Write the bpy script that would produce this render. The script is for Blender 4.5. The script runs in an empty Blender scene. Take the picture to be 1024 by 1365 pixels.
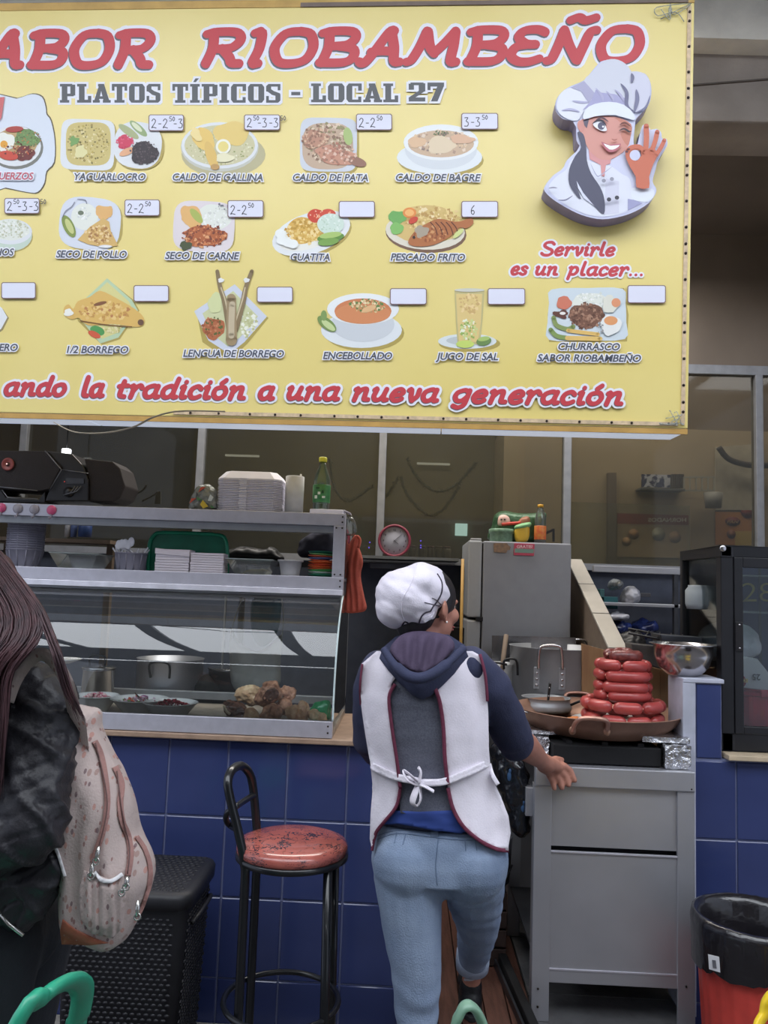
import bpy, bmesh, math, random
from mathutils import Vector, Matrix, noise
from mathutils.bvhtree import BVHTree
from mathutils.geometry import delaunay_2d_cdt
R_ = math.radians
C = bpy.context.scene.collection
# ------------------------------------------------------------------ camera
EYE = 1.48; FPX = 1050.0
def cam_axes(yaw, pitch, roll):
    cy, sy = math.cos(yaw), math.sin(yaw); cp, sp = math.cos(pitch), math.sin(pitch)
    F = Vector((-sy*cp, cy*cp, sp)); R0 = Vector((cy, sy, 0)); U0 = R0.cross(F)
    return math.cos(roll)*R0+math.sin(roll)*U0, -math.sin(roll)*R0+math.cos(roll)*U0, F
CR, CU, CF = cam_axes(R_(1.9415), R_(5.532), R_(2.0256))
cd = bpy.data.cameras.new('camera'); cam = bpy.data.objects.new('camera', cd); C.objects.link(cam)
cd.sensor_fit = 'VERTICAL'; cd.sensor_height = 36; cd.lens = FPX/1365*36; cd.clip_start = .05
cam.matrix_world = Matrix(((CR.x, CU.x, -CF.x, 0), (CR.y, CU.y, -CF.y, 0), (CR.z, CU.z, -CF.z, EYE), (0, 0, 0, 1)))
bpy.context.scene.camera = cam
# ------------------------------------------------------------------ light
sc = bpy.context.scene
sc.view_settings.view_transform = 'Standard'; sc.view_settings.look = 'None'
sc.view_settings.exposure = 0.0; sc.view_settings.gamma = 1.0; sc.view_settings.use_curve_mapping = False
w = bpy.data.worlds.new('sky'); sc.world = w; w.use_nodes = True
bg = w.node_tree.nodes['Background']; bg.inputs[0].default_value = (.74, .82, 1.0, 1); bg.inputs[1].default_value = .8
SKYLIGHT = 5.6      # strength of the translucent roof panels over the aisle
def area(name, loc, rot, sx, sy, power, col):
    l = bpy.data.lights.new(name, 'AREA'); l.shape = 'RECTANGLE'; l.size = sx; l.size_y = sy; l.energy = power; l.color = col
    o = bpy.data.objects.new(name, l); o.location = loc; o.rotation_euler = rot; C.objects.link(o); return o
area('kitchen_fill_light', (-.1, 3.7, 3.25), (0, 0, 0), 2.6, .5, 60, (1, .95, .88))  # unseen fill added to brighten the kitchen
area('back_room_fill', (1.0, 4.85, 3.3), (0, 0, 0), 3.0, .3, 26, (1, .92, .8))  # unseen fill added so things behind the glass show up

def ray(px, py): return (CR*((px-512)/FPX)+CU*((682.5-py)/FPX)+CF)
def at(px, py, Y):
    d = ray(px, py); d = d*(Y/d.y); return Vector((d.x, d.y, d.z+EYE))
def at_z(px, py, z):
    d = ray(px, py); d = d*((z-EYE)/d.z); return Vector((d.x, d.y, z))
# ------------------------------------------------------------------ materials
def lin(c): return c/12.92 if c <= .04045 else ((c+.055)/1.055)**2.4
def rgb(c): return tuple(lin(x/255) for x in c)+(1,)
MATS = {}
def mat(name, c, rough=.6, metal=0, var=.06, scale=18, bump=0, bscale=60, coat=0, alpha=1, trans=0, c2=None, emit=0, ior=1.45, sub=0, aniso=None, spec=.5, thr=None):
    if name in MATS: return MATS[name]
    m = bpy.data.materials.new(name); m.use_nodes = True; nt = m.node_tree; b = nt.nodes['Principled BSDF']
    b.inputs['Roughness'].default_value = rough; b.inputs['Metallic'].default_value = metal
    b.inputs['Coat Weight'].default_value = coat; b.inputs['Alpha'].default_value = alpha; b.inputs['IOR'].default_value = ior
    b.inputs['Transmission Weight'].default_value = trans; b.inputs['Specular IOR Level'].default_value = spec
    tc = nt.nodes.new('ShaderNodeTexCoord'); src = tc.outputs['Object']
    if aniso:
        mp = nt.nodes.new('ShaderNodeMapping'); mp.inputs['Scale'].default_value = aniso
        nt.links.new(src, mp.inputs[0]); src = mp.outputs[0]
    n = nt.nodes.new('ShaderNodeTexNoise'); n.inputs['Scale'].default_value = scale; n.inputs['Detail'].default_value = 4
    nt.links.new(src, n.inputs['Vector'])
    cr = nt.nodes.new('ShaderNodeValToRGB'); col = rgb(c)
    lo = rgb(c2) if c2 else tuple(x*(1-var*2) for x in col[:3])+(1,)
    hi = col if c2 else tuple(min(1, x*(1+var*2)) for x in col[:3])+(1,)
    t0, t1 = thr if thr else (.3, .7)
    cr.color_ramp.elements[0].position = t0; cr.color_ramp.elements[1].position = t1
    cr.color_ramp.elements[0].color = lo; cr.color_ramp.elements[1].color = hi
    nt.links.new(n.outputs['Fac'], cr.inputs[0]); nt.links.new(cr.outputs[0], b.inputs['Base Color'])
    if emit:
        b.inputs['Emission Strength'].default_value = emit; b.inputs['Emission Color'].default_value = col
    if bump:
        nb = nt.nodes.new('ShaderNodeTexNoise'); nb.inputs['Scale'].default_value = bscale; nb.inputs['Detail'].default_value = 5
        nt.links.new(src, nb.inputs['Vector'])
        bp = nt.nodes.new('ShaderNodeBump'); bp.inputs['Strength'].default_value = bump; bp.inputs['Distance'].default_value = .01
        nt.links.new(nb.outputs['Fac'], bp.inputs['Height']); nt.links.new(bp.outputs[0], b.inputs['Normal'])
    MATS[name] = m; return m
def glass(name, tint=(.9, .95, .95), mix=.9, rough=.02, dirt=.0, ior=1.5):
    """thin window pane: clear with a Fresnel mirror and a little dust"""
    if name in MATS: return MATS[name]
    m = bpy.data.materials.new(name); m.use_nodes = True; nt = m.node_tree; nt.nodes.clear()
    o = nt.nodes.new('ShaderNodeOutputMaterial'); t = nt.nodes.new('ShaderNodeBsdfTransparent'); g = nt.nodes.new('ShaderNodeBsdfGlossy')
    fr = nt.nodes.new('ShaderNodeFresnel'); mx = nt.nodes.new('ShaderNodeMixShader'); d = nt.nodes.new('ShaderNodeBsdfDiffuse'); m2 = nt.nodes.new('ShaderNodeMixShader')
    t.inputs[0].default_value = tint+(1,); g.inputs['Roughness'].default_value = rough; fr.inputs[0].default_value = ior
    d.inputs[0].default_value = (.6, .62, .6, 1)
    ns = nt.nodes.new('ShaderNodeTexNoise'); ns.inputs['Scale'].default_value = 6; ns.inputs['Detail'].default_value = 8
    tc = nt.nodes.new('ShaderNodeTexCoord'); nt.links.new(tc.outputs['Object'], ns.inputs[0])
    mr = nt.nodes.new('ShaderNodeMapRange'); mr.inputs['To Min'].default_value = dirt*.5; mr.inputs['To Max'].default_value = dirt*1.4
    nt.links.new(ns.outputs['Fac'], mr.inputs[0])
    ma = nt.nodes.new('ShaderNodeMath'); ma.operation = 'MULTIPLY'; ma.inputs[1].default_value = mix
    nt.links.new(fr.outputs[0], ma.inputs[0]); nt.links.new(ma.outputs[0], mx.inputs[0])
    nt.links.new(t.outputs[0], mx.inputs[1]); nt.links.new(g.outputs[0], mx.inputs[2])
    nt.links.new(mr.outputs[0], m2.inputs[0]); nt.links.new(mx.outputs[0], m2.inputs[1]); nt.links.new(d.outputs[0], m2.inputs[2])
    nt.links.new(m2.outputs[0], o.inputs[0]); MATS[name] = m; return m
def emis(name, c, s):
    if name in MATS: return MATS[name]
    m = bpy.data.materials.new(name); m.use_nodes = True; nt = m.node_tree; nt.nodes.clear()
    o = nt.nodes.new('ShaderNodeOutputMaterial'); e = nt.nodes.new('ShaderNodeEmission'); e.inputs[0].default_value = c+(1,); e.inputs[1].default_value = s
    nt.links.new(e.outputs[0], o.inputs[0]); MATS[name] = m; return m
# ------------------------------------------------------------------ mesh collector
def frame(d):
    d = d.normalized(); a = Vector((0, 0, 1)) if abs(d.z) < .9 else Vector((1, 0, 0))
    u = d.cross(a).normalized(); return u, d.cross(u).normalized()
def smoothpath(pts, n=6, closed=False):
    P = [Vector(p) for p in pts]; out = []; L = len(P)
    rng = range(L if closed else L-1)
    for i in rng:
        if closed: p0, p1, p2, p3 = P[i-1], P[i], P[(i+1) % L], P[(i+2) % L]
        else: p0, p1, p2, p3 = P[max(i-1, 0)], P[i], P[i+1], P[min(i+2, L-1)]
        for k in range(n):
            t = k/n; out.append(.5*((2*p1)+(p2-p0)*t+(2*p0-5*p1+4*p2-p3)*t*t+(3*p1-p0-3*p2+p3)*t**3))
    if not closed: out.append(P[-1])
    return out
class M:
    def __init__(s): s.v = []; s.f = []; s.m = []; s.s = []
    def add(s, vs, fs, mi=0, sm=False):
        o = len(s.v); s.v += [Vector(v) for v in vs]
        for f in fs: s.f.append([i+o for i in f]); s.m.append(mi); s.s.append(sm)
        return s
    def box(s, x0, x1, y0, y1, z0, z1, mi=0):
        vs = [(x, y, z) for x in (x0, x1) for y in (y0, y1) for z in (z0, z1)]
        return s.add(vs, [(0, 1, 3, 2), (4, 6, 7, 5), (0, 4, 5, 1), (2, 3, 7, 6), (0, 2, 6, 4), (1, 5, 7, 3)], mi)
    def bar(s, a, b, w, h, mi=0, up=None):
        a, b = Vector(a), Vector(b); d = (b-a).normalized(); u, v = frame(d)
        if up is not None: v = (Vector(up)-d*d.dot(Vector(up))).normalized(); u = d.cross(v)
        vs = [p+u*i*w/2+v*j*h/2 for p in (a, b) for i in (-1, 1) for j in (-1, 1)]
        return s.add(vs, [(0, 1, 3, 2), (4, 6, 7, 5), (0, 4, 5, 1), (2, 3, 7, 6), (0, 2, 6, 4), (1, 5, 7, 3)], mi)
    def prism(s, poly, vec, mi=0, side=None):
        n = len(poly); P = [Vector(p) for p in poly]; vec = Vector(vec)
        o = len(s.v); s.v += P+[p+vec for p in P]
        s.f.append([o+i for i in range(n)]); s.f.append([o+n+i for i in reversed(range(n))]); s.m += [mi, mi]; s.s += [False, False]
        for i in range(n):
            j = (i+1) % n; s.f.append([o+j, o+i, o+n+i, o+n+j]); s.m.append(mi if side is None else side); s.s.append(False)
        return s
    def tube(s, path, r, n=10, mi=0, closed=False, flat=None):
        P = [Vector(p) for p in path]; L = len(P); rr = r if isinstance(r, (list, tuple)) else [r]*L
        u = None; rings = []
        for i in range(L):
            if closed: d = P[(i+1) % L]-P[i-1]
            else: d = P[min(i+1, L-1)]-P[max(i-1, 0)]
            if d.length < 1e-9: d = Vector((0, 0, 1))
            d.normalize()
            if u is None: u, v = frame(d)
            u = (u-d*d.dot(u)).normalized(); v = d.cross(u)
            k = flat or 1
            rings.append([P[i]+(u*math.cos(2*math.pi*a/n)*rr[i]+v*math.sin(2*math.pi*a/n)*rr[i]*k) for a in range(n)])
        vs = [p for q in rings for p in q]; fs = []
        for i in range(L if closed else L-1):
            j = (i+1) % L
            for a in range(n):
                b = (a+1) % n; fs.append((i*n+a, i*n+b, j*n+b, j*n+a))
        if not closed: fs += [tuple(reversed(range(n))), tuple((L-1)*n+a for a in range(n))]
        return s.add(vs, fs, mi, True)
    def lathe(s, prof, c, n=24, mi=0, axis=(0, 0, 1), sx=1, sy=1):
        c = Vector(c); ax = Vector(axis).normalized()
        if abs(ax.z) > .99: u, v = Vector((1, 0, 0)), Vector((0, 1, 0))*(1 if ax.z > 0 else -1)
        else: u, v = frame(ax)
        vs = []; fs = []; L = len(prof)
        for r, z in prof:
            for a in range(n):
                t = 2*math.pi*a/n; vs.append(c+ax*z+u*math.cos(t)*r*sx+v*math.sin(t)*r*sy)
        for i in range(L-1):
            for a in range(n):
                b = (a+1) % n; fs.append((i*n+a, i*n+b, (i+1)*n+b, (i+1)*n+a))
        if prof[0][0] > 1e-6: fs.append(tuple(range(n)))
        if prof[-1][0] > 1e-6: fs.append(tuple((L-1)*n+a for a in range(n)))
        return s.add(vs, fs, mi, True)
    def ell(s, c, r, mi=0, rot=None, nu=16, nv=10):
        c = Vector(c); r = r if isinstance(r, (tuple, list)) else (r, r, r); vs = []; fs = []
        for i in range(nv+1):
            ph = math.pi*i/nv
            for j in range(nu):
                t = 2*math.pi*j/nu; p = Vector((r[0]*math.sin(ph)*math.cos(t), r[1]*math.sin(ph)*math.sin(t), r[2]*math.cos(ph)))
                vs.append(c+(rot @ p if rot else p))
        for i in range(nv):
            for j in range(nu):
                k = (j+1) % nu; fs.append((i*nu+j, i*nu+k, (i+1)*nu+k, (i+1)*nu+j))
        return s.add(vs, fs, mi, True)
    def cone(s, a, ra, b, rb, mi=0, n=16):
        a, b = Vector(a), Vector(b); k = 5; d = (b-a).normalized(); path = []; rr = []
        for i in range(k+1):
            t = math.pi/2*i/k; path.append(a-d*ra*math.cos(t)); rr.append(max(ra*math.sin(t), .0003))
        for i in range(k+1):
            t = math.pi/2*i/k; path.append(b+d*rb*math.sin(t)); rr.append(max(rb*math.cos(t), .0003))
        return s.tube(path, rr, n, mi)
    def mesh(s, name, mats, origin=(0, 0, 0), weld=True):
        me = bpy.data.meshes.new(name); o = Vector(origin)
        me.from_pydata([tuple(v-o) for v in s.v], [], s.f)
        for m_ in (mats if isinstance(mats, (list, tuple)) else [mats]): me.materials.append(m_)
        me.polygons.foreach_set('material_index', s.m); me.polygons.foreach_set('use_smooth', s.s)
        bm = bmesh.new(); bm.from_mesh(me)
        if weld: bmesh.ops.remove_doubles(bm, verts=bm.verts, dist=1e-5)
        bmesh.ops.recalc_face_normals(bm, faces=bm.faces); bm.to_mesh(me); bm.free(); me.validate(); return me
    def build(s, name, mats, parent=None, bevel=0, loc=None, weld=True):
        org = Vector(loc) if loc is not None else (Vector((0, 0, 0)) if parent is None else WL(parent))
        o = bpy.data.objects.new(name, s.mesh(name, mats, org, weld)); C.objects.link(o)
        if parent is not None: o.parent = parent; o.location = org-WL(parent)
        else: o.location = org
        if bevel:
            b = o.modifiers.new('bevel', 'BEVEL'); b.width = bevel; b.segments = 2; b.limit_method = 'ANGLE'; b.angle_limit = R_(40)
        return o
def WL(o):
    p = Vector(o.location)
    while o.parent is not None: o = o.parent; p += Vector(o.location)
    return p
def tag(o, label=None, cat=None, group=None, kind=None):
    if label: o['label'] = label
    if cat: o['category'] = cat
    if group: o['group'] = group
    if kind: o['kind'] = kind
    return o
def thing(name, loc, label, cat, group=None):
    o = bpy.data.objects.new(name, None); o.empty_display_size = .05; C.objects.link(o); o.location = loc; return tag(o, label, cat, group)
def struct(name, m, ma, bevel=0, parent=None):
    o = m.build(name, ma, parent, bevel)
    if parent is None: o['kind'] = 'structure'
    return o
def kids(o): return [c for c in C.objects if c.parent == o]
def copy_tree(o, loc, label=None, rotz=None, parent=None, ch=None):
    c = o.copy(); C.objects.link(c)
    if parent is None: c.location = loc
    else: c.parent = parent
    if rotz is not None: c.rotation_euler.z = rotz
    if label: c['label'] = label
    for k in (ch if ch is not None else kids(o)): copy_tree(k, None, parent=c)
    return c
def new_from(o, me_name):
    dg = bpy.context.evaluated_depsgraph_get(); return bpy.data.meshes.new_from_object(o.evaluated_get(dg))
def organic(m, name, mats, parent, voxel=.006, smooth=4, fn=None, keep=True):
    """union of overlapping shapes turned into one continuous skin"""
    me = m.mesh(name, mats, (0, 0, 0), False); o = bpy.data.objects.new(name, me); C.objects.link(o)
    r = o.modifiers.new('r', 'REMESH'); r.mode = 'VOXEL'; r.voxel_size = voxel; r.use_smooth_shade = True
    if smooth:
        q = o.modifiers.new('s', 'SMOOTH'); q.iterations = smooth; q.factor = .5
    me2 = new_from(o, name); C.objects.unlink(o); bpy.data.objects.remove(o)
    if fn:
        ns = [v.normal.copy() for v in me2.vertices]
        for v, n in zip(me2.vertices, ns): v.co = v.co+n*fn(v.co, n)
    org = WL(parent) if parent else Vector((0, 0, 0))
    bv = BVHTree.FromPolygons([v.co.copy() for v in me2.vertices], [tuple(p.vertices) for p in me2.polygons])
    for v in me2.vertices: v.co -= org
    me2.materials.clear()
    for k in (mats if isinstance(mats, (list, tuple)) else [mats]): me2.materials.append(k)
    for p in me2.polygons: p.use_smooth = True
    ob = bpy.data.objects.new(name, me2); C.objects.link(ob)
    if parent: ob.parent = parent
    return ob, bv
def resample(poly, step):
    out = []; n = len(poly)
    for i in range(n):
        a, b = Vector(poly[i]), Vector(poly[(i+1) % n]); k = max(1, int((b-a).length/step))
        for j in range(k): out.append(a.lerp(b, j/k))
    return out
def inside(p, poly):
    r = False; n = len(poly); j = n-1
    for i in range(n):
        if (poly[i][1] > p[1]) != (poly[j][1] > p[1]) and p[0] < (poly[j][0]-poly[i][0])*(p[1]-poly[i][1])/(poly[j][1]-poly[i][1])+poly[i][0]: r = not r
        j = i
    return r
def edist(p, poly):
    d = 1e9; n = len(poly)
    for i in range(n):
        a, b = poly[i], poly[(i+1) % n]; ab = b-a; t = max(0, min(1, (p-a).dot(ab)/max(ab.dot(ab), 1e-12))); d = min(d, (p-(a+ab*t)).length)
    return d
def triangulate(poly, step):
    B = resample([Vector(p) for p in poly], step); n = len(B)
    xs = [p.x for p in B]; ys = [p.y for p in B]; I = []
    y = min(ys)+step/2; row = 0
    while y < max(ys):
        x = min(xs)+step*(.25+.5*(row % 2))
        while x < max(xs):
            p = Vector((x, y))
            if inside(p, B) and edist(p, B) > step*.45: I.append(p)
            x += step
        y += step*.87; row += 1
    vs, es, fs, _, _, _ = delaunay_2d_cdt(B+I, [(i, (i+1) % n) for i in range(n)], [], 1, 1e-6)
    return [Vector(v) for v in vs], [tuple(f) for f in fs], B
def drape(poly, bvh, Y, off=.006, thick=.003, step=6, smooth_poly=True, fn=None, mi=0, m=None, maxd=.25):
    """cut a piece of cloth to the outline and lay it on the surface below"""
    if smooth_poly: poly = [Vector((p.x, p.y)) for p in smoothpath([(a, b, 0) for a, b in poly], 4, True)]
    vs, fs, B = triangulate(poly, step); P = []; N = []
    o = Vector((0, 0, EYE))
    for v in vs:
        d = ray(v.x, v.y).normalized(); h = bvh.ray_cast(o, d)
        g = at(v.x, v.y, Y)
        if h[0] is None or abs(h[0].y-Y) > maxd:
            q = bvh.find_nearest(g); pos = q[0]; n = (o-pos).normalized()
            t = (pos-o).dot(d); pos = o+d*t; n = -d
        else: pos, n = h[0], h[1]
        if n.dot(d) > 0: n = -n
        e = off+(fn(v, edist(v, B)) if fn else 0)
        n = (n*.15-d).normalized(); P.append([pos, d, e, h[0] is not None and abs(h[0].y-Y) <= maxd]); N.append(n)
    nb = [set() for _ in vs]
    for f in fs:
        for i in range(len(f)): nb[f[i]].add(f[i-1]); nb[f[i-1]].add(f[i])
    T0 = [(p[0]-o).dot(p[1]) for p in P]; T = list(T0)
    for _ in range(8): T = [(T[i]+sum(T[j] for j in nb[i]))/(1+len(nb[i])) if nb[i] else T[i] for i in range(len(T))]
    T = [min(T[i], T0[i]+.001) if P[i][3] else T[i] for i in range(len(T))]
    P = [o+p[1]*(T[i])+N[i]*p[2] for i, p in enumerate(P)]
    m = m or M(); k = len(P)
    fs = [f if (vs[f[1]]-vs[f[0]]).cross(vs[f[2]]-vs[f[0]]) > 0 else tuple(reversed(f)) for f in fs]
    ec = {}
    for f in fs:
        for i in range(len(f)):
            e = (f[i], f[(i+1) % len(f)]); ec[tuple(sorted(e))] = ec.get(tuple(sorted(e)), [])+[e]
    faces = [f for f in fs]+[tuple(reversed([i+k for i in f])) for f in fs]
    for e in ec.values():
        if len(e) == 1: a, b = e[0]; faces.append((b, a, a+k, b+k))
    m.add(P+[p-n*(off*.8+thick) for p, n in zip(P, N)], faces, mi, True); return m
def band(pts, w):
    """outline of a strip of width w px along a line"""
    P = smoothpath([(a, b, 0) for a, b in pts], 5); L = []; Rr = []
    for i, p in enumerate(P):
        d = (P[min(i+1, len(P)-1)]-P[max(i-1, 0)]).normalized(); n = Vector((-d.y, d.x, 0)); ww = w if not callable(w) else w(i/(len(P)-1))
        L.append((p+n*ww/2)); Rr.append((p-n*ww/2))
    return [(p.x, p.y) for p in L+Rr[::-1]]
def inflate(poly, T, D, place, step, mi=0, m=None, fn=None, smooth_poly=True, back=1.0):
    """puffy solid with the given outline; place(x, y, t) gives the 3D point, t the signed thickness"""
    if smooth_poly: poly = [(p.x, p.y) for p in smoothpath([(a, b, 0) for a, b in poly], 4, True)]
    vs, fs, B = triangulate(poly, step); nb = len(B); m = m or M(); fr = []; bk = []
    for i, v in enumerate(vs):
        d = edist(v, B); q = min(1, d/D); h = T*math.sqrt(max(0, 1-(1-q)**2)) if d > 1e-4 else 0
        e = fn(v, q) if fn else 0
        fr.append(place(v.x, v.y, h+e*q)); bk.append(place(v.x, v.y, -h*back))
    k = len(vs); fs = [f if (vs[f[1]]-vs[f[0]]).cross(vs[f[2]]-vs[f[0]]) > 0 else tuple(reversed(f)) for f in fs]
    m.add(fr+bk, fs+[tuple(reversed([i+k for i in f])) for f in fs], mi, True); return m
# ================================================================== SETTING
random.seed(3)
concrete = mat('concrete', (150, 146, 138), .9, var=.1, scale=5, bump=.5, bscale=40)
concrete_d = mat('concrete_dark', (158, 148, 140), .9, var=.1, scale=4, bump=.4, bscale=30)
plaster_d = mat('brown_plaster', (120, 110, 102), .9, var=.05, scale=3)
olive = mat('olive_plaster', (112, 108, 92), .9, var=.05, scale=2)
beige_w = mat('beige_plaster', (176, 162, 140), .9, var=.05, scale=2)
alum = mat('aluminium', (200, 198, 208), .38, .55, var=.03, scale=30)
alum_d = mat('aluminium_grey', (150, 152, 156), .4, .5, var=.04)
steel = mat('brushed_steel', (176, 176, 182), .36, .6, var=.03, scale=5, bump=.015, bscale=14)
steel2 = mat('polished_steel', (190, 188, 190), .2, .95, var=.04)
dark = mat('black_paint', (24, 24, 27), .45)
darkm = mat('soot_black', (17, 17, 20), .8)
grout = mat('pale_grout', (120, 126, 160), .9)
tile_b = mat('blue_glazed_tile', (52, 62, 106), .16, var=.05, scale=5, coat=.35, bump=.015, bscale=9)
X0, TW, TH, ZR = -.80442, .205758, .261063, .944668
struct('floor', M().box(-4, 4, -4.5, 6.6, -.1, 0), mat('grey_floor', (84, 80, 80), .6, var=.12, scale=6))
WY = 2.76
def tiled(name, x0, x1, ztop, zrows, cols, thick=.1):
    m = M().box(x0, x1, WY+.006, WY+thick, 0, ztop); wl = struct(name, m, grout)
    return wl
proto_tile = None
def tile(wl, xa, xb, za, zb):
    global proto_tile
    g = .003; full = abs(xb-xa-TW) < 1e-3 and abs(zb-za-TH) < 1e-3
    if full and proto_tile:
        o = bpy.data.objects.new('tile', proto_tile); C.objects.link(o)
    else:
        m = M(); hx, hz, e = (xb-xa)/2-g, (zb-za)/2-g, .0025
        vs = [(-hx, .008, -hz), (hx, .008, -hz), (hx, .008, hz), (-hx, .008, hz), (-hx, .002, -hz), (hx, .002, -hz), (hx, .002, hz), (-hx, .002, hz),
              (-hx+e, 0, -hz+e), (hx-e, 0, -hz+e), (hx-e, 0, hz-e), (-hx+e, 0, hz-e)]
        fs = [(0, 1, 5, 4), (1, 2, 6, 5), (2, 3, 7, 6), (3, 0, 4, 7), (4, 5, 9, 8), (5, 6, 10, 9), (6, 7, 11, 10), (7, 4, 8, 11), (8, 9, 10, 11)]
        m.add(vs, fs); me = m.mesh('tile', tile_b); o = bpy.data.objects.new('tile', me); C.objects.link(o)
        if full: proto_tile = me
    o.location = ((xa+xb)/2, WY+random.uniform(-.0006, .0006), (za+zb)/2); o.rotation_euler = (random.uniform(-.002, .002), 0, random.uniform(-.002, .002)); o.parent = wl
CE = .0186+.03
wl = tiled('wall_left', -2.6, CE, .945, 0, 0)
for k in range(-9, 5):
    xa = X0+TW*k; xb = min(xa+TW, CE); xa = max(xa, -2.6)
    if xb-xa < .02: continue
    z = ZR-.006
    for r in range(4):
        za = ZR-TH*(r+1); tile(wl, xa, xb, max(za, .0), ZR-TH*r if r else z)
XE = 1.12373; XL = .955; XB = 1.078
wr = struct('wall_right', M().box(XL, 2.6, WY+.006, WY+.14, 0, .945).box(XL, XB, WY+.006, WY+.14, .945, 1.195), grout)
for xa, xb in ((XL+.01, XE), (XE, XE+TW), (XE+TW, XE+2*TW)):
    for r in range(4):
        tile(wr, xa, xb, max(ZR-TH*(r+1), 0), ZR-TH*r-(.0 if r else .004))
tile(wr, XL+.035, XB, ZR, 1.195)
struct('trim_1', M().box(XL-.01, XL+.033, WY-.004, WY+.15, .12, 1.2), mat('pale_trim', (176, 178, 192), .5), .002)
struct('trim_2', M().box(XL-.01, XB+.006, WY-.006, WY+.15, 1.197, 1.212), mat('pale_trim', (0, 0, 0)), .003)
struct('trim_3', M().box(XB+.01, 2.6, WY-.03, WY+.5, .948, .966), mat('beige_stone', (186, 168, 142), .5, var=.06), .003)
# grey strip at the foot of the counter
struct('baseboard_left', M().box(-2.6, CE, WY-.06, WY-.004, 0, .022), concrete, .002)
# worktop
wt = thing('worktop', (-1.2, 2.95, .95), 'brown stone worktop running under the glass display case', 'worktop')
M().box(-2.6, CE+.07, WY-.035, 3.3, .945, .963).build('slab', mat('brown_stone', (158, 132, 112), .45, var=.08, scale=25), wt, .003)
# counter end, return and dark inside
struct('wall_3', M().box(CE-.02, CE, WY+.006, 3.28, 0, .944), plaster_d)
# ------- platform
woodf = mat('worn_red_boards', (92, 60, 50), .55, var=.15, scale=7, aniso=(8, 1, 1), bump=.2, bscale=30)
pf = struct('floor_2', M().box(.06, .95, 2.5, 4.2, 0, .105), mat('dark_board_gap', (26, 18, 16), .8))
for i in range(5):
    o = M().box(.062+i*.078, .062+(i+1)*.078-.004, 2.5, 4.1, .10, .12+random.uniform(-.001, .001)).build('plank', woodf, pf, .002)
for i, (a, b) in enumerate(((2.5, 2.86), (2.864, 3.3), (3.304, 4.1))):
    M().box(.455, .945, a, b, .10, .119).build('slab', mat('grey_slab', (92, 92, 94), .7, var=.12, scale=12, bump=.2), pf, .002)
# ------- kitchen shell
struct('floor_3', M().box(-2.6, .04, 3.3, 4.2, 0, .1), plaster_d)
struct('wall_kitchen_left', M().box(-2.7, -2.6, 2.9, 6.6, 0, 3.7), plaster_d)
struct('wall_kitchen_right', M().box(2.6, 2.7, 2.9, 6.6, 0, 3.7), plaster_d)
struct('wall_far', M().box(-2.6, .62, 5.9, 6.0, 0, 3.5), olive)
struct('wall_far_right', M().box(.62, 2.6, 5.3, 6.0, 0, 2.62), beige_w)
struct('wall_far_upper', M().box(.62, 2.6, 5.35, 6.0, 2.62, 3.5), plaster_d)
struct('wall_kitchen_back', M().box(-2.6, 2.6, 4.28, 4.34, 0, 1.62), mat('dark_grey_wall', (74, 80, 96), .8))
struct('wall_kitchen_upper', M().box(-2.6, 2.6, 4.26, 4.36, 2.74, 3.5), mat('brown_plaster', (0, 0, 0)))
struct('ceiling_kitchen', M().box(-2.7, 2.7, 3.1, 6.6, 3.5, 3.6), plaster_d)
struct('ceiling_beam', M().box(-2.9, 3.5, 2.95, 3.2, 3.34, 3.9), concrete_d, .01)
struct('ceiling_beam_crack', M().bar((.9, 2.948, 3.47), (1.8, 2.948, 3.56), .010, .006), mat('crack', (96, 88, 82), .9))
struct('ceiling_slab', M().prism([(-2.9, 2.86, 3.70), (3.5, 2.86, 3.57), (3.5, 2.86, 3.9), (-2.9, 2.86, 3.9)], (0, .09, 0)), mat('pale_concrete', (232, 226, 214), .9, var=.08, scale=5, bump=.6, bscale=30))
struct('wall_pier_right', M().box(2.7, 3.2, 2.9, 3.4, 0, 3.7), plaster_d)
# ------- glass partition: mullions, rails, panes (a window)
win = struct('window_1', M().box(-2.6, 2.6, 4.22, 4.3, 1.615, 1.65).box(-2.6, 2.6, 4.23, 4.29, 2.70, 2.75), mat('window_aluminium', (138, 140, 146), .45, .4))
fr = mat('window_aluminium', (0, 0, 0))
for x in (-2.15, -1.16, -.162, .838, 1.86):
    M().box(x-.02, x+.02, 4.225, 4.29, 1.65, 2.70).build('mullion', fr, win, .003)
pane = glass('dusky_glass', (.66, .65, .6), .45, .03, .03)
xs = [-2.6, -2.15, -1.16, -.162, .838, 1.86, 2.6]
for a, b in zip(xs, xs[1:]):
    M().box(a+.02, b-.02, 4.255, 4.259, 1.65, 2.70).build('pane', pane, win)
frost = glass('dusty_glass', (.9, .92, .88), .5, .2, .07)
M().box(.86, 1.50, 4.262, 4.266, 1.655, 1.98).build('frosted_film', frost, win)
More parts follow.
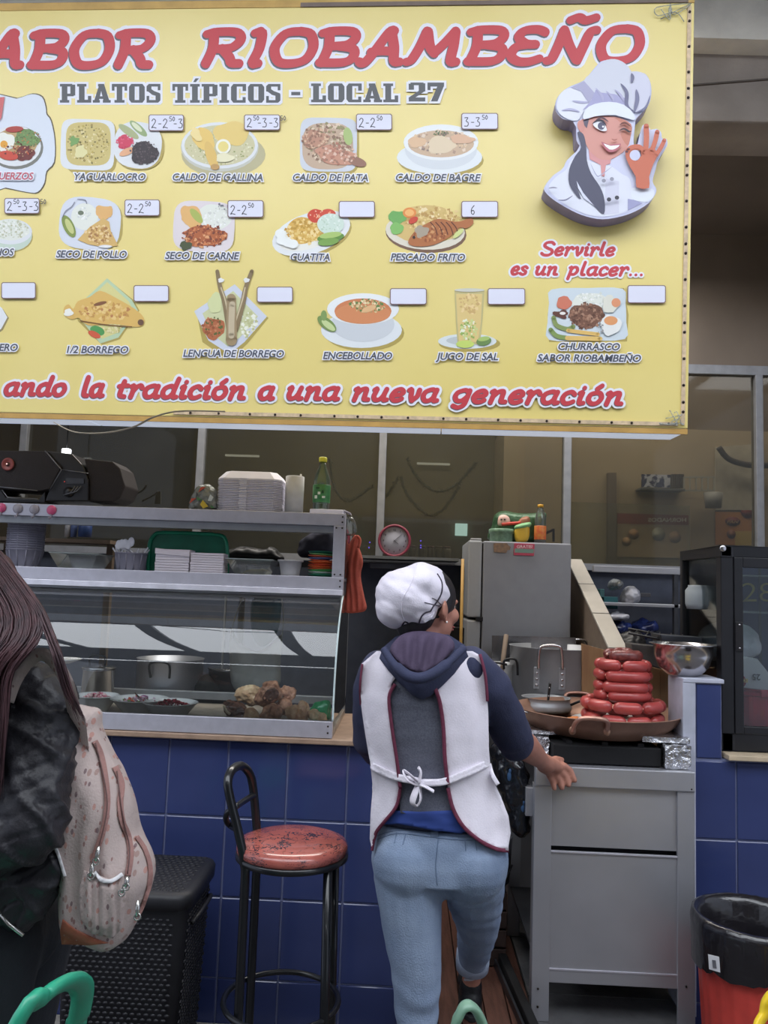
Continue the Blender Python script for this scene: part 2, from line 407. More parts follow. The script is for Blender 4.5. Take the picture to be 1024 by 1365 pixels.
# ------- market hall behind the viewer
struct('wall_opposite', M().box(-4, 4, -4.6, -4.5, 0, 3.9), mat('opposite_wall', (96, 90, 82), .9, var=.2, scale=1))
rf = M()
SK = [(-3.9+i*1.02, -3.9+i*1.02+.9) for i in range(8)]
sky_m = emis('translucent_roofing', (.88, .93, 1.0), SKYLIGHT)
Y0S, Y1S = -.7, 1.5
rf.box(-4, 4, -4.5, -3.05, 3.9, 4.0).box(-4, 4, -2.75, Y0S, 3.9, 4.0).box(-4, 4, Y1S, 2.95, 3.9, 4.0).box(-4, -3.9, Y0S, Y1S, 3.9, 4.0)
for a, b in zip(SK, SK[1:]+[(4, 4)]): rf.box(a[1], b[0], Y0S, Y1S, 3.9, 4.0)
struct('ceiling_hall', rf, mat('roof_sheet', (120, 122, 124), .6))
for i, (a, b) in enumerate(SK):
    struct('window_%d' % (i+2), M().box(a, b, Y0S, Y1S, 3.95, 3.96), sky_m)
struct('window_10', M().box(-4, 4, -3.05, -2.75, 3.95, 3.96), sky_m)
# ================================================================== SIGN
yel = mat('printed_yellow_vinyl', (226, 206, 122), .42, var=.02, scale=2, c2=(232, 213, 136), bump=.012, bscale=200, coat=.6)
yel.node_tree.nodes['Principled BSDF'].inputs['Coat Roughness'].default_value = .3
def sbasis(ya, ti, ro):
    r = Vector((math.cos(ya), math.sin(ya), 0)); n = Vector((math.sin(ya), -math.cos(ya), 0)); u = Vector((0, 0, 1))*math.cos(ti)+n*math.sin(ti)
    return r*math.cos(ro)+u*math.sin(ro), -r*math.sin(ro)+u*math.cos(ro), r.cross(u)
SR, SU, SN = sbasis(-.0329223, .0479741, -.0022697); SO = Vector((.84582, 2.42, 2.00376))
def P3(x, y, d=0): return SO+SR*x+SU*y+SN*d
def sl(px, py, d=0):
    """sign coordinates of a point of the printed layout"""
    e = Vector((0, 0, EYE)); q = ray(px, py); o = SO+SN*d; t = (o-e).dot(SN)/q.dot(SN); p = e+q*t-o; return p.dot(SR), p.dot(SU)
SH = sl(250, 4)[1]; SW = 2.55
sign = thing('shop_sign', tuple(P3(-SW/2, 0)), 'large yellow menu signboard with red lettering and dish pictures, hanging above the stall', 'sign')
def slab(x0, x1, y0, y1, d0, d1, mi=0, m=None):
    m = m or M(); vs = [P3(x, y, d) for x in (x0, x1) for y in (y0, y1) for d in (d0, d1)]
    return m.add(vs, [(0, 1, 3, 2), (4, 6, 7, 5), (0, 4, 5, 1), (2, 3, 7, 6), (0, 2, 6, 4), (1, 5, 7, 3)], mi)
slab(-SW, 0, 0, SH, -.02, 0).build('printed_face', yel, sign, .002)
m = slab(-SW, 0, -.003, .02, -.17, -.02); slab(-.02, .002, 0, SH, -.17, -.02, 0, m); slab(-SW, 0, SH-.02, SH+.006, -.17, .002, 0, m)
m.build('casing', mat('ochre_casing', (196, 158, 88), .5), sign, .001)
uw = mat('white_soffit', (214, 224, 240), .4, var=.02, emit=.5)   # emission added to stand for daylight through the underside
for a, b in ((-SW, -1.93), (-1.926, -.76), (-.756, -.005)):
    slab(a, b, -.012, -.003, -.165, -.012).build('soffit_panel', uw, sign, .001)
slab(-SW, 0, -.018, -.002, -.009, -.001).build('bottom_edging', mat('ochre_edging', (190, 150, 84), .4), sign)
# screwed strips along the edge
tape = mat('pinkish_strip', (206, 182, 150), .5, var=.1, scale=60); scr = mat('dark_screw', (50, 40, 36), .4, .5)
m = slab(-.022, -.010, .01, SH-.03, 0, .004); m.build('edge_strip', tape, sign)
m = slab(-1.62, -.03, .006, .018, 0, .004); m.build('edge_strip', tape, sign)
m = slab(-1.26, -.02, SH-.02, SH-.006, 0, .004); m.build('edge_strip', mat('grey_strip', (120, 104, 96), .6), sign)
for i in range(16):
    for dx in ((0,) if i % 3 else (0, .03)):
        m = M(); m.lathe([(.0045, 0), (.0045, .002), (.002, .003), (0, .003)], P3(-.016, .05+i*.083+dx, .004), 8, axis=SN); m.build('screw', scr, sign)
for i in range(18):
    m = M(); m.lathe([(.004, 0), (.004, .002), (.002, .003), (0, .003)], P3(-1.55+i*.087+random.uniform(-.02, .02), .012, .004), 8, axis=SN); m.build('screw', scr, sign)
for (x, y, rr) in ((-.05, SH-.05, .07), (-.04, .03, .05)):
    for i in range(3):
        a = [P3(x+random.uniform(-rr, rr*.6), y+random.uniform(-rr*.5, rr*.5), .006+random.uniform(0, .006)) for _ in range(5)]
        M().tube(smoothpath(a, 4), .0016, 6).build('clear_tape_crease', glass('clear_tape', (.95, .98, .95), 1, .1, .35), sign)
# dangling loose strip
pts = [at(72, 563, 2.5), at(100, 576, 2.5), at(140, 577, 2.48), at(178, 569, 2.45), at(205, 556, 2.415), at(240, 548, 2.41), at(300, 548.5, 2.41)]
M().tube(smoothpath(pts, 6), .0065, 6, flat=.25).build('loose_strip', mat('cream_strip', (200, 186, 160), .5, var=.1), sign)
# ---- printing on the sign
LAYER = [.0006]
PR = {}
def ink(c, rough=.45):
    k = 'print_%d_%d_%d' % tuple(c)
    if k not in MATS: mat(k, c, rough, var=.0, scale=5)
    return MATS[k]
class Print:
    """flat printing: several inks in thin layers, one mesh"""
    def __init__(s, base=.0004, d0=0): s.m = M(); s.mats = []; s.d = d0+base; s.d0 = d0
    def mi(s, c):
        mm = ink(c) if isinstance(c, tuple) else c
        if mm not in s.mats: s.mats.append(mm)
        return s.mats.index(mm)
    def poly(s, pts, c, up=True):
        q = [P3(*sl(x, y, s.d0), s.d) for x, y in pts]; s.m.add(q, [tuple(range(len(q)))], s.mi(c))
        if up: s.d += .00025
    def ell(s, cx, cy, rx, ry, c, rot=0, n=28, irr=0, sup=2, up=True):
        pts = []; ca, sa = math.cos(R_(rot)), math.sin(R_(rot)); ph = random.uniform(0, 9)
        for i in range(n):
            t = 2*math.pi*i/n; co, si = math.cos(t), math.sin(t)
            x = math.copysign(abs(co)**(2/sup), co)*rx; y = math.copysign(abs(si)**(2/sup), si)*ry
            k = 1+irr*(math.sin(3*t+ph)+.7*math.sin(5*t+ph*2)+.5*random.uniform(-1, 1))
            pts.append((cx+(x*ca-y*sa)*k, cy+(x*sa+y*ca)*k))
        s.poly(pts, c, up)
    def specks(s, cx, cy, rx, ry, cols, n, size=1.3, rot=0):
        ca, sa = math.cos(R_(rot)), math.sin(R_(rot))
        for i in range(n):
            t = random.uniform(0, 6.28); r = math.sqrt(random.random()); x, y = rx*r*math.cos(t), ry*r*math.sin(t)
            x, y = cx+x*ca-y*sa, cy+x*sa+y*ca; z = size*random.uniform(.5, 1.4); a = random.uniform(0, 6.28); k = 4
            s.poly([(x+z*math.cos(a+q*1.57)*random.uniform(.6, 1.3), y+z*math.sin(a+q*1.57)*random.uniform(.6, 1.2)) for q in range(k)], random.choice(cols), False)
            s.d += .000002
        s.d += .0002
    def union(s, polys, c):
        """overlapping outlines merged into one clean sheet of ink"""
        V = []; F = []
        for q in polys:
            k = len(V); pts = [sl(x, y, s.d0) for x, y in q]; ar = sum(pts[i-1][0]*pts[i][1]-pts[i][0]*pts[i-1][1] for i in range(len(pts)))
            if ar < 0: pts.reverse()
            V += [Vector(p) for p in pts]; F.append(list(range(k, k+len(pts))))
        vs, _, fs, _, _, _ = delaunay_2d_cdt(V, [], F, 1, 1e-6); B = [([V[i] for i in f], min(V[i].x for i in f), max(V[i].x for i in f), min(V[i].y for i in f), max(V[i].y for i in f)) for f in F]; keep = []
        for f in fs:
            c0 = (vs[f[0]]+vs[f[1]]+vs[f[2]])/3
            if any(a <= c0.x <= b and e <= c0.y <= g and inside(c0, q) for q, a, b, e, g in B): keep.append(f)
        fs = keep
        s.m.add([P3(v.x, v.y, s.d) for v in vs], [tuple(f) for f in fs], s.mi(c)); s.d += .0004
    def strokepolys(s, pts, wd):
        P = smoothpath([(a, b, 0) for a, b in pts], 5); L = []; Rr = []; out = []
        for i, p in enumerate(P):
            d = (P[min(i+1, len(P)-1)]-P[max(i-1, 0)]); d = d.normalized() if d.length > 0 else Vector((1, 0, 0)); n = Vector((-d.y, d.x, 0)); k = wd(i/(len(P)-1), d); L.append(p+n*k/2); Rr.append(p-n*k/2)
            if i % 2 == 0 or i == len(P)-1: out.append([(p.x+k*.5*math.cos(t*math.pi/6), p.y+k*.5*math.sin(t*math.pi/6)) for t in range(12)])
        for i in range(len(P)-1): out.append([(L[i].x, L[i].y), (L[i+1].x, L[i+1].y), (Rr[i+1].x, Rr[i+1].y), (Rr[i].x, Rr[i].y)])
        return out
    def line(s, pts, wd, c, up=True, sm=True):
        P = smoothpath([(a, b, 0) for a, b in pts], 5) if sm else [Vector((a, b, 0)) for a, b in pts]; L = []; Rr = []
        for i, p in enumerate(P):
            d = (P[min(i+1, len(P)-1)]-P[max(i-1, 0)]); d = d.normalized() if d.length > 0 else Vector((1, 0, 0)); n = Vector((-d.y, d.x, 0))
            k = wd if not callable(wd) else wd(i/(len(P)-1), d); L.append(p+n*k/2); Rr.append(p-n*k/2)
        mi = s.mi(c); q = [P3(*sl(a.x, a.y, s.d0), s.d) for a in L+Rr]; n = len(L)
        s.m.add(q, [(i, i+1, n+i+1, n+i) for i in range(n-1)], mi)
        for e in (0, -1):
            k = (wd if not callable(wd) else wd(0 if e == 0 else 1, Vector((0, 1, 0))))/2
            c_ = P[e]; s.m.add([P3(*sl(c_.x+k*math.cos(t*math.pi/5), c_.y+k*math.sin(t*math.pi/5), s.d0), s.d) for t in range(10)], [tuple(range(10))], mi)
        if up: s.d += .00025
        else: s.d += .000006
    def build(s, name): return s.m.build(name, s.mats, sign, weld=False)
# ---- typeset text (Blender's own typeface) placed on any plane
def text_raw(s, off=0, shear=0, res=3):
    cu = bpy.data.curves.new('t', 'FONT'); cu.body = s; cu.offset = off; cu.shear = shear; cu.resolution_u = res; cu.size = 1; cu.fill_mode = 'FRONT'
    o = bpy.data.objects.new('t', cu); C.objects.link(o); bpy.context.view_layer.update()
    me = new_from(o, 't'); C.objects.unlink(o); bpy.data.objects.remove(o); bpy.data.curves.remove(cu)
    vs = [v.co.copy() for v in me.vertices]; fs = [tuple(p.vertices) for p in me.polygons]; bpy.data.meshes.remove(me); return vs, fs
def text_sign(m, s, x0, x1, ybase, caph, mis, slope=0, shear=.22, bold=.012, outline=.06, d=.0006, shadow=None):
    """x0..x1 and the base line in layout px; caph in px; mis = (ink, outline) slots"""
    base, fs = text_raw(s, bold, shear); a = min(v.x for v in base); b = max(v.x for v in base); cap = .72
    def put(vs, fs, mi, dd, ox=0, oy=0):
        m.add([P3(*sl(x0+(v.x-a)/(b-a)*(x1-x0)+ox, ybase-(v.y/cap)*caph+slope*((v.x-a)/(b-a))*(x1-x0)+oy), dd) for v in vs], fs, mi)
    if outline is not None:
        vs, f2 = text_raw(s, outline, shear); put(vs, f2, mis[1], d)
    if shadow: put(base, fs, mis[2], d+.0003, *shadow)
    put(base, fs, mis[0], d+.0006)
# ---- broad pen script for the big red lines
def G(w, *st): return (w, st)
SCR = {
 'A': G(.92, [(.02, .03), (.12, .0), (.25, .3), (.46, .95), (.56, 1.0)], [(.5, .98), (.64, .5), (.72, .06), (.84, .03)], [(.2, .34), (.45, .37), (.68, .34)]),
 'B': G(.86, [(.14, .97), (.2, .5), (.14, .02)], [(.0, .93), (.2, 1.0), (.6, .98), (.7, .78), (.56, .58), (.3, .53)], [(.4, .53), (.7, .45), (.76, .22), (.6, .03), (.1, .02)]),
 'O': G(.92, [(.5, 1.0), (.2, .93), (.06, .5), (.2, .08), (.46, .0), (.74, .12), (.84, .5), (.72, .9), (.5, 1.0)]),
 'R': G(.88, [(.14, .97), (.2, .5), (.14, .02)], [(.0, .93), (.2, 1.0), (.6, .98), (.72, .76), (.58, .52), (.3, .47)], [(.4, .47), (.58, .22), (.66, .04), (.82, .02)]),
 'S': G(.78, [(.68, .86), (.5, 1.0), (.2, .95), (.12, .72), (.34, .54), (.6, .4), (.66, .18), (.48, .0), (.2, .0), (.04, .12)]),
 'I': G(.46, [(.06, .95), (.2, .98), (.24, .5), (.18, .04), (.3, .02)]),
 'M': G(1.14, [(.02, .02), (.12, .1), (.22, .5), (.28, .97)], [(.3, .95), (.42, .5), (.54, .3)], [(.54, .3), (.7, .6), (.86, .97)], [(.86, .95), (.9, .5), (.92, .04), (1.04, .02)]),
 'E': G(.74, [(.62, .92), (.45, 1.0), (.2, .96), (.12, .76), (.3, .56), (.5, .54)], [(.36, .54), (.12, .46), (.06, .2), (.22, .02), (.45, .0), (.66, .1)]),
 'N': G(.98, [(.04, .02), (.14, .1), (.2, .5), (.24, .97)], [(.24, .95), (.42, .5), (.64, .06)], [(.66, .04), (.72, .5), (.78, .9), (.9, .97)]),
 'a': G(.66, [(.5, .52), (.34, .62), (.1, .5), (.04, .24), (.14, .03), (.32, .05), (.48, .26)], [(.52, .6), (.46, .26), (.5, .03), (.62, .05)]),
 'n': G(.68, [(.04, .56), (.14, .6), (.12, .3), (.08, .0)], [(.12, .32), (.28, .56), (.46, .58), (.46, .3), (.46, .06), (.62, .04)]),
 'd': G(.66, [(.48, .5), (.32, .62), (.1, .5), (.04, .24), (.14, .03), (.32, .05), (.46, .26)], [(.56, 1.0), (.5, .6), (.46, .26), (.5, .03), (.62, .05)]),
 'o': G(.6, [(.28, .6), (.08, .5), (.04, .22), (.18, .02), (.38, .06), (.5, .32), (.42, .56), (.28, .6)]),
 'l': G(.34, [(.16, 1.0), (.1, .5), (.1, .08), (.26, .03)]),
 't': G(.42, [(.18, .82), (.12, .4), (.12, .08), (.3, .02)], [(.0, .56), (.16, .6), (.36, .6)]),
 'r': G(.52, [(.02, .56), (.12, .6), (.12, .3), (.08, .0)], [(.12, .3), (.24, .54), (.38, .62), (.46, .5)]),
 'i': G(.32, [(.04, .56), (.14, .6), (.1, .26), (.12, .03), (.26, .05)], [(.17, .84), (.18, .85)]),
 'c': G(.52, [(.44, .5), (.3, .62), (.1, .5), (.04, .24), (.14, .03), (.3, .02), (.46, .12)]),
 'u': G(.68, [(.04, .56), (.14, .6), (.08, .24), (.16, .03), (.34, .08), (.46, .3)], [(.52, .6), (.46, .26), (.5, .03), (.62, .05)]),
 'e': G(.56, [(.08, .3), (.34, .32), (.46, .46), (.34, .61), (.14, .52), (.04, .26), (.14, .03), (.32, .02), (.46, .12)]),
 'v': G(.56, [(.04, .56), (.14, .6), (.18, .24), (.24, .02)], [(.24, .02), (.42, .26), (.46, .58)]),
 'g': G(.62, [(.5, .52), (.34, .62), (.1, .5), (.04, .26), (.14, .06), (.32, .08), (.48, .3)], [(.52, .6), (.48, .2), (.42, -.14), (.24, -.3), (.04, -.22)]),
 'p': G(.64, [(.02, .56), (.12, .6), (.1, .2), (.04, -.3)], [(.12, .42), (.26, .6), (.44, .56), (.5, .3), (.36, .06), (.14, .06)]),
 's': G(.5, [(.42, .52), (.28, .62), (.1, .52), (.18, .36), (.36, .24), (.34, .06), (.18, .0), (.02, .08)]),
 '.': G(.26, [(.1, .04), (.11, .05)]),
 ' ': G(.42)}
SCR['Ñ'] = G(.98, *(list(SCR['N'][1])+[[(.3, 1.27), (.46, 1.36), (.62, 1.27), (.82, 1.36)]]))
SCR['ó'] = G(.6, *(list(SCR['o'][1])+[[(.26, .8), (.42, .98)]]))
DIG = {'2': G(.6, [(.05, .78), (.25, 1.0), (.48, .82), (.36, .5), (.02, .03), (.2, .08), (.55, .0)]), '3': G(.55, [(.05, .95), (.42, .96), (.22, .6), (.46, .42), (.4, .06), (.02, .04)]),
       '5': G(.5, [(.42, .98), (.1, .98), (.08, .58), (.4, .5), (.38, .1), (.03, .06)]), '0': G(.5, [(.22, .98), (.05, .5), (.2, .03), (.42, .5), (.22, .98)]),
       '6': G(.5, [(.4, .98), (.1, .6), (.08, .15), (.3, .0), (.42, .25), (.26, .46), (.08, .32)]), '-': G(.45, [(.08, .45), (.36, .45)]), ' ': G(.3)}
def script(pr, text, x0, x1, y, h, pens, font=SCR, shear=.18, slope=0, gap=.06):
    """pens: list of (ink, width in em, dx, dy) painted one under the other"""
    tot = sum(font[c][0]+gap for c in text)-gap; k = (x1-x0)/(tot+shear)
    for c_, wd, dx, dy in pens:
        x = 0; polys = []
        for ch in text:
            for st in font[ch][1]:
                pts = [(x0+(x+a+b*shear)*k+dx, y-b*h+slope*(x+a)*k+dy) for a, b in st]
                def wf(t, d, wd=wd): return wd*h*(.8+.28*abs(d.y*.8+d.x*.3))
                polys += pr.strokepolys(pts, wf)
            x += font[ch][0]+gap
        pr.union(polys, c_)
RED = (198, 66, 74); WHT = (232, 232, 240); GR = (92, 96, 104)
pr = Print(); script(pr, 'SABOR', -74, 213, 88, 43, [(WHT, .54, 0, 0), (GR, .32, -1.2, 1.8), (RED, .31, 0, 0)], slope=-.003); pr.build('title_lettering')
pr = Print(); script(pr, 'RIOBAMBEÑO', 265, 864, 86, 43, [(WHT, .54, 0, 0), (GR, .32, -1.2, 1.8), (RED, .31, 0, 0)], slope=-.008, gap=.03); pr.build('title_lettering')
pr = Print(); script(pr, 'Elaborando'[-4:], 6, 93, 526, 24, [(WHT, .56, 0, 0), (GR, .28, -.6, 1), (RED, .27, 0, 0)], slope=.012); pr.build('slogan_lettering')
pr = Print()
for wd, a, b, yy in (('la', 109, 143, 528), ('tradición', 156, 333, 529), ('a', 345, 371, 532), ('una', 382, 458, 532), ('nueva', 470, 590, 533.5), ('generación', 604, 836, 536)):
    script(pr, wd, a, b, yy, 25, [(WHT, .56, 0, 0), (GR, .28, -.6, 1), (RED, .27, 0, 0)], slope=.016)
pr.build('slogan_lettering')
pr = Print()
for wd, a, b, yy in (('Servirle', 721, 823, 340), ('es', 681, 706, 366), ('un', 713, 747, 366.5), ('placer...', 757, 862, 367)):
    script(pr, wd, a, b, yy, 17, [(WHT, .56, 0, 0), (RED, .26, 0, 0)], slope=.008)
pr.build('motto_lettering')
# ---- slab letters of the second line
def slabword(pr, text, x0, x1, y, h, slope):
    S = .30; T = .14
    H = {'P': (.8, [[(.05, 0), (.55, 0), (.55, T), (.45, T), (.45, .4), (.6, .4), (.6, 1-T*1.2), (.15, 1-T), (.05, 1-T), (.05, 1), (.68, 1), (.8, .88), (.8, .42), (.68, .3), (.45, .3), (.15, T), (.05, T)]]),}
    def R(a, b, c, d): return [(a, b), (c, b), (c, d), (a, d)]
    def serif(a, b): return [R(a, 0, b, T), R(a, 1-T, b, 1)]
    L = {'P': (.82, serif(.0, .5)[:1]+[R(.1, 0, .4, 1), R(0, 1-T, .66, 1), R(.4, .34, .66, .34+T), R(.56, .38, .82, .96), R(.4, .34, .74, .34+T)]),
         'L': (.76, serif(0, .5)+[R(.1, 0, .4, 1), R(.1, 0, .74, T*1.1), R(.58, 0, .76, .36)]),
         'A': (.9, [[(.02, 0), (.28, 0), (.52, 1), (.34, 1)], [(.34, 1), (.58, 1), (.9, 0), (.58, 0)], R(.2, .2, .7, .34), R(-.02, 0, .36, T), R(.52, 0, .94, T), R(.26, 1-T, .5, 1)]),
         'T': (.82, [R(.26, 0, .56, 1), R(.14, 0, .68, T), R(0, 1-T*1.1, .82, 1), R(0, .64, .14, 1), R(.68, .64, .82, 1)]),
         'O': (.84, [[(.12, 0), (.3, .0), (.3, 1), (.12, 1), (0, .84), (0, .16)], [(.54, 0), (.72, 0), (.84, .16), (.84, .84), (.72, 1), (.54, 1)], R(.2, 0, .64, T), R(.2, 1-T, .64, 1)]),
         'S': (.74, [[(0, .6), (.26, .56), (.26, 1), (.12, 1), (0, .88)], R(.12, 1-T, .66, 1), R(.6, .66, .74, 1), [(.02, .64), (.3, .42), (.72, .3), (.72, .5), (.4, .62), (.2, .76)], [(.48, 0), (.62, 0), (.74, .12), (.74, .46), (.48, .46)], R(.06, 0, .6, T), R(0, 0, .14, .36)]),
         'I': (.5, serif(0, .5)+[R(.1, 0, .4, 1)]), 'C': (.78, [[(.12, 0), (.3, 0), (.3, 1), (.12, 1), (0, .84), (0, .16)], R(.2, 0, .7, T), R(.2, 1-T, .7, 1), R(.6, .62, .78, 1), R(.6, 0, .76, .3)]),
         '-': (.5, [R(.05, .38, .45, .56)]), '2': (.76, [R(0, 0, .76, T*1.5), [(0, .2), (.3, .2), (.76, .56), (.46, .56)], R(.46, .52, .76, .96), R(.08, 1-T, .68, 1), R(0, .62, .24, .94)]),
         '7': (.76, [R(0, 1-T*1.5, .76, 1), R(0, .6, .14, 1), [(.16, 0), (.46, 0), (.76, .82), (.46, .82)]]), ' ': (.5, [])}
    L['Í'] = (L['I'][0], L['I'][1]+[[(.16, 1.1), (.3, 1.1), (.46, 1.3), (.28, 1.3)]])
    gap = .1; tot = sum(L[c][0]+gap for c in text)-gap; k = (x1-x0)/tot
    for (c_, g) in ((WHT, .11), ((86, 88, 92), 0)):
        x = 0; polys = []
        for ch in text:
            for poly in L[ch][1]:
                cx = sum(a for a, b in poly)/len(poly); cy = sum(b for a, b in poly)/len(poly)
                q = []
                for a, b in poly:
                    a2 = a+math.copysign(g, a-cx); b2 = b+math.copysign(g, b-cy)
                    q.append((x0+(x+a2)*k, y-b2*h+slope*(x+a)*k))
                polys.append(q)
            x += L[ch][0]+gap
        pr.union(polys, c_)
pr = Print()
for wd, a, b, yy in (('PLATOS', 80, 214, 137), ('TÍPICOS', 230, 374, 137.3), ('-', 387, 402, 137), ('LOCAL', 415, 531, 137), ('27', 545, 592, 136)): slabword(pr, wd, a, b, yy, 25, 0)
pr.build('subtitle_lettering')
# ---- dish labels and price boxes
labels = [('YAGUARLOCRO', 100, 195, 241), ('CALDO DE GALLINA', 231, 351, 241.5), ('CALDO DE PATA', 391, 491, 242), ('CALDO DE BAGRE', 528, 641, 242), ('ALMUERZOS', -25, 46, 240),
          ('MOTE CON CHOS'[-9:], -45, 20, 341), ('SECO DE POLLO', 76, 170, 344), ('SECO DE CARNE', 221, 320, 346), ('GUATITA', 388, 440, 348), ('PESCADO FRITO', 521, 620, 348),
          ('ENTERO', -24, 25, 468), ('1/2 BORREGO', 90, 172, 471), ('LENGUA DE BORREGO', 245, 379, 476), ('ENCEBOLLADO', 431, 523, 479), ('JUGO DE SAL', 581, 664, 480), ('CHURRASCO', 744, 826, 467), ('SABOR RIOBAMBEÑO', 716, 854, 482)]
li, lo = ink((78, 82, 94)), ink((236, 236, 244))
for s_, a, b, yb in labels:
    m = M(); text_sign(m, s_, a, b, yb, 9.6, (0, 1), slope=.006, bold=.018, outline=.12, d=.0056)
    if s_ == 'ALMUERZOS': m.build('dish_lettering', [ink((190, 80, 96)), lo], sign, weld=False)
    else: m.build('dish_lettering', [li, lo], sign, weld=False)
boxes = [(199, 154, 246, 176, '2-2^-3'), (326, 154, 374, 175, '2^-3-3^'), (475, 153, 523, 175, '2-2^'), (615, 152, 664, 174, '3-3^'), (7, 265, 54, 286, '2^-3-3^'), (167, 267, 214, 289, '2-2^'), (304, 268, 352, 291, '2-2^'),
         (452, 269, 500, 291, ''), (615, 269, 664, 291, ' 6'), (3, 377, 49, 399, ''), (179, 381, 226, 403, ''), (343, 383, 391, 404, ''), (520, 385, 569, 407, ''), (650, 385, 700, 407, ''), (836, 381, 887, 405, '')]
for a, b, c, d, s_ in boxes:
    pr = Print(.0062)
    def rr(x0, y0, x1, y1, r): return [(x0+r, y0), (x1-r, y0), (x1, y0+r), (x1, y1-r), (x1-r, y1), (x0+r, y1), (x0, y1-r), (x0, y0+r)]
    pr.poly(rr(a, b, c, d, 2), (120, 92, 96)); pr.poly(rr(a+1.1, b+1.1, c-1.1, d-1.1, 1.5), (222, 222, 236))
    if s_:
        x = a+4
        for ch in s_:
            if ch == '^':
                for q in '50':
                    for st in DIG[q][1]: pr.line([(x+u*7, d-13-v*6) for u, v in st], .9, (60, 60, 74), False)
                    x += 4.2
                x -= 3; continue
            for st in DIG[ch][1]: pr.line([(x+u*11, d-4-v*12) for u, v in st], 1.1, (60, 60, 74), False)
            x += 8.6 if ch != '-' else 6.5
    pr.build('price_box')
# ---- dish pictures
def dish(name='dish_picture'): return Print(.0005)
SHD = (178, 158, 84); PL = (222, 224, 226); PL2 = (200, 206, 210); RICE = (226, 228, 218)
# top left badge with set lunch
pr = dish(); bad = [(-10, 137), (20, 134), (40, 128), (54, 132), (59, 146), (60, 155), (66, 164), (71, 190), (70, 214), (60, 226), (57, 242), (48, 254), (34, 254), (10, 248), (-10, 245)]
def grow(poly, k):
    cx, cy = 20, 192
    return [(x+math.copysign(k, x-cx), y+math.copysign(k, y-cy)) for x, y in poly]
for g, c_ in ((3.5, (96, 84, 60)), (1.8, (226, 204, 120)), (-1, (96, 84, 60)), (-2.2, (216, 222, 232))): pr.poly([(p.x, p.y) for p in smoothpath([(a, b, 0) for a, b in grow(bad, g)], 3, True)], c_)
pr.ell(21, 197, 37, 29, (120, 120, 112)); pr.ell(20, 195, 35, 27, PL); pr.ell(20, 193, 29, 21, (190, 160, 110), irr=.05); pr.ell(35, 185, 17, 12, (110, 140, 80), irr=.12); pr.specks(38, 186, 17, 12, [(120, 160, 90), (90, 110, 60), (190, 120, 70)], 70)
pr.ell(34, 205, 12, 10, (110, 40, 36), irr=.1); pr.ell(8, 190, 12, 13, (232, 232, 222), irr=.08); pr.ell(6, 193, 5, 5, (226, 160, 50)); pr.ell(20, 173, 12, 4, (170, 60, 50), rot=-4); pr.ell(12, 208, 13, 6, (200, 70, 50), rot=10); pr.specks(24, 200, 20, 12, [(180, 80, 50), (90, 30, 30), (220, 190, 140)], 60)
pr.poly([(-8, 132), (7, 130), (3, 158), (-6, 170)], (206, 104, 104)); pr.build('dish_picture')
# yaguarlocro
pr = dish(); pr.ell(122, 196, 34, 36, SHD, sup=5); pr.ell(117, 193, 36, 34, PL, sup=6, rot=2); pr.ell(118, 192, 30, 29, (206, 188, 120), sup=4); pr.specks(118, 192, 28, 27, [(190, 168, 90), (226, 212, 160), (160, 140, 80), (120, 110, 60), (214, 196, 130)], 220, 1.5)
pr.ell(99, 188, 6, 6, (120, 160, 90), irr=.2); pr.ell(108, 203, 8, 8, (224, 216, 160), irr=.1); pr.ell(186, 196, 33, 31, SHD, sup=2.4); pr.ell(184, 194, 32, 31, PL, sup=2.5, rot=8); pr.ell(172, 176, 16, 5, (170, 176, 130), rot=35); pr.ell(185, 172, 15, 5, (150, 170, 120), rot=42); pr.ell(183, 170, 9, 3, (220, 224, 190), rot=42)
pr.ell(167, 190, 10, 9, (206, 60, 90), irr=.12); pr.specks(167, 190, 12, 10, [(220, 90, 120), (190, 50, 80)], 30); pr.ell(170, 203, 11, 4.5, (226, 170, 130), rot=-24); pr.ell(193, 205, 18, 15, (54, 44, 50), irr=.08); pr.specks(193, 205, 19, 16, [(40, 32, 38), (90, 76, 80), (60, 50, 54)], 160, 1.2); pr.build('dish_picture')
# caldo de gallina
pr = dish(); pr.ell(298, 206, 56, 30, (186, 178, 140)); pr.ell(293, 196, 52, 33, (196, 196, 184)); pr.ell(293, 194, 51, 31, PL); pr.ell(293, 194, 47, 27, (206, 200, 160)); pr.specks(293, 196, 44, 24, [(180, 176, 120), (220, 216, 180), (150, 160, 100), (230, 226, 200)], 160)
pr.ell(309, 178, 24, 16, (228, 200, 120), irr=.06); pr.ell(272, 186, 17, 13, (230, 196, 110), rot=50, irr=.05); pr.ell(282, 208, 7, 20, (222, 186, 104), rot=-18); pr.ell(287, 223, 6, 4, (190, 150, 90)); pr.ell(298, 196, 10, 10, (236, 234, 220)); pr.ell(298, 196, 7, 7, (232, 214, 130)); pr.ell(300, 211, 12, 6, (232, 226, 190), irr=.1); pr.ell(262, 180, 10, 6, (238, 216, 150), rot=60, irr=.1); pr.build('dish_picture')
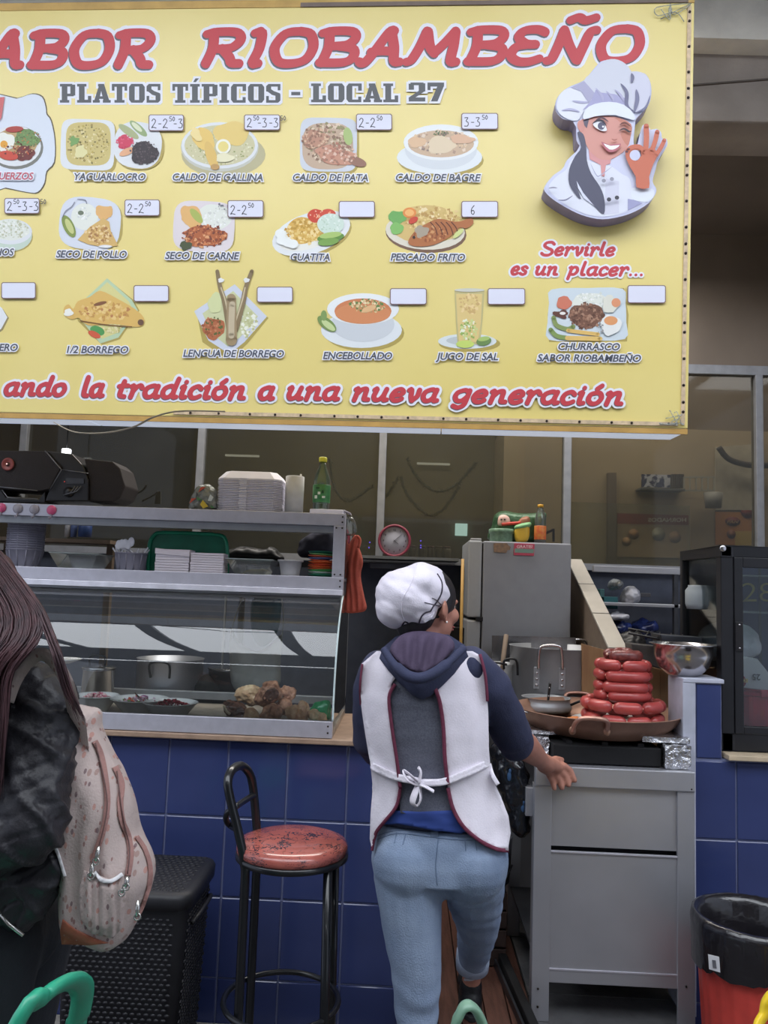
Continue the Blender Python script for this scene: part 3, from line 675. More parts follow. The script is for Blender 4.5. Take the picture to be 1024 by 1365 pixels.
# caldo de pata
pr = dish(); pr.ell(440, 196, 39, 37, SHD, sup=5); pr.ell(438, 193, 38, 36, (206, 210, 218), sup=6, rot=1); pr.ell(437, 195, 34, 31, (196, 170, 146), sup=3); pr.specks(437, 190, 32, 27, [(170, 130, 110), (210, 180, 150), (140, 110, 90), (224, 204, 180), (150, 140, 100)], 220, 2.4)
pr.ell(464, 182, 6, 12, (170, 190, 120), rot=-8); pr.ell(448, 208, 28, 12, (200, 146, 122), rot=12, irr=.08); pr.ell(476, 216, 13, 6, (150, 110, 92), rot=18); pr.specks(450, 205, 26, 14, [(180, 120, 100), (224, 190, 170), (160, 120, 100)], 80, 2.2); pr.ell(420, 186, 17, 12, (188, 140, 116), irr=.12); pr.specks(420, 184, 18, 14, [(150, 110, 90), (214, 180, 150)], 60, 2); pr.build('dish_picture')
# caldo de bagre
pr = dish(); pr.ell(588, 214, 57, 22, SHD); pr.ell(586, 210, 57, 22, (226, 230, 232)); pr.ell(588, 200, 48, 26, (214, 218, 222)); pr.ell(588, 190, 50, 24, (232, 234, 234)); pr.ell(588, 192, 44, 18, (206, 178, 150)); pr.specks(588, 190, 42, 16, [(224, 196, 160), (180, 150, 130), (150, 130, 120), (230, 210, 190)], 120, 2.2)
pr.ell(588, 194, 18, 12, (226, 206, 176), irr=.1); pr.ell(556, 190, 12, 7, (222, 186, 150), irr=.1); pr.ell(616, 186, 16, 6, (220, 180, 150), rot=5, irr=.1); pr.specks(588, 178, 10, 4, [(110, 130, 90), (90, 110, 80)], 40, 1); pr.build('dish_picture')
# rice bowl (left), row 2
pr = dish(); pr.ell(16, 316, 28, 20, SHD); pr.ell(14, 314, 29, 21, (196, 210, 196)); pr.ell(14, 309, 29, 17, PL); pr.ell(14, 307, 25, 14, RICE, irr=.03); pr.specks(14, 306, 24, 13, [(206, 210, 190), (236, 236, 228), (190, 190, 160)], 120, 1.6); pr.build('dish_picture')
# seco de pollo
pr = dish(); pr.ell(123, 300, 41, 34, SHD, sup=3); pr.ell(120, 298, 41, 35, (212, 216, 226), sup=3.2, rot=6); pr.ell(113, 289, 18, 18, RICE); pr.specks(112, 284, 10, 9, [(240, 240, 236), (210, 214, 210)], 40); pr.ell(108, 284, 4, 3, (110, 120, 100)); pr.ell(139, 283, 11, 9, (224, 176, 110), irr=.1, sup=3)
pr.ell(92, 302, 7, 16, (130, 146, 70), rot=-26); pr.ell(93, 302, 4, 11, (196, 200, 130), rot=-26); pr.poly([(104, 320), (120, 303), (138, 291), (146, 296), (148, 308), (158, 328), (140, 330), (118, 326)], (214, 176, 106)); pr.specks(132, 313, 18, 12, [(232, 204, 150), (190, 144, 80), (170, 120, 70)], 80, 2); pr.line([(100, 270), (96, 276), (88, 282), (84, 290)], 1, (120, 120, 140)); pr.line([(104, 266), (114, 267), (116, 272)], 1, (120, 120, 140)); pr.ell(141, 329, 9, 2, (230, 230, 230)); pr.build('dish_picture')
# seco de carne
pr = dish(); pr.ell(276, 304, 38, 33, SHD, sup=4); pr.ell(272, 302, 41, 34, (222, 212, 214), sup=4, rot=3); pr.ell(286, 290, 23, 18, RICE, irr=.04); pr.specks(286, 290, 20, 15, [(206, 206, 200), (240, 240, 236)], 60); pr.ell(256, 290, 13, 18, (224, 176, 110), rot=-30, irr=.08); pr.ell(262, 288, 12, 5, (170, 180, 90), rot=50); pr.ell(273, 315, 28, 14, (178, 96, 52), irr=.1); pr.specks(273, 315, 30, 15, [(150, 70, 36), (206, 126, 76), (120, 60, 40), (220, 160, 110)], 160, 2)
pr.ell(248, 328, 8, 6, (70, 80, 50), irr=.15); pr.specks(296, 276, 10, 4, [(120, 120, 130)], 12); pr.build('dish_picture')
# guatita
pr = dish(); pr.ell(418, 314, 53, 27, SHD, rot=-18); pr.ell(415, 311, 54, 27, (228, 230, 230), rot=-18); pr.ell(414, 311, 45, 20, (236, 234, 224), rot=-18); pr.ell(408, 307, 26, 17, (220, 176, 86), irr=.08); pr.specks(408, 308, 27, 17, [(232, 200, 120), (196, 150, 60), (240, 214, 150), (206, 160, 76)], 130, 2.4); pr.ell(422, 288, 12, 9, (204, 66, 44), irr=.03); pr.ell(437, 286, 11, 7, (210, 76, 56), irr=.03); pr.specks(428, 287, 15, 6, [(236, 150, 110), (240, 200, 170)], 26)
pr.ell(441, 299, 18, 14, (208, 224, 210)); pr.specks(441, 298, 16, 12, [(226, 236, 226), (190, 210, 190)], 50); pr.ell(441, 317, 18, 6, (96, 142, 58), rot=-8); pr.ell(441, 314, 15, 4, (170, 196, 110), rot=-8); pr.ell(438, 323, 14, 5, (120, 160, 76), rot=-8)
for x, y in ((374, 312), (376, 321), (384, 324), (391, 326)): pr.ell(x, y, 7, 6, (236, 238, 234)); 
pr.build('dish_picture')
# pescado frito
pr = dish(); pr.ell(568, 311, 54, 26, (120, 90, 70), rot=3); pr.ell(567, 308, 53, 25, (222, 214, 196), rot=3); pr.ell(569, 300, 46, 26, (214, 184, 116), irr=.04); pr.specks(574, 292, 44, 17, [(230, 204, 140), (190, 150, 86), (210, 180, 110), (236, 216, 170)], 160, 2.6); pr.ell(530, 290, 12, 9, (110, 170, 90), irr=.08); pr.ell(529, 305, 9, 8, (130, 186, 100), irr=.06); pr.ell(546, 284, 9, 7, (226, 140, 70)); pr.ell(546, 284, 6, 4.5, (240, 180, 110)); pr.ell(551, 294, 7, 4, (200, 70, 50), rot=-30)
pr.poly([(p.x, p.y) for p in smoothpath([(544, 324, 0), (552, 310, 0), (566, 300, 0), (585, 292, 0), (606, 296, 0), (618, 294, 0), (628, 290, 0), (631, 298, 0), (622, 305, 0), (612, 304, 0), (600, 316, 0), (578, 327, 0), (556, 329, 0)], 3, True)], (176, 108, 62)); pr.specks(575, 312, 25, 10, [(150, 84, 48), (206, 150, 96), (190, 120, 70)], 80, 2.2); pr.ell(562, 309, 9, 8, (170, 156, 136), irr=.12)
for i in range(5): pr.line([(574+i*7, 297), (580+i*7, 304), (583+i*7, 313)], 1.3, (96, 50, 36), False)
pr.ell(552, 317, 2, 2, (60, 40, 34)); pr.ell(611, 312, 9, 3, (206, 214, 140), rot=-42); pr.build('dish_picture')
# plate corner at the left, row 3
pr = dish(); pr.poly([(-12, 400), (4, 412), (12, 424), (4, 440), (-12, 452)], (150, 134, 90)); pr.poly([(-12, 398), (3, 411), (10, 423), (2, 438), (-12, 449)], (226, 228, 230)); pr.build('dish_picture')
# half sheep head
pr = dish(); pr.poly([(146, 374), (178, 400), (186, 414), (160, 452), (136, 460), (104, 428), (100, 416)], SHD); pr.poly([(143, 371), (176, 400), (184, 414), (158, 450), (134, 458), (106, 424), (110, 402)], (186, 206, 170)); pr.poly([(143, 376), (172, 402), (178, 414), (156, 444), (136, 452), (112, 424), (114, 404)], (216, 208, 140)); pr.ell(130, 441, 10, 6, (80, 150, 80), rot=20); pr.ell(126, 446, 9, 4, (206, 90, 60), rot=25); pr.specks(150, 436, 14, 8, [(190, 180, 110), (230, 220, 170)], 40, 2)
pr.poly([(p.x, p.y) for p in smoothpath([(86, 410, 0), (92, 406, 0), (98, 412, 0), (104, 402, 0), (120, 396, 0), (134, 388, 0), (156, 398, 0), (180, 412, 0), (192, 424, 0), (190, 434, 0), (180, 436, 0), (150, 432, 0), (118, 434, 0), (106, 424, 0), (96, 426, 0), (86, 420, 0)], 3, True)], (220, 180, 100)); pr.specks(140, 415, 34, 13, [(232, 200, 130), (200, 150, 80), (226, 190, 120), (190, 130, 80)], 90, 2.6); pr.ell(134, 405, 9, 2.4, (130, 84, 52), rot=-14); pr.ell(188, 430, 4, 4, (110, 80, 60)); pr.ell(92, 417, 6, 5, (236, 234, 224), irr=.1); pr.line([(108, 428), (140, 433), (176, 436)], 1.4, (130, 90, 50)); pr.build('dish_picture')
# tongue
pr = dish(); pr.poly([(316, 382), (358, 424), (330, 458), (312, 476), (296, 474), (270, 456), (262, 416)], SHD); pr.poly([(313, 379), (356, 422), (326, 456), (306, 472), (278, 454), (259, 415)], (206, 210, 222)); pr.poly([(311, 388), (344, 422), (320, 450), (304, 462), (284, 446), (270, 418)], (204, 206, 160)); pr.specks(330, 432, 12, 17, [(226, 224, 196), (190, 190, 140), (236, 236, 220)], 70, 2.4); pr.ell(285, 438, 15, 14, (178, 104, 66), irr=.08); pr.specks(284, 436, 14, 13, [(150, 84, 50), (196, 130, 90), (90, 100, 50)], 60, 2); pr.ell(287, 404, 9, 14, (210, 214, 160), rot=10, irr=.06)
for sx in (-1, 1): pr.line([(310+sx*4, 440), (312+sx*12, 404), (311+sx*17, 384), (313+sx*23, 362)], lambda t, d: 8-3*t, (136, 116, 84)); pr.line([(310+sx*4, 430), (312+sx*11, 402), (311+sx*16, 384)], 2, (200, 184, 150)); pr.ell(312+sx*17, 374, 4, 3, (226, 226, 224), irr=.1)
pr.line([(309, 454), (309, 430), (309, 398)], lambda t, d: 15-3*t, (160, 138, 104)); pr.line([(309, 448), (309, 430), (310, 406)], 8, (196, 180, 150)); pr.build('dish_picture')
# encebollado
pr = dish(); pr.ell(486, 444, 53, 24, SHD); pr.ell(482, 440, 54, 24, (222, 226, 228)); pr.ell(484, 432, 42, 24, (204, 208, 212)); pr.ell(484, 412, 48, 21, (232, 234, 234)); pr.ell(484, 415, 38, 17, (206, 128, 84)); pr.ell(484, 418, 37, 14, (212, 138, 92)); pr.specks(490, 408, 24, 9, [(220, 200, 150), (100, 130, 70), (236, 220, 180), (190, 150, 100)], 110, 1.9); pr.ell(492, 412, 10, 4, (224, 180, 130), rot=-20); pr.ell(436, 432, 7, 15, (120, 146, 80), rot=-52); pr.ell(438, 434, 4, 11, (196, 210, 150), rot=-52); pr.ell(432, 421, 4, 7, (130, 156, 90)); pr.build('dish_picture')
# juice
pr = dish(); pr.ell(626, 458, 41, 11, SHD); pr.ell(623, 455, 39, 10, (216, 222, 222)); pr.ell(623, 454, 28, 6, (190, 196, 196)); pr.poly([(606, 387), (646, 387), (643, 430), (640, 459), (610, 459), (608, 430)], (196, 184, 130)); pr.poly([(608, 392), (643, 392), (641, 430), (637, 456), (612, 456), (610, 430)], (222, 196, 130)); pr.specks(625, 405, 14, 14, [(232, 206, 150), (206, 170, 110)], 50, 2.4); pr.specks(625, 440, 11, 15, [(150, 176, 90), (206, 212, 140), (236, 236, 210)], 80, 2); pr.ell(626, 387, 20, 2.4, (206, 204, 190)); pr.ell(620, 459, 12, 5, (196, 214, 110)); pr.ell(645, 455, 10, 6, (110, 140, 80), rot=-10); pr.ell(645, 452, 8, 3, (170, 196, 110), rot=-10); pr.build('dish_picture')
# churrasco
pr = dish(); pr.poly([(736, 386), (832, 384), (838, 420), (836, 455), (732, 456), (730, 420)], SHD); pr.poly([(p.x, p.y) for p in smoothpath([(735, 386, 0), (783, 384, 0), (830, 385, 0), (834, 404, 0), (835, 430, 0), (833, 452, 0), (782, 454, 0), (732, 453, 0), (730, 430, 0), (732, 404, 0)], 3, True)], (206, 216, 222)); pr.ell(788, 402, 26, 11, RICE, irr=.05); pr.specks(788, 401, 27, 11, [(210, 214, 206), (240, 240, 236)], 70, 1.6); pr.ell(782, 421, 24, 16, (122, 84, 66), irr=.08); pr.specks(782, 422, 24, 17, [(96, 62, 48), (150, 108, 86), (110, 76, 60), (170, 130, 106)], 150, 2.2)
pr.ell(752, 404, 10, 9, (206, 120, 96), irr=.06); pr.ell(748, 419, 10, 5, (100, 60, 50), irr=.2); pr.ell(750, 418, 4, 2, (230, 226, 220)); pr.line([(738, 424), (742, 434), (756, 439), (764, 436)], 6, (134, 150, 90)); pr.line([(734, 440), (742, 448), (756, 451)], 6, (128, 150, 84)); pr.line([(757, 441), (797, 446)], 5, (222, 184, 106)); pr.line([(756, 451), (800, 452)], 6, (224, 188, 110)); pr.ell(813, 406, 10, 12, (222, 220, 206), irr=.1); pr.ell(821, 404, 6, 6, (222, 150, 110)); pr.ell(814, 434, 14, 13, (230, 230, 226), irr=.08); pr.ell(814, 428, 9, 6, (224, 156, 104)); pr.specks(800, 438, 4, 8, [(150, 150, 150)], 12); pr.build('dish_picture')
# ---- raised chef emblem
U = lambda u, v: (710+u/5.12, 70+v/5.12)
DE = .06
out = [(470, 60), (540, 50), (610, 60), (660, 110), (690, 140), (760, 140), (800, 190), (812, 260), (800, 340), (760, 400), (710, 450), (700, 500), (690, 600), (700, 640), (725, 620), (742, 540), (760, 495), (785, 490), (808, 530), (845, 520), (878, 545), (885, 585), (915, 590), (918, 640), (860, 730), (840, 800), (820, 880), (845, 930), (835, 975), (790, 1030), (700, 1085), (600, 1120), (480, 1138), (370, 1120), (270, 1080), (150, 1010), (85, 950), (85, 910), (140, 840), (205, 795), (235, 735), (320, 650), (300, 600), (290, 480), (210, 455), (160, 400), (160, 330), (200, 270), (260, 230), (350, 190), (420, 110)]
o3 = smoothpath([(a, b, 0) for a, b in out], 3, True)
def sp(u, v, d): x, y = sl(*U(u, v), d); return P3(x, y, d)
face = [sp(p.x, p.y, DE) for p in o3]
m = M(); m.prism(face, -SN*(DE-.001), 0, side=1)
m.build('emblem_block', [ink((198, 200, 226)), mat('lilac_edge', (150, 142, 178), .5)], sign)
def mark(name, fn):
    pr = Print(.0006, DE); fn(pr); o = pr.m.build(name, pr.mats, sign, weld=False); return o
EL = [.0]
def chef(pr):
    def pg(pts, c, sm=3):
        q = [U(a, b) for a, b in pts]
        if sm: q = [(p.x, p.y) for p in smoothpath([(a, b, 0) for a, b in q], sm, True)]
        pr.poly(q, c)
    def el(u, v, a, b, c, rot=0, **k): x, y = U(u, v); pr.ell(x, y, a/5.12, b/5.12, c, rot, **k)
    def ln(pts, wd, c): pr.line([U(a, b) for a, b in pts], (lambda t, d: (wd*(1-abs(2*t-1)**2)+.15*wd)/5.12), c)
    pg([(o.x*.975+12, o.y*.975+14) for o in o3[::2]], (208, 210, 232), 0)
    # coat
    pg([(110, 930), (160, 850), (230, 800), (260, 740), (330, 690), (400, 750), (520, 770), (610, 830), (660, 860), (680, 950), (680, 1050), (600, 1100), (480, 1120), (350, 1100), (200, 1020)], (222, 224, 236))
    pg([(500, 860), (590, 880), (590, 1095), (490, 1110)], (210, 210, 226), 0)
    pg([(680, 925), (740, 935), (815, 930), (832, 970), (790, 1020), (700, 1010), (675, 980)], (224, 228, 238)); pg([(650, 1000), (700, 1010), (750, 1030), (690, 1060), (650, 1080)], (160, 160, 196), 1)
    # neck, face
    pg([(380, 640), (540, 700), (530, 760), (500, 770), (490, 850), (470, 845), (465, 770), (390, 730)], (214, 150, 150), 1)
    pg([(320, 500), (335, 460), (420, 440), (560, 440), (670, 490), (668, 580), (640, 660), (560, 720), (500, 735), (440, 720), (380, 660), (350, 590), (325, 550)], (214, 152, 140))
    pg([(560, 445), (670, 490), (668, 570), (648, 640), (600, 560), (640, 520), (600, 480)], (202, 132, 114))
    el(330, 505, 24, 40, (210, 146, 136), -12)
    pg([(345, 465), (385, 455), (370, 520), (352, 500)], (96, 88, 104), 0)
    # hair
    pg([(305, 550), (345, 560), (365, 640), (370, 740), (400, 830), (460, 920), (490, 1010), (485, 1105), (420, 1050), (330, 970), (290, 900), (330, 1000), (300, 980), (250, 900), (250, 800), (290, 710), (330, 650)], (84, 84, 104))
    pg([(300, 880), (345, 960), (420, 1050), (350, 1000), (310, 930)], (214, 216, 232), 1)
    # hat
    pg([(165, 390), (180, 300), (240, 250), (330, 245), (410, 300), (380, 360), (340, 420), (300, 470), (220, 450)], (224, 226, 238))
    pg([(350, 200), (420, 130), (480, 65), (560, 50), (630, 80), (670, 140), (690, 300), (690, 400), (640, 370), (540, 330), (420, 300)], (206, 208, 220))
    pg([(660, 150), (740, 140), (795, 190), (800, 290), (760, 380), (700, 410), (680, 300)], (206, 206, 222))
    pg([(260, 245), (350, 200), (430, 290), (380, 350), (330, 270)], (170, 168, 196), 1)
    pg([(340, 400), (400, 330), (430, 260), (470, 280), (560, 290), (640, 320), (660, 380), (640, 400), (520, 350), (400, 370)], (166, 164, 200), 1)
    for a in ([(270, 335), (330, 345), (380, 345)], [(200, 400), (260, 395), (320, 410)], [(430, 250), (470, 300), (480, 340)], [(500, 270), (540, 310), (550, 340)], [(560, 260), (600, 300), (620, 340)]): ln(a, 14, (176, 174, 204))
    ln([(600, 220), (640, 280), (640, 370), (690, 410)], 22, (110, 110, 140)); ln([(705, 260), (712, 330), (690, 420)], 24, (120, 120, 150)); ln([(672, 150), (680, 180), (672, 215)], 20, (110, 110, 136)); ln([(800, 300), (770, 380), (700, 420)], 12, (120, 120, 150))
    pg([(345, 465), (355, 400), (420, 360), (520, 345), (620, 365), (690, 430), (685, 470), (560, 435), (420, 445)], (226, 230, 238), 2)
    # features
    pg([(410, 500), (440, 476), (475, 480), (505, 535), (480, 545), (440, 530)], (236, 236, 244)); el(466, 510, 24, 26, (86, 86, 110)); el(478, 515, 7, 7, (240, 240, 250)); ln([(405, 495), (440, 474), (475, 478), (500, 510)], 14, (50, 44, 60)); ln([(430, 470), (470, 455), (515, 482)], 12, (90, 60, 70))
    ln([(585, 545), (620, 530), (655, 550), (670, 545)], 12, (60, 44, 50)); ln([(590, 505), (625, 490), (665, 515)], 12, (110, 60, 50)); ln([(535, 600), (555, 608), (575, 600)], 9, (180, 110, 100))
    pg([(465, 618), (520, 640), (600, 632), (570, 680), (520, 690), (485, 660)], (190, 110, 120), 2); pg([(480, 632), (530, 648), (590, 642), (560, 668), (520, 672)], (244, 244, 248), 2)
    # hand making a ring
    SK2 = (202, 112, 86)
    pg([(705, 930), (700, 860), (665, 800), (635, 735), (630, 690), (655, 655), (720, 645), (760, 670), (740, 720), (730, 680), (690, 680), (660, 710), (680, 745), (715, 745), (745, 700), (800, 660), (850, 700), (820, 770), (790, 860), (790, 935)], SK2, 2)
    el(694, 712, 36, 36, (204, 206, 230))
    for a, b in (([(765, 690), (772, 600), (770, 515)], 36), ([(805, 690), (830, 620), (845, 555)], 32), ([(835, 715), (870, 660), (893, 612)], 28)): pr.line([U(*q) for q in a], b/5.12, SK2)
    pr.line([U(*q) for q in [(640, 690), (665, 662), (720, 655), (760, 690)]], 30/5.12, SK2); el(637, 690, 9, 7, (90, 60, 70)); el(650, 672, 10, 6, (90, 60, 70))
    # buttons
    el(481, 887, 14, 13, (150, 150, 164)); el(536, 876, 14, 13, (150, 150, 164)); el(516, 1015, 15, 14, (60, 60, 72)); el(570, 1003, 15, 14, (60, 60, 72))
    ln([(390, 770), (430, 850), (460, 850), (540, 790)], 6, (170, 170, 196)); ln([(105, 940), (135, 935), (165, 938)], 8, (140, 140, 160)); ln([(170, 1020), (220, 1020), (270, 990)], 9, (130, 130, 156))
mark('emblem_print', chef)
# ================================================================== GLASS DISPLAY CASE
random.seed(11)
gl = glass('case_glass', (.88, .93, .94), 2.2, .012, .02)
gl2 = glass('clear_plastic', (.88, .92, .92), 1.5, .12, .10)
CX1 = -.243; CX0 = -2.3
case = thing('display_case', (-1.27, 3.0, .963), 'long aluminium framed glass food display case with two shelves on the worktop', 'display case')
def cbox(name, a, ma=alum, bev=.0015): return M().box(*a).build(name, ma, case, bev)
cbox('top_rail', (CX0, CX1, 2.95, 2.985, 1.708, 1.754)); cbox('top_plate', (CX0, CX1, 2.985, 3.30, 1.738, 1.750), alum_d)
cbox('inner_lip', (CX0, CX1-.045, 2.965, 2.99, 1.680, 1.708), alum_d)
cbox('corner_post', (CX1-.044, CX1, 2.949, 2.985, 1.515, 1.708)); cbox('corner_post', (CX1-.03, CX1, 3.27, 3.30, .963, 1.738), alum_d)
cbox('shelf_rail', (CX0, CX1, 2.948, 2.985, 1.470, 1.515)); cbox('shelf_lip', (CX0, CX1, 2.935, 2.985, 1.448, 1.469), mat('bright_aluminium', (232, 230, 240), .3, .3))
cbox('shelf_underside', (CX0, CX1-.01, 2.955, 3.0, 1.428, 1.447), alum_d)
cbox('shelf', (CX0, CX1, 2.985, 3.28, 1.500, 1.510), alum_d); cbox('bottom_rail', (CX0, CX1, 2.735, 2.76, .965, 1.021)); cbox('base_plate', (CX0, CX1, 2.76, 3.28, .964, .985), mat('case_floor', (150, 138, 124), .4, .2, var=.1))
cbox('rear_rail', (CX0, CX1, 3.27, 3.30, 1.0, 1.03), alum_d)
prof = smoothpath([(0, 2.965, 1.446), (0, 2.90, 1.405), (0, 2.84, 1.349), (0, 2.79, 1.27), (0, 2.76, 1.19), (0, 2.745, 1.10), (0, 2.742, 1.021)], 5)
m = M()
for k in (0, .004):
    pass
n = len(prof); m.add([(x, p.y, p.z) for x in (CX0, CX1) for p in prof], [(i, i+1, n+i+1, n+i) for i in range(n-1)], 0, True)
m.build('curved_pane', gl, case)
poly = [(CX1, p.y, p.z) for p in prof]+[(CX1, 3.27, 1.0), (CX1, 3.27, 1.446)]
m = M(); m.add(poly, [tuple(range(len(poly)))]); m.build('end_pane', gl, case)
M().tube([(CX1, p.y-.001, p.z) for p in prof], .0035, 6).build('pane_edge', mat('glass_edge', (190, 206, 206), .3), case)
M().box(CX1-.002, CX1+.002, 2.985, 3.27, 1.515, 1.738).build('upper_end_pane', gl, case)
for x, z in ((-.012, 1.742), (-.012, 1.722), (-.034, 1.700), (-.012, 1.700), (-.034, 1.525), (-.012, 1.525), (-.012, 1.502), (-.012, 1.480)):
    M().lathe([(.0035, 0), (.003, .002), (0, .0025)], (CX1+x, 2.948, z), 8, axis=(0, -1, 0)).build('screw', scr, case)
for z in (1.005, .983): M().lathe([(.0035, 0), (.003, .002), (0, .0025)], (CX1-.015, 2.735, z), 8, axis=(0, -1, 0)).build('screw', scr, case)
# rail hooks: two pink knobs and two clear ones, stuck on the top rail
pinkm = mat('pink_knob', (226, 96, 140), .35, coat=.3); clr = mat('clear_knob', (196, 190, 200), .2, trans=.3)
for px, py, ma, la in ((2, 677, pinkm, 'pink round stick-on hook at the left end of the case rail'), (24, 678, clr, 'clear stick-on hook next to the left pink one'), (46, 679, clr, 'clear stick-on hook in the middle of the rail row, nearer the right pink one'), (69, 680, pinkm, 'pink round stick-on hook right of the two clear ones')):
    p = at(px, py, 2.95); h = thing('stick_on_hook', tuple(p), la, 'hook', 'stick-on hooks on the case rail')
    M().lathe([(.0185, 0), (.0185, .004), (.013, .009), (0, .011)], p, 20, axis=(0, -1, 0)).build('disc', ma, h)
    M().tube(smoothpath([p+Vector((0, -.004, -.016)), p+Vector((0, -.006, -.030)), p+Vector((0, -.018, -.034)), p+Vector((0, -.020, -.026))], 4), .0028, 6).build('hook_bar', clr, h)
# ------------------------------------------------ things on top of the case
TZ = 1.754
bx = thing('boombox', tuple(at(60, 673, 3.08)), 'black portable stereo with angular speakers and a red glowing cone', 'stereo')
blk = mat('black_plastic', (30, 28, 30), .35, var=.05); blk2 = mat('black_grille', (38, 32, 33), .7, bump=.4, bscale=300); chrome = mat('grey_trim', (120, 120, 124), .3, .6)
def pxs(pts, Y): return [at(a, b, Y) for a, b in pts]
bz = Vector((0, .16, 0))
M().prism(pxs([(-30, 600), (60, 601), (82, 622), (66, 652), (50, 655), (-30, 650)], 3.02), bz).build('left_speaker', blk2, bx, .004)
M().prism(pxs([(62, 601), (96, 605), (112, 622), (118, 640), (118, 668), (60, 668), (66, 652), (82, 624)], 3.03), bz).build('centre_unit', blk, bx, .004)
M().prism(pxs([(112, 611), (150, 615), (160, 624), (167, 648), (160, 664), (150, 669), (118, 668), (118, 640)], 3.04), bz).build('right_speaker', blk2, bx, .006)
M().tube(pxs([(60, 601), (82, 626), (66, 654)], 3.015), .0022, 6).build('trim_strip', chrome, bx); M().tube(pxs([(82, 626), (118, 631)], 3.02), .002, 6).build('trim_strip', chrome, bx); M().tube(pxs([(-20, 647), (50, 654)], 3.012), .002, 6).build('trim_strip', chrome, bx)
M().prism(pxs([(-30, 650), (0, 651), (8, 664), (52, 666), (60, 655), (60, 670), (-30, 668)], 3.03), bz).build('foot', blk, bx, .002); M().tube(pxs([(3, 653), (10, 663), (50, 665)], 3.02), .003, 6).build('foot_trim', chrome, bx)
c = at(11, 619, 3.018)
M().lathe([(.024, 0), (.026, .004), (.02, .006), (.017, .003)], c, 24, axis=(0, -1, 0)).build('speaker_ring', mat('red_ring', (140, 70, 66), .4), bx)
M().lathe([(.016, 0), (.009, .003), (.005, .008), (0, .009)], c, 20, axis=(0, -1, 0)).build('speaker_cone', mat('dark_red_cone', (60, 22, 24), .3, coat=.5), bx)
M().ell(c+Vector((0, -.012, 0)), .0028, nu=8, nv=6).build('indicator', emis('red_white_glow', (1, .6, .55), 1.5), bx)
M().ell(at(86, 642, 3.02), .0018, nu=8, nv=6).build('indicator', emis('red_glow', (1, .1, .08), .7), bx)
M().prism(pxs([(88, 637), (112, 638), (112, 645), (88, 645)], 3.028), (0, -.002, 0)).build('display_window', mat('dark_display', (52, 52, 56), .15), bx)
for i in range(3): M().tube(pxs([(84+i*4, 660-i), (94+i*4, 657-i), (100+i*4, 648)], 3.02), .0018, 6).build('dial_arc', chrome, bx)
M().lathe([(.020, 0), (.020, .006), (0, .008)], at(92, 656, 3.03), 20, axis=(0, -1, 0)).build('dial', blk, bx)
# small plants of cable behind
m = M()
for a in ([(175, 668), (178, 652), (172, 646)], [(178, 660), (190, 654), (196, 646)], [(190, 668), (205, 660), (211, 655)]): m.tube(smoothpath(pxs(a, 3.2), 4), .004, 6)
m.prism(pxs([(206, 672), (214, 672), (214, 655), (208, 655)], 3.2), (0, .01, 0))
tag(m.build('antenna_holder', mat('dark_green_grey', (50, 50, 46), .6)), 'dark twiggy aerial standing on the case right of the stereo', 'aerial')
# glowing block put in for a lamp's reflection, on an added cord
lp = at(87, 601, 4.1); m = M(); m.box(lp.x-.022, lp.x+.022, lp.y, lp.y+.03, lp.z-.014, lp.z+.014)
o = thing('lamp_reflection', tuple(lp), 'small glowing white block built for the reflection of a lamp, above the stereo', 'reflection'); m.build('glow_block', emis('white_glow', (.95, .98, 1), 4), o, .006); M().tube([lp+Vector((0, .015, .014)), (lp.x, lp.y+.015, 3.5)], .003, 6).build('cord', dark, o)
# sweets packet
foil_c = [ink(c_) for c_ in ((150, 150, 150), (190, 80, 56), (206, 180, 60), (70, 120, 70), (200, 206, 206), (60, 60, 70))]
pk = thing('snack_packet', tuple(at(270, 680, 3.02)), 'crumpled colourful snack packet left of the foam boxes', 'packet')
b0, _ = organic(inflate([(254, 680), (255, 662), (262, 650), (274, 645), (284, 648), (290, 660), (289, 681)], .03, 14, lambda x, y, t: at(x, y, 3.03)+Vector((0, -t, 0)), 3), 'packet_body', mat('packet_silver', (130, 134, 130), .25, .3, bump=.8, bscale=60), pk, .003, 1, lambda p, n: .004*noise.noise(p*60))
pr = M(); mats_ = []
for (x, y, r1, ci) in ((271, 654, 6, 1), (258, 669, 6, 1), (272, 672, 6, 2), (266, 663, 5, 3), (280, 664, 5, 4), (261, 659, 4, 5), (284, 674, 4, 3)):
    c = at(x, y, 2.997); k = [c+Vector((math.cos(t*1.26+ci)*r1/350*random.uniform(.7, 1.2), -.001*ci, math.sin(t*1.26+ci)*r1/350)) for t in range(5)]
    pr.prism(k[:3] if ci % 2 else k[:4], (0, .004, 0), [1, 2, 3, 4, 5].index(ci))
pr.build('packet_print', foil_c[1:], pk)
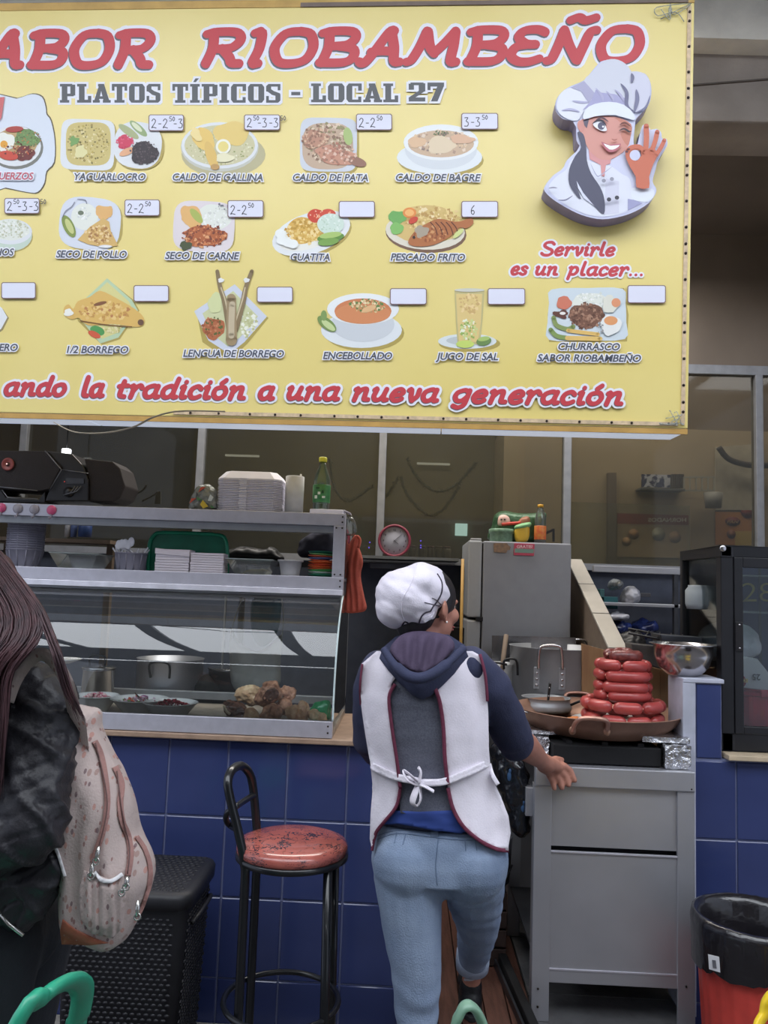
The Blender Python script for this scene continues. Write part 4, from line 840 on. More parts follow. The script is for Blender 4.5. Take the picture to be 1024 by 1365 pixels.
# foam boxes
foam = mat('white_foam', (224, 222, 234), .7, var=.02)
def foam_box(z, w, lab, top=False):
    a = at(289, 660, 3.0).x; b = at(374, 660, 3.0).x; cx = (a+b)/2; hw = (b-a)/2*w; ys, ye = 2.99, 3.21
    t = thing('foam_box', (cx, 3.1, z), lab, 'food box', 'stack of foam boxes on the case')
    m = M()
    ch = .025
    def ring(h, dz): return [(cx-h+ch, ys+(hw-h), z+dz), (cx+h-ch, ys+(hw-h), z+dz), (cx+h, ys+ch+(hw-h), z+dz), (cx+h, ye-ch, z+dz), (cx+h-ch, ye, z+dz), (cx-h+ch, ye, z+dz), (cx-h, ye-ch, z+dz), (cx-h, ys+ch+(hw-h), z+dz)]
    rs = [ring(hw-.012, 0), ring(hw, .0034), ring(hw, .0058), ring(hw-.003, .0062)] if not top else [ring(hw, 0), ring(hw, .004), ring(hw-.022, .032), ring(hw-.024, .034)]
    vs = [p for r in rs for p in r]; fs = [(i*8+a_, i*8+(a_+1) % 8, (i+1)*8+(a_+1) % 8, (i+1)*8+a_) for i in range(3) for a_ in range(8)]+[tuple(range(8)), tuple(24+i for i in range(8))]
    m.add(vs, fs); m.build('shell', foam, t)
    m = M(); m.box(cx-.034, cx-.006, ys-.003, ys, z+.0008, z+.0044); m.build('closing_tab', foam, t); return t
fb = None
for i in range(19):
    z = TZ+i*.0066; lab = 'white foam food box in the even middle of the tall stack on the case'
    if fb is None: fb = foam_box(z, 1, 'white foam food box, lowest of the tall stack on the case'); base_z = z
    else: copy_tree(fb, (fb.location.x+random.uniform(-.002, .002), fb.location.y+random.uniform(-.002, .002), z), lab)
foam_box(TZ+19*.0066, 1, 'white foam food box with a raised lid, top of the stack', True)
p = at(390, 682, 3.02)
rl = thing('paper_roll', (p.x, 3.05, TZ), 'white paper roll standing upright between foam boxes and green bottle', 'paper roll')
M().lathe([(.0, 0), (.036, 0), (.0365, .148), (.034, .150), (.012, .150), (.011, .13)], (p.x, 3.05, TZ), 28).build('roll', mat('white_paper', (206, 206, 208), .8), rl)
M().tube([(p.x+.02, 3.05, TZ+.148), (p.x+.022, 3.05, TZ+.16)], .004, 6).build('paper_tail', mat('white_paper', (0, 0, 0)), rl)
p = at(428, 676, 3.06); bt = thing('soda_bottle', (p.x, 3.06, TZ), 'green plastic bottle with yellow cap on top of the case', 'bottle'); b = (p.x, 3.06, TZ)
gm = glass('green_plastic', (.35, .62, .38), 1.6, .05, .12)
M().lathe([(0, .0), (.028, .001), (.033, .012), (.032, .06), (.034, .11), (.033, .14), (.026, .165), (.016, .19), (.0125, .20), (.0125, .212)], b, 24).build('bottle_body', gm, bt)
M().lathe([(.0335, .05), (.0345, .052), (.0355, .118), (.034, .12)], b, 24).build('label_band', mat('green_label', (74, 138, 82), .4, c2=(40, 100, 60), scale=40), bt)
M().lathe([(.0155, .212), (.016, .214), (.016, .228), (.014, .231), (0, .231)], b, 20).build('bottle_cap', mat('yellow_cap', (206, 206, 70), .4), bt)
pr = M(); mo = [ink((220, 228, 220)), ink((30, 70, 40))]
for x, z, w_, h_, k in ((-.018, .07, .010, .012, 0), (-.006, .085, .010, .01, 0), (.008, .09, .008, .012, 1), (.012, .07, .012, .008, 0), (-.012, .105, .014, .006, 1)):
    y = -math.sqrt(.0362**2-x*x); pr.box(b[0]+x-w_/2, b[0]+x+w_/2, b[1]+y-.0008, b[1]+y+.002, TZ+z-h_/2, TZ+z+h_/2, k)
pr.build('label_print', mo, bt)
a, b_ = at(413, 683, 2.98), at(458, 683, 2.98)
M().box(a.x, b_.x, 2.975, 3.1, TZ, TZ+.018).build('tray_body', foam, tag(o2 := thing('foam_tray', ((a.x+b_.x)/2, 3.03, TZ), 'shallow white foam tray in front of the green bottle', 'tray')), .004)
M().prism([(b_.x, 2.985, TZ+.016), (b_.x+.026, 3.0, TZ+.006), (b_.x+.024, 3.09, TZ+.006), (b_.x, 3.09, TZ+.016)], (0, 0, .004)).build('tray_lip', foam, o2)
# ------------------------------------------------ middle shelf
SZ = 1.510
grey_p = mat('grey_plastic', (130, 128, 142), .5); sx_ = lambda px, Y=3.05: at(px, 740, Y).x
def ribbed(c, r0, r1, h, n=24, rim=.003):
    m = M(); m.lathe([(0, 0), (r0, 0), (r0, .004), (r1, h-.006), (r1+rim, h-.004), (r1+rim, h), (r1-.002, h), (r0-.003, .006), (0, .005)], c, n)
    for i in range(n):
        if i % 2: continue
        t = 2*math.pi*i/n; m.tube([Vector(c)+Vector((math.cos(t)*r0, math.sin(t)*r0, .006)), Vector(c)+Vector((math.cos(t)*(r1), math.sin(t)*(r1), h-.008))], .003, 5)
    return m
bw = None
cx = sx_(28)
for i in range(13):
    z = SZ+i*.009
    if bw is None:
        bw = tag(ribbed((cx, 3.08, z), .052, .068, .075).build('plastic_bowl', grey_p, None, 0, (cx, 3.08, z)), 'grey ribbed plastic bowl, lowest of the stack behind the long hair', 'bowl', 'stack of grey plastic bowls')
    else: copy_tree(bw, (cx+random.uniform(-.001, .001), 3.08, z), 'grey plastic bowl nested in the tall stack on the middle shelf')
gt = thing('glass_tray', (sx_(105), 3.08, SZ), 'empty see-through flared tray between grey bowls and spoon pot', 'tray')
def flared(cx, y0, y1, w0, w1, h, z0, ma, parent, name='tray_shell'):
    m = M(); a = [(cx-w0, y0+.02, z0), (cx+w0, y0+.02, z0), (cx+w0, y1-.02, z0), (cx-w0, y1-.02, z0)]; b = [(cx-w1, y0, z0+h), (cx+w1, y0, z0+h), (cx+w1, y1, z0+h), (cx-w1, y1, z0+h)]
    m.add(a+b, [(0, 1, 2, 3), (0, 1, 5, 4), (1, 2, 6, 5), (2, 3, 7, 6), (3, 0, 4, 7)]); o = m.build(name, ma, parent)
    M().tube(b, .0022, 6, closed=True).build('rim', mat('clear_rim', (150, 158, 156), .2), parent); return o
flared(sx_(105), 3.0, 3.17, .062, .096, .062, SZ+.001, gl2, gt)
pot = thing('cutlery_pot', (sx_(174), 3.06, SZ), 'grey ribbed pot full of white plastic spoons', 'pot')
ribbed((sx_(174), 3.06, SZ), .052, .060, .074).build('pot_shell', grey_p, pot)
whp = mat('white_plastic', (222, 220, 226), .4)
for i in range(14):
    t = random.uniform(-1, 1); a = Vector((sx_(174)+t*.045, 3.04+random.uniform(0, .04), SZ+.05)); e = a+Vector((t*.028+random.uniform(-.008, .008), random.uniform(-.02, .01), random.uniform(.045, .062)))
    m = M(); m.tube([a, e], .0028, 6)
    big = i < 5
    if big: e = Vector((sx_(160)+i*.012, 3.03, SZ+.11+random.uniform(-.01, .01)))
    s_ = M(); s_.tube([a, e-(e-a).normalized()*.01], .003, 6)
    if big: s_.ell(e, (.013, .004, .019))
    tag(s_.build('plastic_spoon', whp, None, 0, tuple(a)), 'white plastic spoon showing its round bowl, in the grey pot' if big else 'white plastic cutlery handle sticking up from the grey pot', 'spoon', 'plastic cutlery in the grey pot, bowls up' if big else 'plastic cutlery in the grey pot, handles up')
gb = thing('green_tray', (sx_(250), 3.2, SZ), 'green plastic tray leaning upright behind the paper napkins', 'tray')
gp = [(197, 763), (198, 740), (200, 722), (206, 713), (216, 710), (260, 711), (290, 713), (300, 718), (303, 735), (303, 767)]
m = M(); m.prism([at(x, y, 3.1) for x, y in gp], (0, .008, 0)); m.build('tray_panel', mat('green_plastic_tray', (22, 112, 84), .35, coat=.2), gb)
M().tube(smoothpath([at(x, y, 3.095) for x, y in gp], 4), .0075, 8).build('tray_rim', mat('green_rim', (34, 140, 104), .3), gb)
napm = mat('paper_napkin', (214, 206, 214), .9, var=.04, scale=120, aniso=(.2, 1, 6))
for (x0, x1, yt, la) in ((206, 251, 731, 'stack of white paper napkins with the top ones folded over, at the left'), (253, 297, 736, 'square stack of white paper napkins, right one of the two')):
    a, b = at(x0, 760, 3.0), at(x1, 760, 3.0); zt = at(x0, yt, 3.0).z; t = thing('napkin_stack', ((a.x+b.x)/2, 3.04, SZ), la, 'napkins', 'napkins in front of the green tray'); N_ = 9
    for i in range(N_):
        z0 = SZ+(zt-SZ)*i/N_; z1 = SZ+(zt-SZ)*(i+1)/N_; o = random.uniform(-.0012, .0012); M().box(a.x+o, b.x+o, 3.0+random.uniform(0, .002), 3.08, z0, z1-.0012).build('napkin_fold', napm, t)
    if x0 == 206: M().prism([(a.x-.002, 2.997, zt+.002), (b.x+.002, 2.997, zt-.010), (b.x+.002, 2.997, zt-.028), (a.x+.03, 2.997, zt-.022), (a.x-.002, 2.997, zt-.02)], (0, .06, 0)).build('top_fold', napm, t, .002)
cc = thing('clear_container', (sx_(335), 3.08, SZ), 'clear flared plastic container with pale scraps, right of the napkins', 'container')
flared(sx_(336), 3.0, 3.17, .055, .09, .062, SZ+.001, gl2, cc)
tag(organic(M().ell((sx_(340), 3.06, SZ+.012), (.045, .04, .014)).ell((sx_(352), 3.05, SZ+.012), (.03, .03, .018)), 'paper_scraps', mat('pale_scraps', (200, 200, 190), .8), None, .004, 1, lambda p, n: .005*noise.noise(p*50))[0], 'pale crumpled scraps lying in the clear container', 'scraps')
gp2 = tag(M().lathe([(0, 0), (.034, 0), (.036, .01), (.044, .058), (.050, .06), (.050, .066), (.043, .066), (.033, .004), (0, .004)], (sx_(389), 3.03, SZ), 28).build('small_pot', mat('grey_white_plastic', (176, 174, 176), .5), None, 0, (sx_(389), 3.03, SZ)), 'small pale grey plastic pot beside the coloured plates', 'pot')
pc = [(40, 110, 90), (60, 140, 110), (190, 196, 190), (70, 150, 80), (200, 90, 50), (210, 100, 50), (196, 80, 50), (214, 110, 60), (200, 84, 50), (90, 110, 160), (206, 92, 54), (110, 170, 110)]
for i in range(13):
    c_ = pc[i % len(pc)]; nm = {0: 'dark green', 1: 'green', 2: 'whitish', 3: 'leaf green', 4: 'orange red', 9: 'bluish', 11: 'pale green'}.get(i, 'orange')
    z = SZ+i*.0078; x = sx_(429)+random.uniform(-.003, .003)
    ws = ['lowest', 'second', 'third', 'fourth', 'fifth', 'sixth', 'seventh', 'eighth', 'ninth', 'tenth', 'eleventh', 'twelfth', 'topmost'][i]
    o = M().lathe([(0, 0), (.030, 0), (.033, .002), (.052, .007), (.0525, .009), (.032, .004), (0, .003)], (x, 3.06, z), 28).build('small_plate', ink(c_), None, 0, (x, 3.06, z))
    o.rotation_euler = (random.uniform(-.04, .04), random.uniform(-.05, .05), 0); tag(o, nm+' plastic plate, '+ws+(' from the bottom' if i else '')+' in the coloured stack', 'plate', 'coloured plastic plates')
# dark bags and blue bottles glimpsed behind the shelf
for pts, Y, ma, la in (([(300, 735), (330, 728), (352, 732), (360, 728), (372, 735), (374, 748), (300, 748)], 3.45, dark, 'black rumpled bag behind the clear container'), ([(398, 728), (412, 712), (446, 706), (448, 740), (430, 745), (400, 742)], 3.5, mat('navy_cloth', (30, 32, 50), .8), 'navy bundle behind the coloured plates')):
    q = inflate(pts, .05, 10, lambda x, y, t, Y=Y: at(x, y, Y)+Vector((0, -t, 0)), 3); tag(organic(q, 'dark_bundle', ma, None, .005, 1, lambda p, n: .006*noise.noise(p*30))[0], la, 'bag')
for i, (x, c_, la) in enumerate(((90, (150, 150, 156), 'clear bottle left of the blue bottles behind the case'), (98, (80, 96, 140), 'pale blue bottle behind the case'), (113, (40, 62, 110), 'dark blue jug behind the case'))):
    p = at(x, 716, 3.6); r1 = .014 if i < 2 else .03
    tag(M().lathe([(0, 0), (r1, 0), (r1, .055), (r1*.5, .075), (r1*.4, .09), (0, .09)], tuple(p), 16).build('kitchen_bottle', ink(c_), None, 0, tuple(p)), la, 'bottle')
a, b = at(52, 713, 3.6), at(150, 725, 3.6)
sf = thing('rear_shelf', tuple((a+b)/2), 'brown wooden shelf behind the case holding bottles', 'shelf'); M().box(a.x-.3, b.x, 3.57, 3.75, at(100, 718, 3.6).z-.02, at(100, 718, 3.6).z-.003).build('board', mat('brown_board', (98, 84, 72), .7), sf)
for x in (a.x-.2, b.x-.05): M().box(x-.015, x+.015, 3.7, 3.73, .1, at(100, 718, 3.6).z-.02).build('support', mat('brown_board', (0, 0, 0)), sf)
z_ = at(340, 747, 3.45).z
t = thing('rear_shelf', (-.55, 3.5, z_), 'dark shelf behind the case under the rumpled black bag', 'shelf'); M().box(-.78, -.22, 3.38, 3.6, z_-.02, z_-.002).build('board', mat('dark_board', (60, 58, 58), .7), t)
for x in (-.75, -.28): M().box(x-.012, x+.012, 3.56, 3.58, .1, z_-.02).build('support', mat('dark_board', (0, 0, 0)), t)
t = thing('hanging_rail', (-.5, 3.40, 1.47), 'thin steel rail behind the case carrying the carrier bag', 'rail'); M().tube([(-.80, 3.42, 1.475), (-.28, 3.42, 1.475)], .005, 8).build('rod', alum_d, t)
for x in (-.79, -.29): M().tube([(x, 3.42, 1.475), (x, 3.42, .1)], .005, 8).build('post', alum_d, t)
# ------------------------------------------------ lower compartment
BZ = .985
def salad(px, Y, R, cols, lab, food, name='salad_bowl'):
    c = Vector((at(px, 945, Y).x, Y, BZ)); t = thing(name, tuple(c), lab, 'bowl', 'salad bowls in the glass case')
    M().lathe([(0, 0), (R*.5, 0), (R*.55, .006), (R*.9, .048), (R, .057), (R*1.02, .058), (R*.97, .060), (R*.88, .050), (R*.5, .034), (0, .032)], c, 36).build('bowl_shell', mat('enamel_white', (214, 214, 214), .25, coat=.3), t)
    m = M(); ms = [ink(q) for q in cols]
    for i in range(150):
        th = random.uniform(0, 6.28); r = R*.75*math.sqrt(random.random()); h = .042+.024*(1-r/R/.75)
        q = c+Vector((math.cos(th)*r, math.sin(th)*r, h+random.uniform(-.004, .005))); s_ = random.uniform(.003, .007); m.ell(q, (s_*1.5, s_, s_*.6), random.randrange(len(ms)), Matrix.Rotation(random.uniform(0, 3), 3, Vector((random.random(), random.random(), 1))), 5, 4)
    tag(m.build(food, ms, t, weld=False), kind='stuff'); return t
salad(128, 2.98, .082, [(206, 120, 140), (190, 90, 110), (226, 190, 190)], 'white bowl of pink pickled onion, half behind the backpack', 'pickled_onion')
salad(186, 2.94, .105, [(176, 130, 160), (150, 96, 130), (206, 176, 190), (196, 80, 60), (110, 140, 80)], 'white bowl of purple onion and tomato salad with a spoon', 'onion_salad')
salad(227, 2.88, .098, [(130, 20, 40), (96, 14, 34), (160, 40, 60)], 'white bowl of dark red chopped beetroot', 'chopped_beetroot')
a = at(203, 948, 2.85); b = at(180, 924, 2.95); tag(M().tube([a, b], [.004, .003], 8).ell(a, (.016, .012, .005)).build('serving_spoon', steel2), 'steel spoon leaning in the onion salad bowl', 'spoon')
def pot_(name, c, R, h, lab, cat='pot', ma=steel2, handles=True, lid=False):
    t = thing(name, tuple(c), lab, cat)
    M().lathe([(0, 0), (R*.96, 0), (R, .01), (R, h-.004), (R+.005, h), (R-.003, h), (R-.004, .01), (0, .006)], c, 40).build('pot_wall', ma, t)
    return t
c = Vector((at(124, 930, 3.12).x, 3.16, BZ)); t = pot_('steel_pot', c, .062, .135, 'tall polished steel pot with loop handle inside the glass case', ma=steel2)
M().lathe([(0, .15), (.02, .148), (.062, .14), (.066, .135), (.066, .142)], c, 32).build('lid', steel2, t)
M().tube(smoothpath([c+Vector((-.03, -.02, .145)), c+Vector((-.028, -.02, .185)), c+Vector((.028, -.02, .185)), c+Vector((.03, -.02, .145))], 5), .004, 8).build('handle', dark, t)
c = Vector((at(195, 930, 3.15).x, 3.45, BZ)); t = pot_('steel_pot', c, .14, .16, 'wide steel pot with dark loop handle behind the salad bowls', ma=steel)
M().tube(smoothpath([c+Vector((-.04, -.14, .09)), c+Vector((-.04, -.15, .15)), c+Vector((.035, -.15, .15)), c+Vector((.04, -.14, .09))], 5), .005, 8).build('handle', dark, t)
c = Vector((at(300, 930, 3.3).x, 3.5, BZ)); t = pot_('dark_pot', c, .12, .12, 'dark pot behind the roast meat', ma=mat('dark_pot_metal', (70, 72, 78), .4, .6))
M().lathe([(.121, .118), (.126, .122), (.121, .126)], c, 40).build('rim', steel2, t)
c = Vector((at(262, 905, 3.2).x, 3.46, BZ+.01)); o, _ = organic(M().ell(c, (.10, .09, .09)).ell(c+Vector((.06, 0, -.03)), (.07, .07, .06)).cone(c+Vector((-.05, -.04, .03)), .03, c+Vector((-.16, -.04, .02)), .015), 'black_pan', darkm, None, .006, 2); tag(o, 'blackened lump of pan and tongs behind the glass', 'pan')
# white plate at far left
tag(M().lathe([(0, 0), (.03, 0), (.07, .016), (.07, .019), (.03, .004), (0, .004)], tuple(at(84, 884, 3.2)), 28).build('white_dish', mat('enamel_white', (0, 0, 0)), None, 0, tuple(at(84, 884, 3.2))), 'white dish on the pot seen beside the long hair', 'dish')
# meat
mt = [mat('roast_brown', (222, 168, 136), .42, c2=(140, 92, 70), scale=38, bump=.5, bscale=60, coat=.25), mat('roast_pale', (240, 208, 166), .45, c2=(196, 146, 108), scale=36, bump=.5, bscale=60, coat=.2), mat('roast_dark', (120, 78, 62), .4, c2=(48, 30, 26), scale=36, bump=.5, bscale=60, coat=.3)]
bone = mat('bone', (216, 200, 170), .5)
# px outline, depth, material, thickness, label
meats = [([(312, 962), (300, 950), (298, 936), (310, 934), (330, 942), (345, 950), (340, 964)], 2.92, 2, .035, 'dark charred piece at the left edge of the meat pile'),
 ([(312, 930), (314, 920), (328, 914), (344, 914), (352, 926), (346, 938), (330, 940)], 2.97, 1, .03, 'pale ragged piece at the top left of the meat pile'),
 ([(338, 934), (346, 920), (352, 910), (366, 907), (374, 916), (376, 926), (368, 936), (352, 941)], 2.90, 0, .045, 'reddish roast head with open hollow, top of the meat pile'),
 ([(370, 922), (380, 915), (392, 918), (395, 928), (390, 934), (376, 930)], 2.95, 0, .03, 'glossy brown knuckle at the right top of the meat pile'),
 ([(325, 958), (326, 948), (334, 944), (343, 948), (344, 958), (336, 963)], 2.83, 1, .03, 'small round tan lump in the middle front of the pile'),
 ([(344, 962), (348, 948), (360, 938), (372, 938), (378, 950), (370, 962), (356, 966)], 2.85, 0, .04, 'brown jaw with holes, centre front of the meat pile'),
 ([(366, 940), (376, 930), (388, 934), (390, 946), (382, 954), (372, 950)], 2.92, 0, .035, 'round brown joint beside the jaw'),
 ([(380, 950), (384, 942), (396, 938), (398, 950), (392, 960), (384, 958)], 2.84, 1, .03, 'cut pale trotter face in the right of the pile'),
 ([(394, 958), (396, 940), (404, 934), (412, 942), (412, 958), (404, 964)], 2.86, 1, .032, 'upright pale trotter in the right of the pile'),
 ([(408, 946), (420, 944), (432, 952), (438, 964), (430, 968), (414, 960)], 2.85, 1, .026, 'long pale trotter lying at the right end of the pile'),
 ([(318, 966), (330, 960), (345, 964), (352, 968), (330, 969)], 2.80, 1, .02, 'flat greyish scrap along the front left of the pile'),
 ([(386, 966), (396, 961), (410, 964), (414, 970), (392, 971)], 2.81, 1, .02, 'flat pale scrap along the front right of the pile')]
for i, (pts, Y, mi, T, la) in enumerate(meats):
    q = inflate(pts, T, 11, lambda x, y, t, Y=Y: at(x, y, Y)+Vector((0, -t, 0)), 2.5)
    zmin = min(v.z for v in q.v); dz = 0
    o, _ = organic(q, 'roast_meat', mt[mi], None, .003, 1, lambda p, n, i=i: .010*noise.noise(p*34+Vector((i*3, 0, 0)))+.004*(1-2*abs(noise.noise(p*62+Vector((0, i*5, 0)))))-.003+.002*noise.noise(p*170)); tag(o, la, 'meat', 'roast meat pile in the case')
    lowest = min(v.co.z for v in o.data.vertices)
    if lowest < BZ+.002:
        for v in o.data.vertices: v.co.z = max(v.co.z, BZ+.001)
o = M().tube(smoothpath([at(298, 940, 2.84), at(302, 948, 2.84), at(307, 952, 2.84)], 4), [.004]+[.005]*7+[.004], 8).build('bone', bone); tag(o, 'pale bone sticking out at the left of the meat pile', 'bone')
for pts, la in (([(345, 930), (352, 915), (362, 910), (370, 913), (368, 918), (356, 922), (350, 932)], 'x'),):
    pass
q = inflate([(350, 932), (354, 922), (364, 917), (372, 922), (370, 930), (360, 935)], .012, 8, lambda x, y, t: at(x, y, 2.853)+Vector((0, -t*.3, 0)), 2.5)
tag(organic(q, 'meat_hollow', mt[2], None, .003, 1, lambda p, n: .004*noise.noise(p*90))[0], 'dark hollow lining inside the top roast head', 'meat')
q = inflate([(412, 948), (422, 936), (434, 933), (441, 938), (440, 958), (430, 956), (420, 950)], .03, 10, lambda x, y, t: at(x, y, 3.0)+Vector((0, -t, 0)), 3); tag(organic(q, 'green_bag', mat('green_bag_plastic', (30, 130, 80), .3, coat=.3), None, .004, 1, lambda p, n: .006*noise.noise(p*40))[0], 'crumpled bright green bag behind the trotters', 'bag')
# hanging white carrier bag with a teal bundle behind the glass
wb = glass('white_film', (.7, .72, .76), 1.2, .2, .62)
cb = thing('carrier_bag', tuple(at(345, 920, 3.36)), 'translucent white carrier bag hanging behind the case', 'bag')
q = inflate([(308, 838), (316, 852), (326, 862), (344, 868), (362, 858), (376, 846), (374, 880), (372, 915), (345, 925), (312, 918), (306, 880)], .05, 26, lambda x, y, t: at(x, y, 3.38)+Vector((0, -t, 0)), 5, fn=lambda v, q: .012*noise.noise(Vector((v.x*.12, v.y*.03, 0)))); q.build('bag_body', wb, cb)
for a in ([(308, 842), (316, 815), (326, 795), (344, 780)], [(376, 850), (378, 822), (376, 800), (370, 782)]): M().tube(smoothpath(pxs(a, 3.38), 5), .012, 8, flat=.15).build('bag_handle', wb, cb)
q = inflate([(340, 795), (372, 792), (374, 825), (366, 850), (350, 862), (338, 850), (334, 820)], .05, 16, lambda x, y, t: at(x, y, 3.5)+Vector((0, -t, 0)), 4); tag(q.build('teal_bundle', mat('teal_cloth', (20, 84, 104), .7)), 'teal cloth bundle hanging behind the white carrier bag', 'cloth')
# orange cloth at the case end
oc = mat('orange_cloth', (190, 92, 76), .85, bump=.4, bscale=300)
q = inflate([(470, 717), (474, 713), (479, 718), (478, 726), (483, 742), (484, 752), (481, 768), (486, 796), (489, 810), (482, 816), (458, 815), (461, 790), (463, 760), (461, 735), (466, 724)], .022, 7, lambda x, y, t: at(x, y, 3.12)+Vector((.0, -t, 0)), 2.2, fn=lambda v, q: .008*math.sin(v.x*.85+v.y*.03+math.sin(v.y*.06)*2), back=.5)
hc = thing('hanging_cloth', tuple(at(472, 720, 3.12)), 'orange gathered cloth hanging from the right end of the display case', 'cloth'); q.build('drape', oc, hc)
M().tube(smoothpath([at(472, 720, 3.1), at(476, 715, 3.1), at(480, 720, 3.1), at(478, 730, 3.09)], 4), .006, 8).build('knot', oc, hc)
q = inflate([(463, 700), (468, 688), (474, 696), (476, 708), (470, 714), (463, 712)], .012, 5, lambda x, y, t: at(x, y, 3.1)+Vector((0, -t, 0)), 2.5); tag(q.build('clear_bag', gl2), 'small clear plastic bag hooked above the orange cloth', 'bag')
# ================================================================== KITCHEN BEHIND
fridge = thing('fridge', (.55, 3.9, .12), 'grey two-door fridge with magnets at the back of the kitchen', 'fridge')
fg = mat('fridge_grey', (146, 148, 156), .45, .1, var=.02); fx0, fx1, fd = at(645, 722, 3.75).x, at(762, 722, 3.75).x, at(625, 722, 3.75).x; fz = at(645, 721, 3.75).z; fs_ = at(640, 825, 3.75).z
M().box(fx0, fx1, 3.75, 4.2, .12, fz).build('cabinet', fg, fridge, .006)
fdm = mat('fridge_door', (166, 168, 172), .4, .1, var=.02)
M().box(fd, fx0-.006, 3.755, 4.2, fs_+.006, fz+.002).build('freezer_door', fdm, fridge, .008); M().box(fd, fx0-.006, 3.755, 4.2, .14, fs_-.006).build('fridge_door', fdm, fridge, .008)
M().box(fx0-.006, fx0, 3.765, 4.19, .14, fz-.01).build('seal', dark, fridge); M().box(fx0-.03, fx0+.004, 3.742, 3.76, fs_-.01, fs_+.01).build('hinge', dark, fridge, .002); M().box(fd+.01, fx0-.01, 3.76, 3.8, fz+.002, fz+.012).build('hinge_cap', fdm, fridge, .003)
def card(name, px, py, w_, h_, Y, c_, lab, cat, shape=None):
    p = at(px, py, Y); t = thing(name, tuple(p), lab, cat); return t, p
t, p = card('fridge_magnet', 689, 733, 0, 0, 3.747, None, 'brown worn magnet on the fridge, left of the red one', 'magnet')
M().prism(pxs([(658, 724), (676, 724), (678, 727), (681, 729), (680, 733), (677, 733), (675, 737), (659, 736)], 3.744), (0, .004, 0)).build('magnet_plate', mat('brown_magnet', (120, 102, 90), .6, c2=(150, 120, 96), scale=80), t)
t, p = card('fridge_magnet', 715, 732, 0, 0, 3.747, None, 'red and green advertising magnet reading GRATIS on the fridge', 'magnet')
M().prism(pxs([(686, 724), (713, 725), (712, 741), (685, 740)], 3.744), (0, .005, 0)).build('magnet_plate', ink((190, 76, 100)), t, .001)
M().prism(pxs([(686.5, 731), (712, 732), (711.5, 737.5), (686, 736.5)], 3.7435), (0, .002, 0)).build('magnet_band', ink((120, 150, 140)), t)
def text_at(s, px0, px1, pyb, cap, Y, parent, ma, name='lettering', bold=.01, flip=False, shear=0, up=1):
    vs, fs = text_raw(s, bold, shear); a = min(v.x for v in vs); b = max(v.x for v in vs); A, B = at(px0, pyb, Y), at(px1, pyb, Y)
    k = cap*(A.y/FPX)/.72*up; m = M()
    for_v = []
    for v in vs:
        u = (v.x-a)/(b-a); u = 1-u if flip else u; q = A.lerp(B, u); for_v.append((q.x, Y, q.z+v.y*k))
    m.add(for_v, fs); return m.build(name, ma, parent, weld=False)
text_at('GRATIS!', 689, 710, 730.5, 4, 3.7425, t, ink((236, 214, 220)))
# things on the fridge
FZ = fz
sb = thing('festive_bag', tuple(at(685, 722, 3.85)), 'green festive snack bag printed with a smiling face, on the fridge', 'packet')
q = inflate([(654, 722), (656, 700), (660, 686), (672, 681), (690, 684), (710, 684), (728, 684), (726, 700), (722, 722)], .04, 12, lambda x, y, t: at(x, y, 3.9)+Vector((0, -t, 0)), 4); q.build('bag_body', mat('green_foil', (60, 92, 64), .35, .2, c2=(40, 70, 46), scale=30, bump=.6, bscale=40), sb)
q = inflate([(664, 700), (665, 689), (672, 686), (679, 690), (680, 698), (674, 701)], .012, 5, lambda x, y, t: at(x, y, 3.86)+Vector((0, -t, 0)), 2.5); q.build('printed_face', ink((206, 170, 160)), sb)
for x in (668.5, 673): M().ell(at(x, 692.5, 3.846), .0045, nu=8, nv=6).build('printed_eye', ink((30, 30, 34)), sb)
M().tube(smoothpath(pxs([(669, 699), (680, 698), (694, 697)], 3.85), 4), .008, 8).build('red_ribbon', ink((190, 60, 50)), sb)
q = inflate([(690, 698), (696, 690), (706, 690), (706, 710), (700, 722), (688, 722)], .012, 6, lambda x, y, t: at(x, y, 3.86)+Vector((0, -t, 0)), 3); q.build('brown_print', ink((140, 90, 66)), sb)
tn = thing('round_tin', tuple(at(668, 722, 3.8)), 'pale green round tin in front of the festive bag', 'tin')
c = at(668, 723, 3.82); c.z = FZ; M().lathe([(0, 0), (.052, 0), (.055, .004), (.055, .042), (.06, .044), (.06, .062), (.056, .064), (0, .066)], c, 28).build('tin_body', mat('pale_green_tin', (124, 156, 132), .5, c2=(90, 120, 100), scale=60), tn)
yp = thing('yellow_packet', tuple(at(697, 722, 3.8)), 'yellow packet with green top standing between tin and bottle', 'packet')
q = inflate([(688, 722), (686, 706), (692, 702), (704, 700), (706, 712), (702, 722)], .02, 6, lambda x, y, t: at(x, y, 3.79)+Vector((0, -t, 0)), 2.5); q.build('packet_body', ink((206, 170, 60)), yp)
q = inflate([(687, 706), (688, 700), (706, 696), (708, 701), (700, 705)], .022, 4, lambda x, y, t: at(x, y, 3.788)+Vector((0, -t, 0)), 2.5); q.build('packet_top', ink((120, 170, 120)), yp)
c = at(720, 722, 3.84); c.z = FZ; ob = thing('oil_bottle', tuple(c), 'clear bottle with yellow cap and orange label on the fridge', 'bottle')
M().lathe([(0, 0), (.026, 0), (.028, .01), (.027, .09), (.028, .12), (.018, .155), (.012, .17), (.012, .18)], c, 20).build('bottle_body', glass('green_clear', (.5, .62, .5), 1.4, .05, .12), ob); M().lathe([(.0285, .02), (.0292, .022), (.0292, .085), (.0285, .087)], c, 20).build('label_band', mat('orange_label', (206, 140, 70), .4, c2=(190, 70, 50), scale=50), ob); M().lathe([(.014, .178), (.014, .192), (0, .194)], c, 14).build('bottle_cap', ink((200, 150, 50)), ob)
M().lathe([(0, .0), (.0275, .001), (.0275, .018)], c, 20).build('bottle_content', ink((50, 36, 40)), ob)
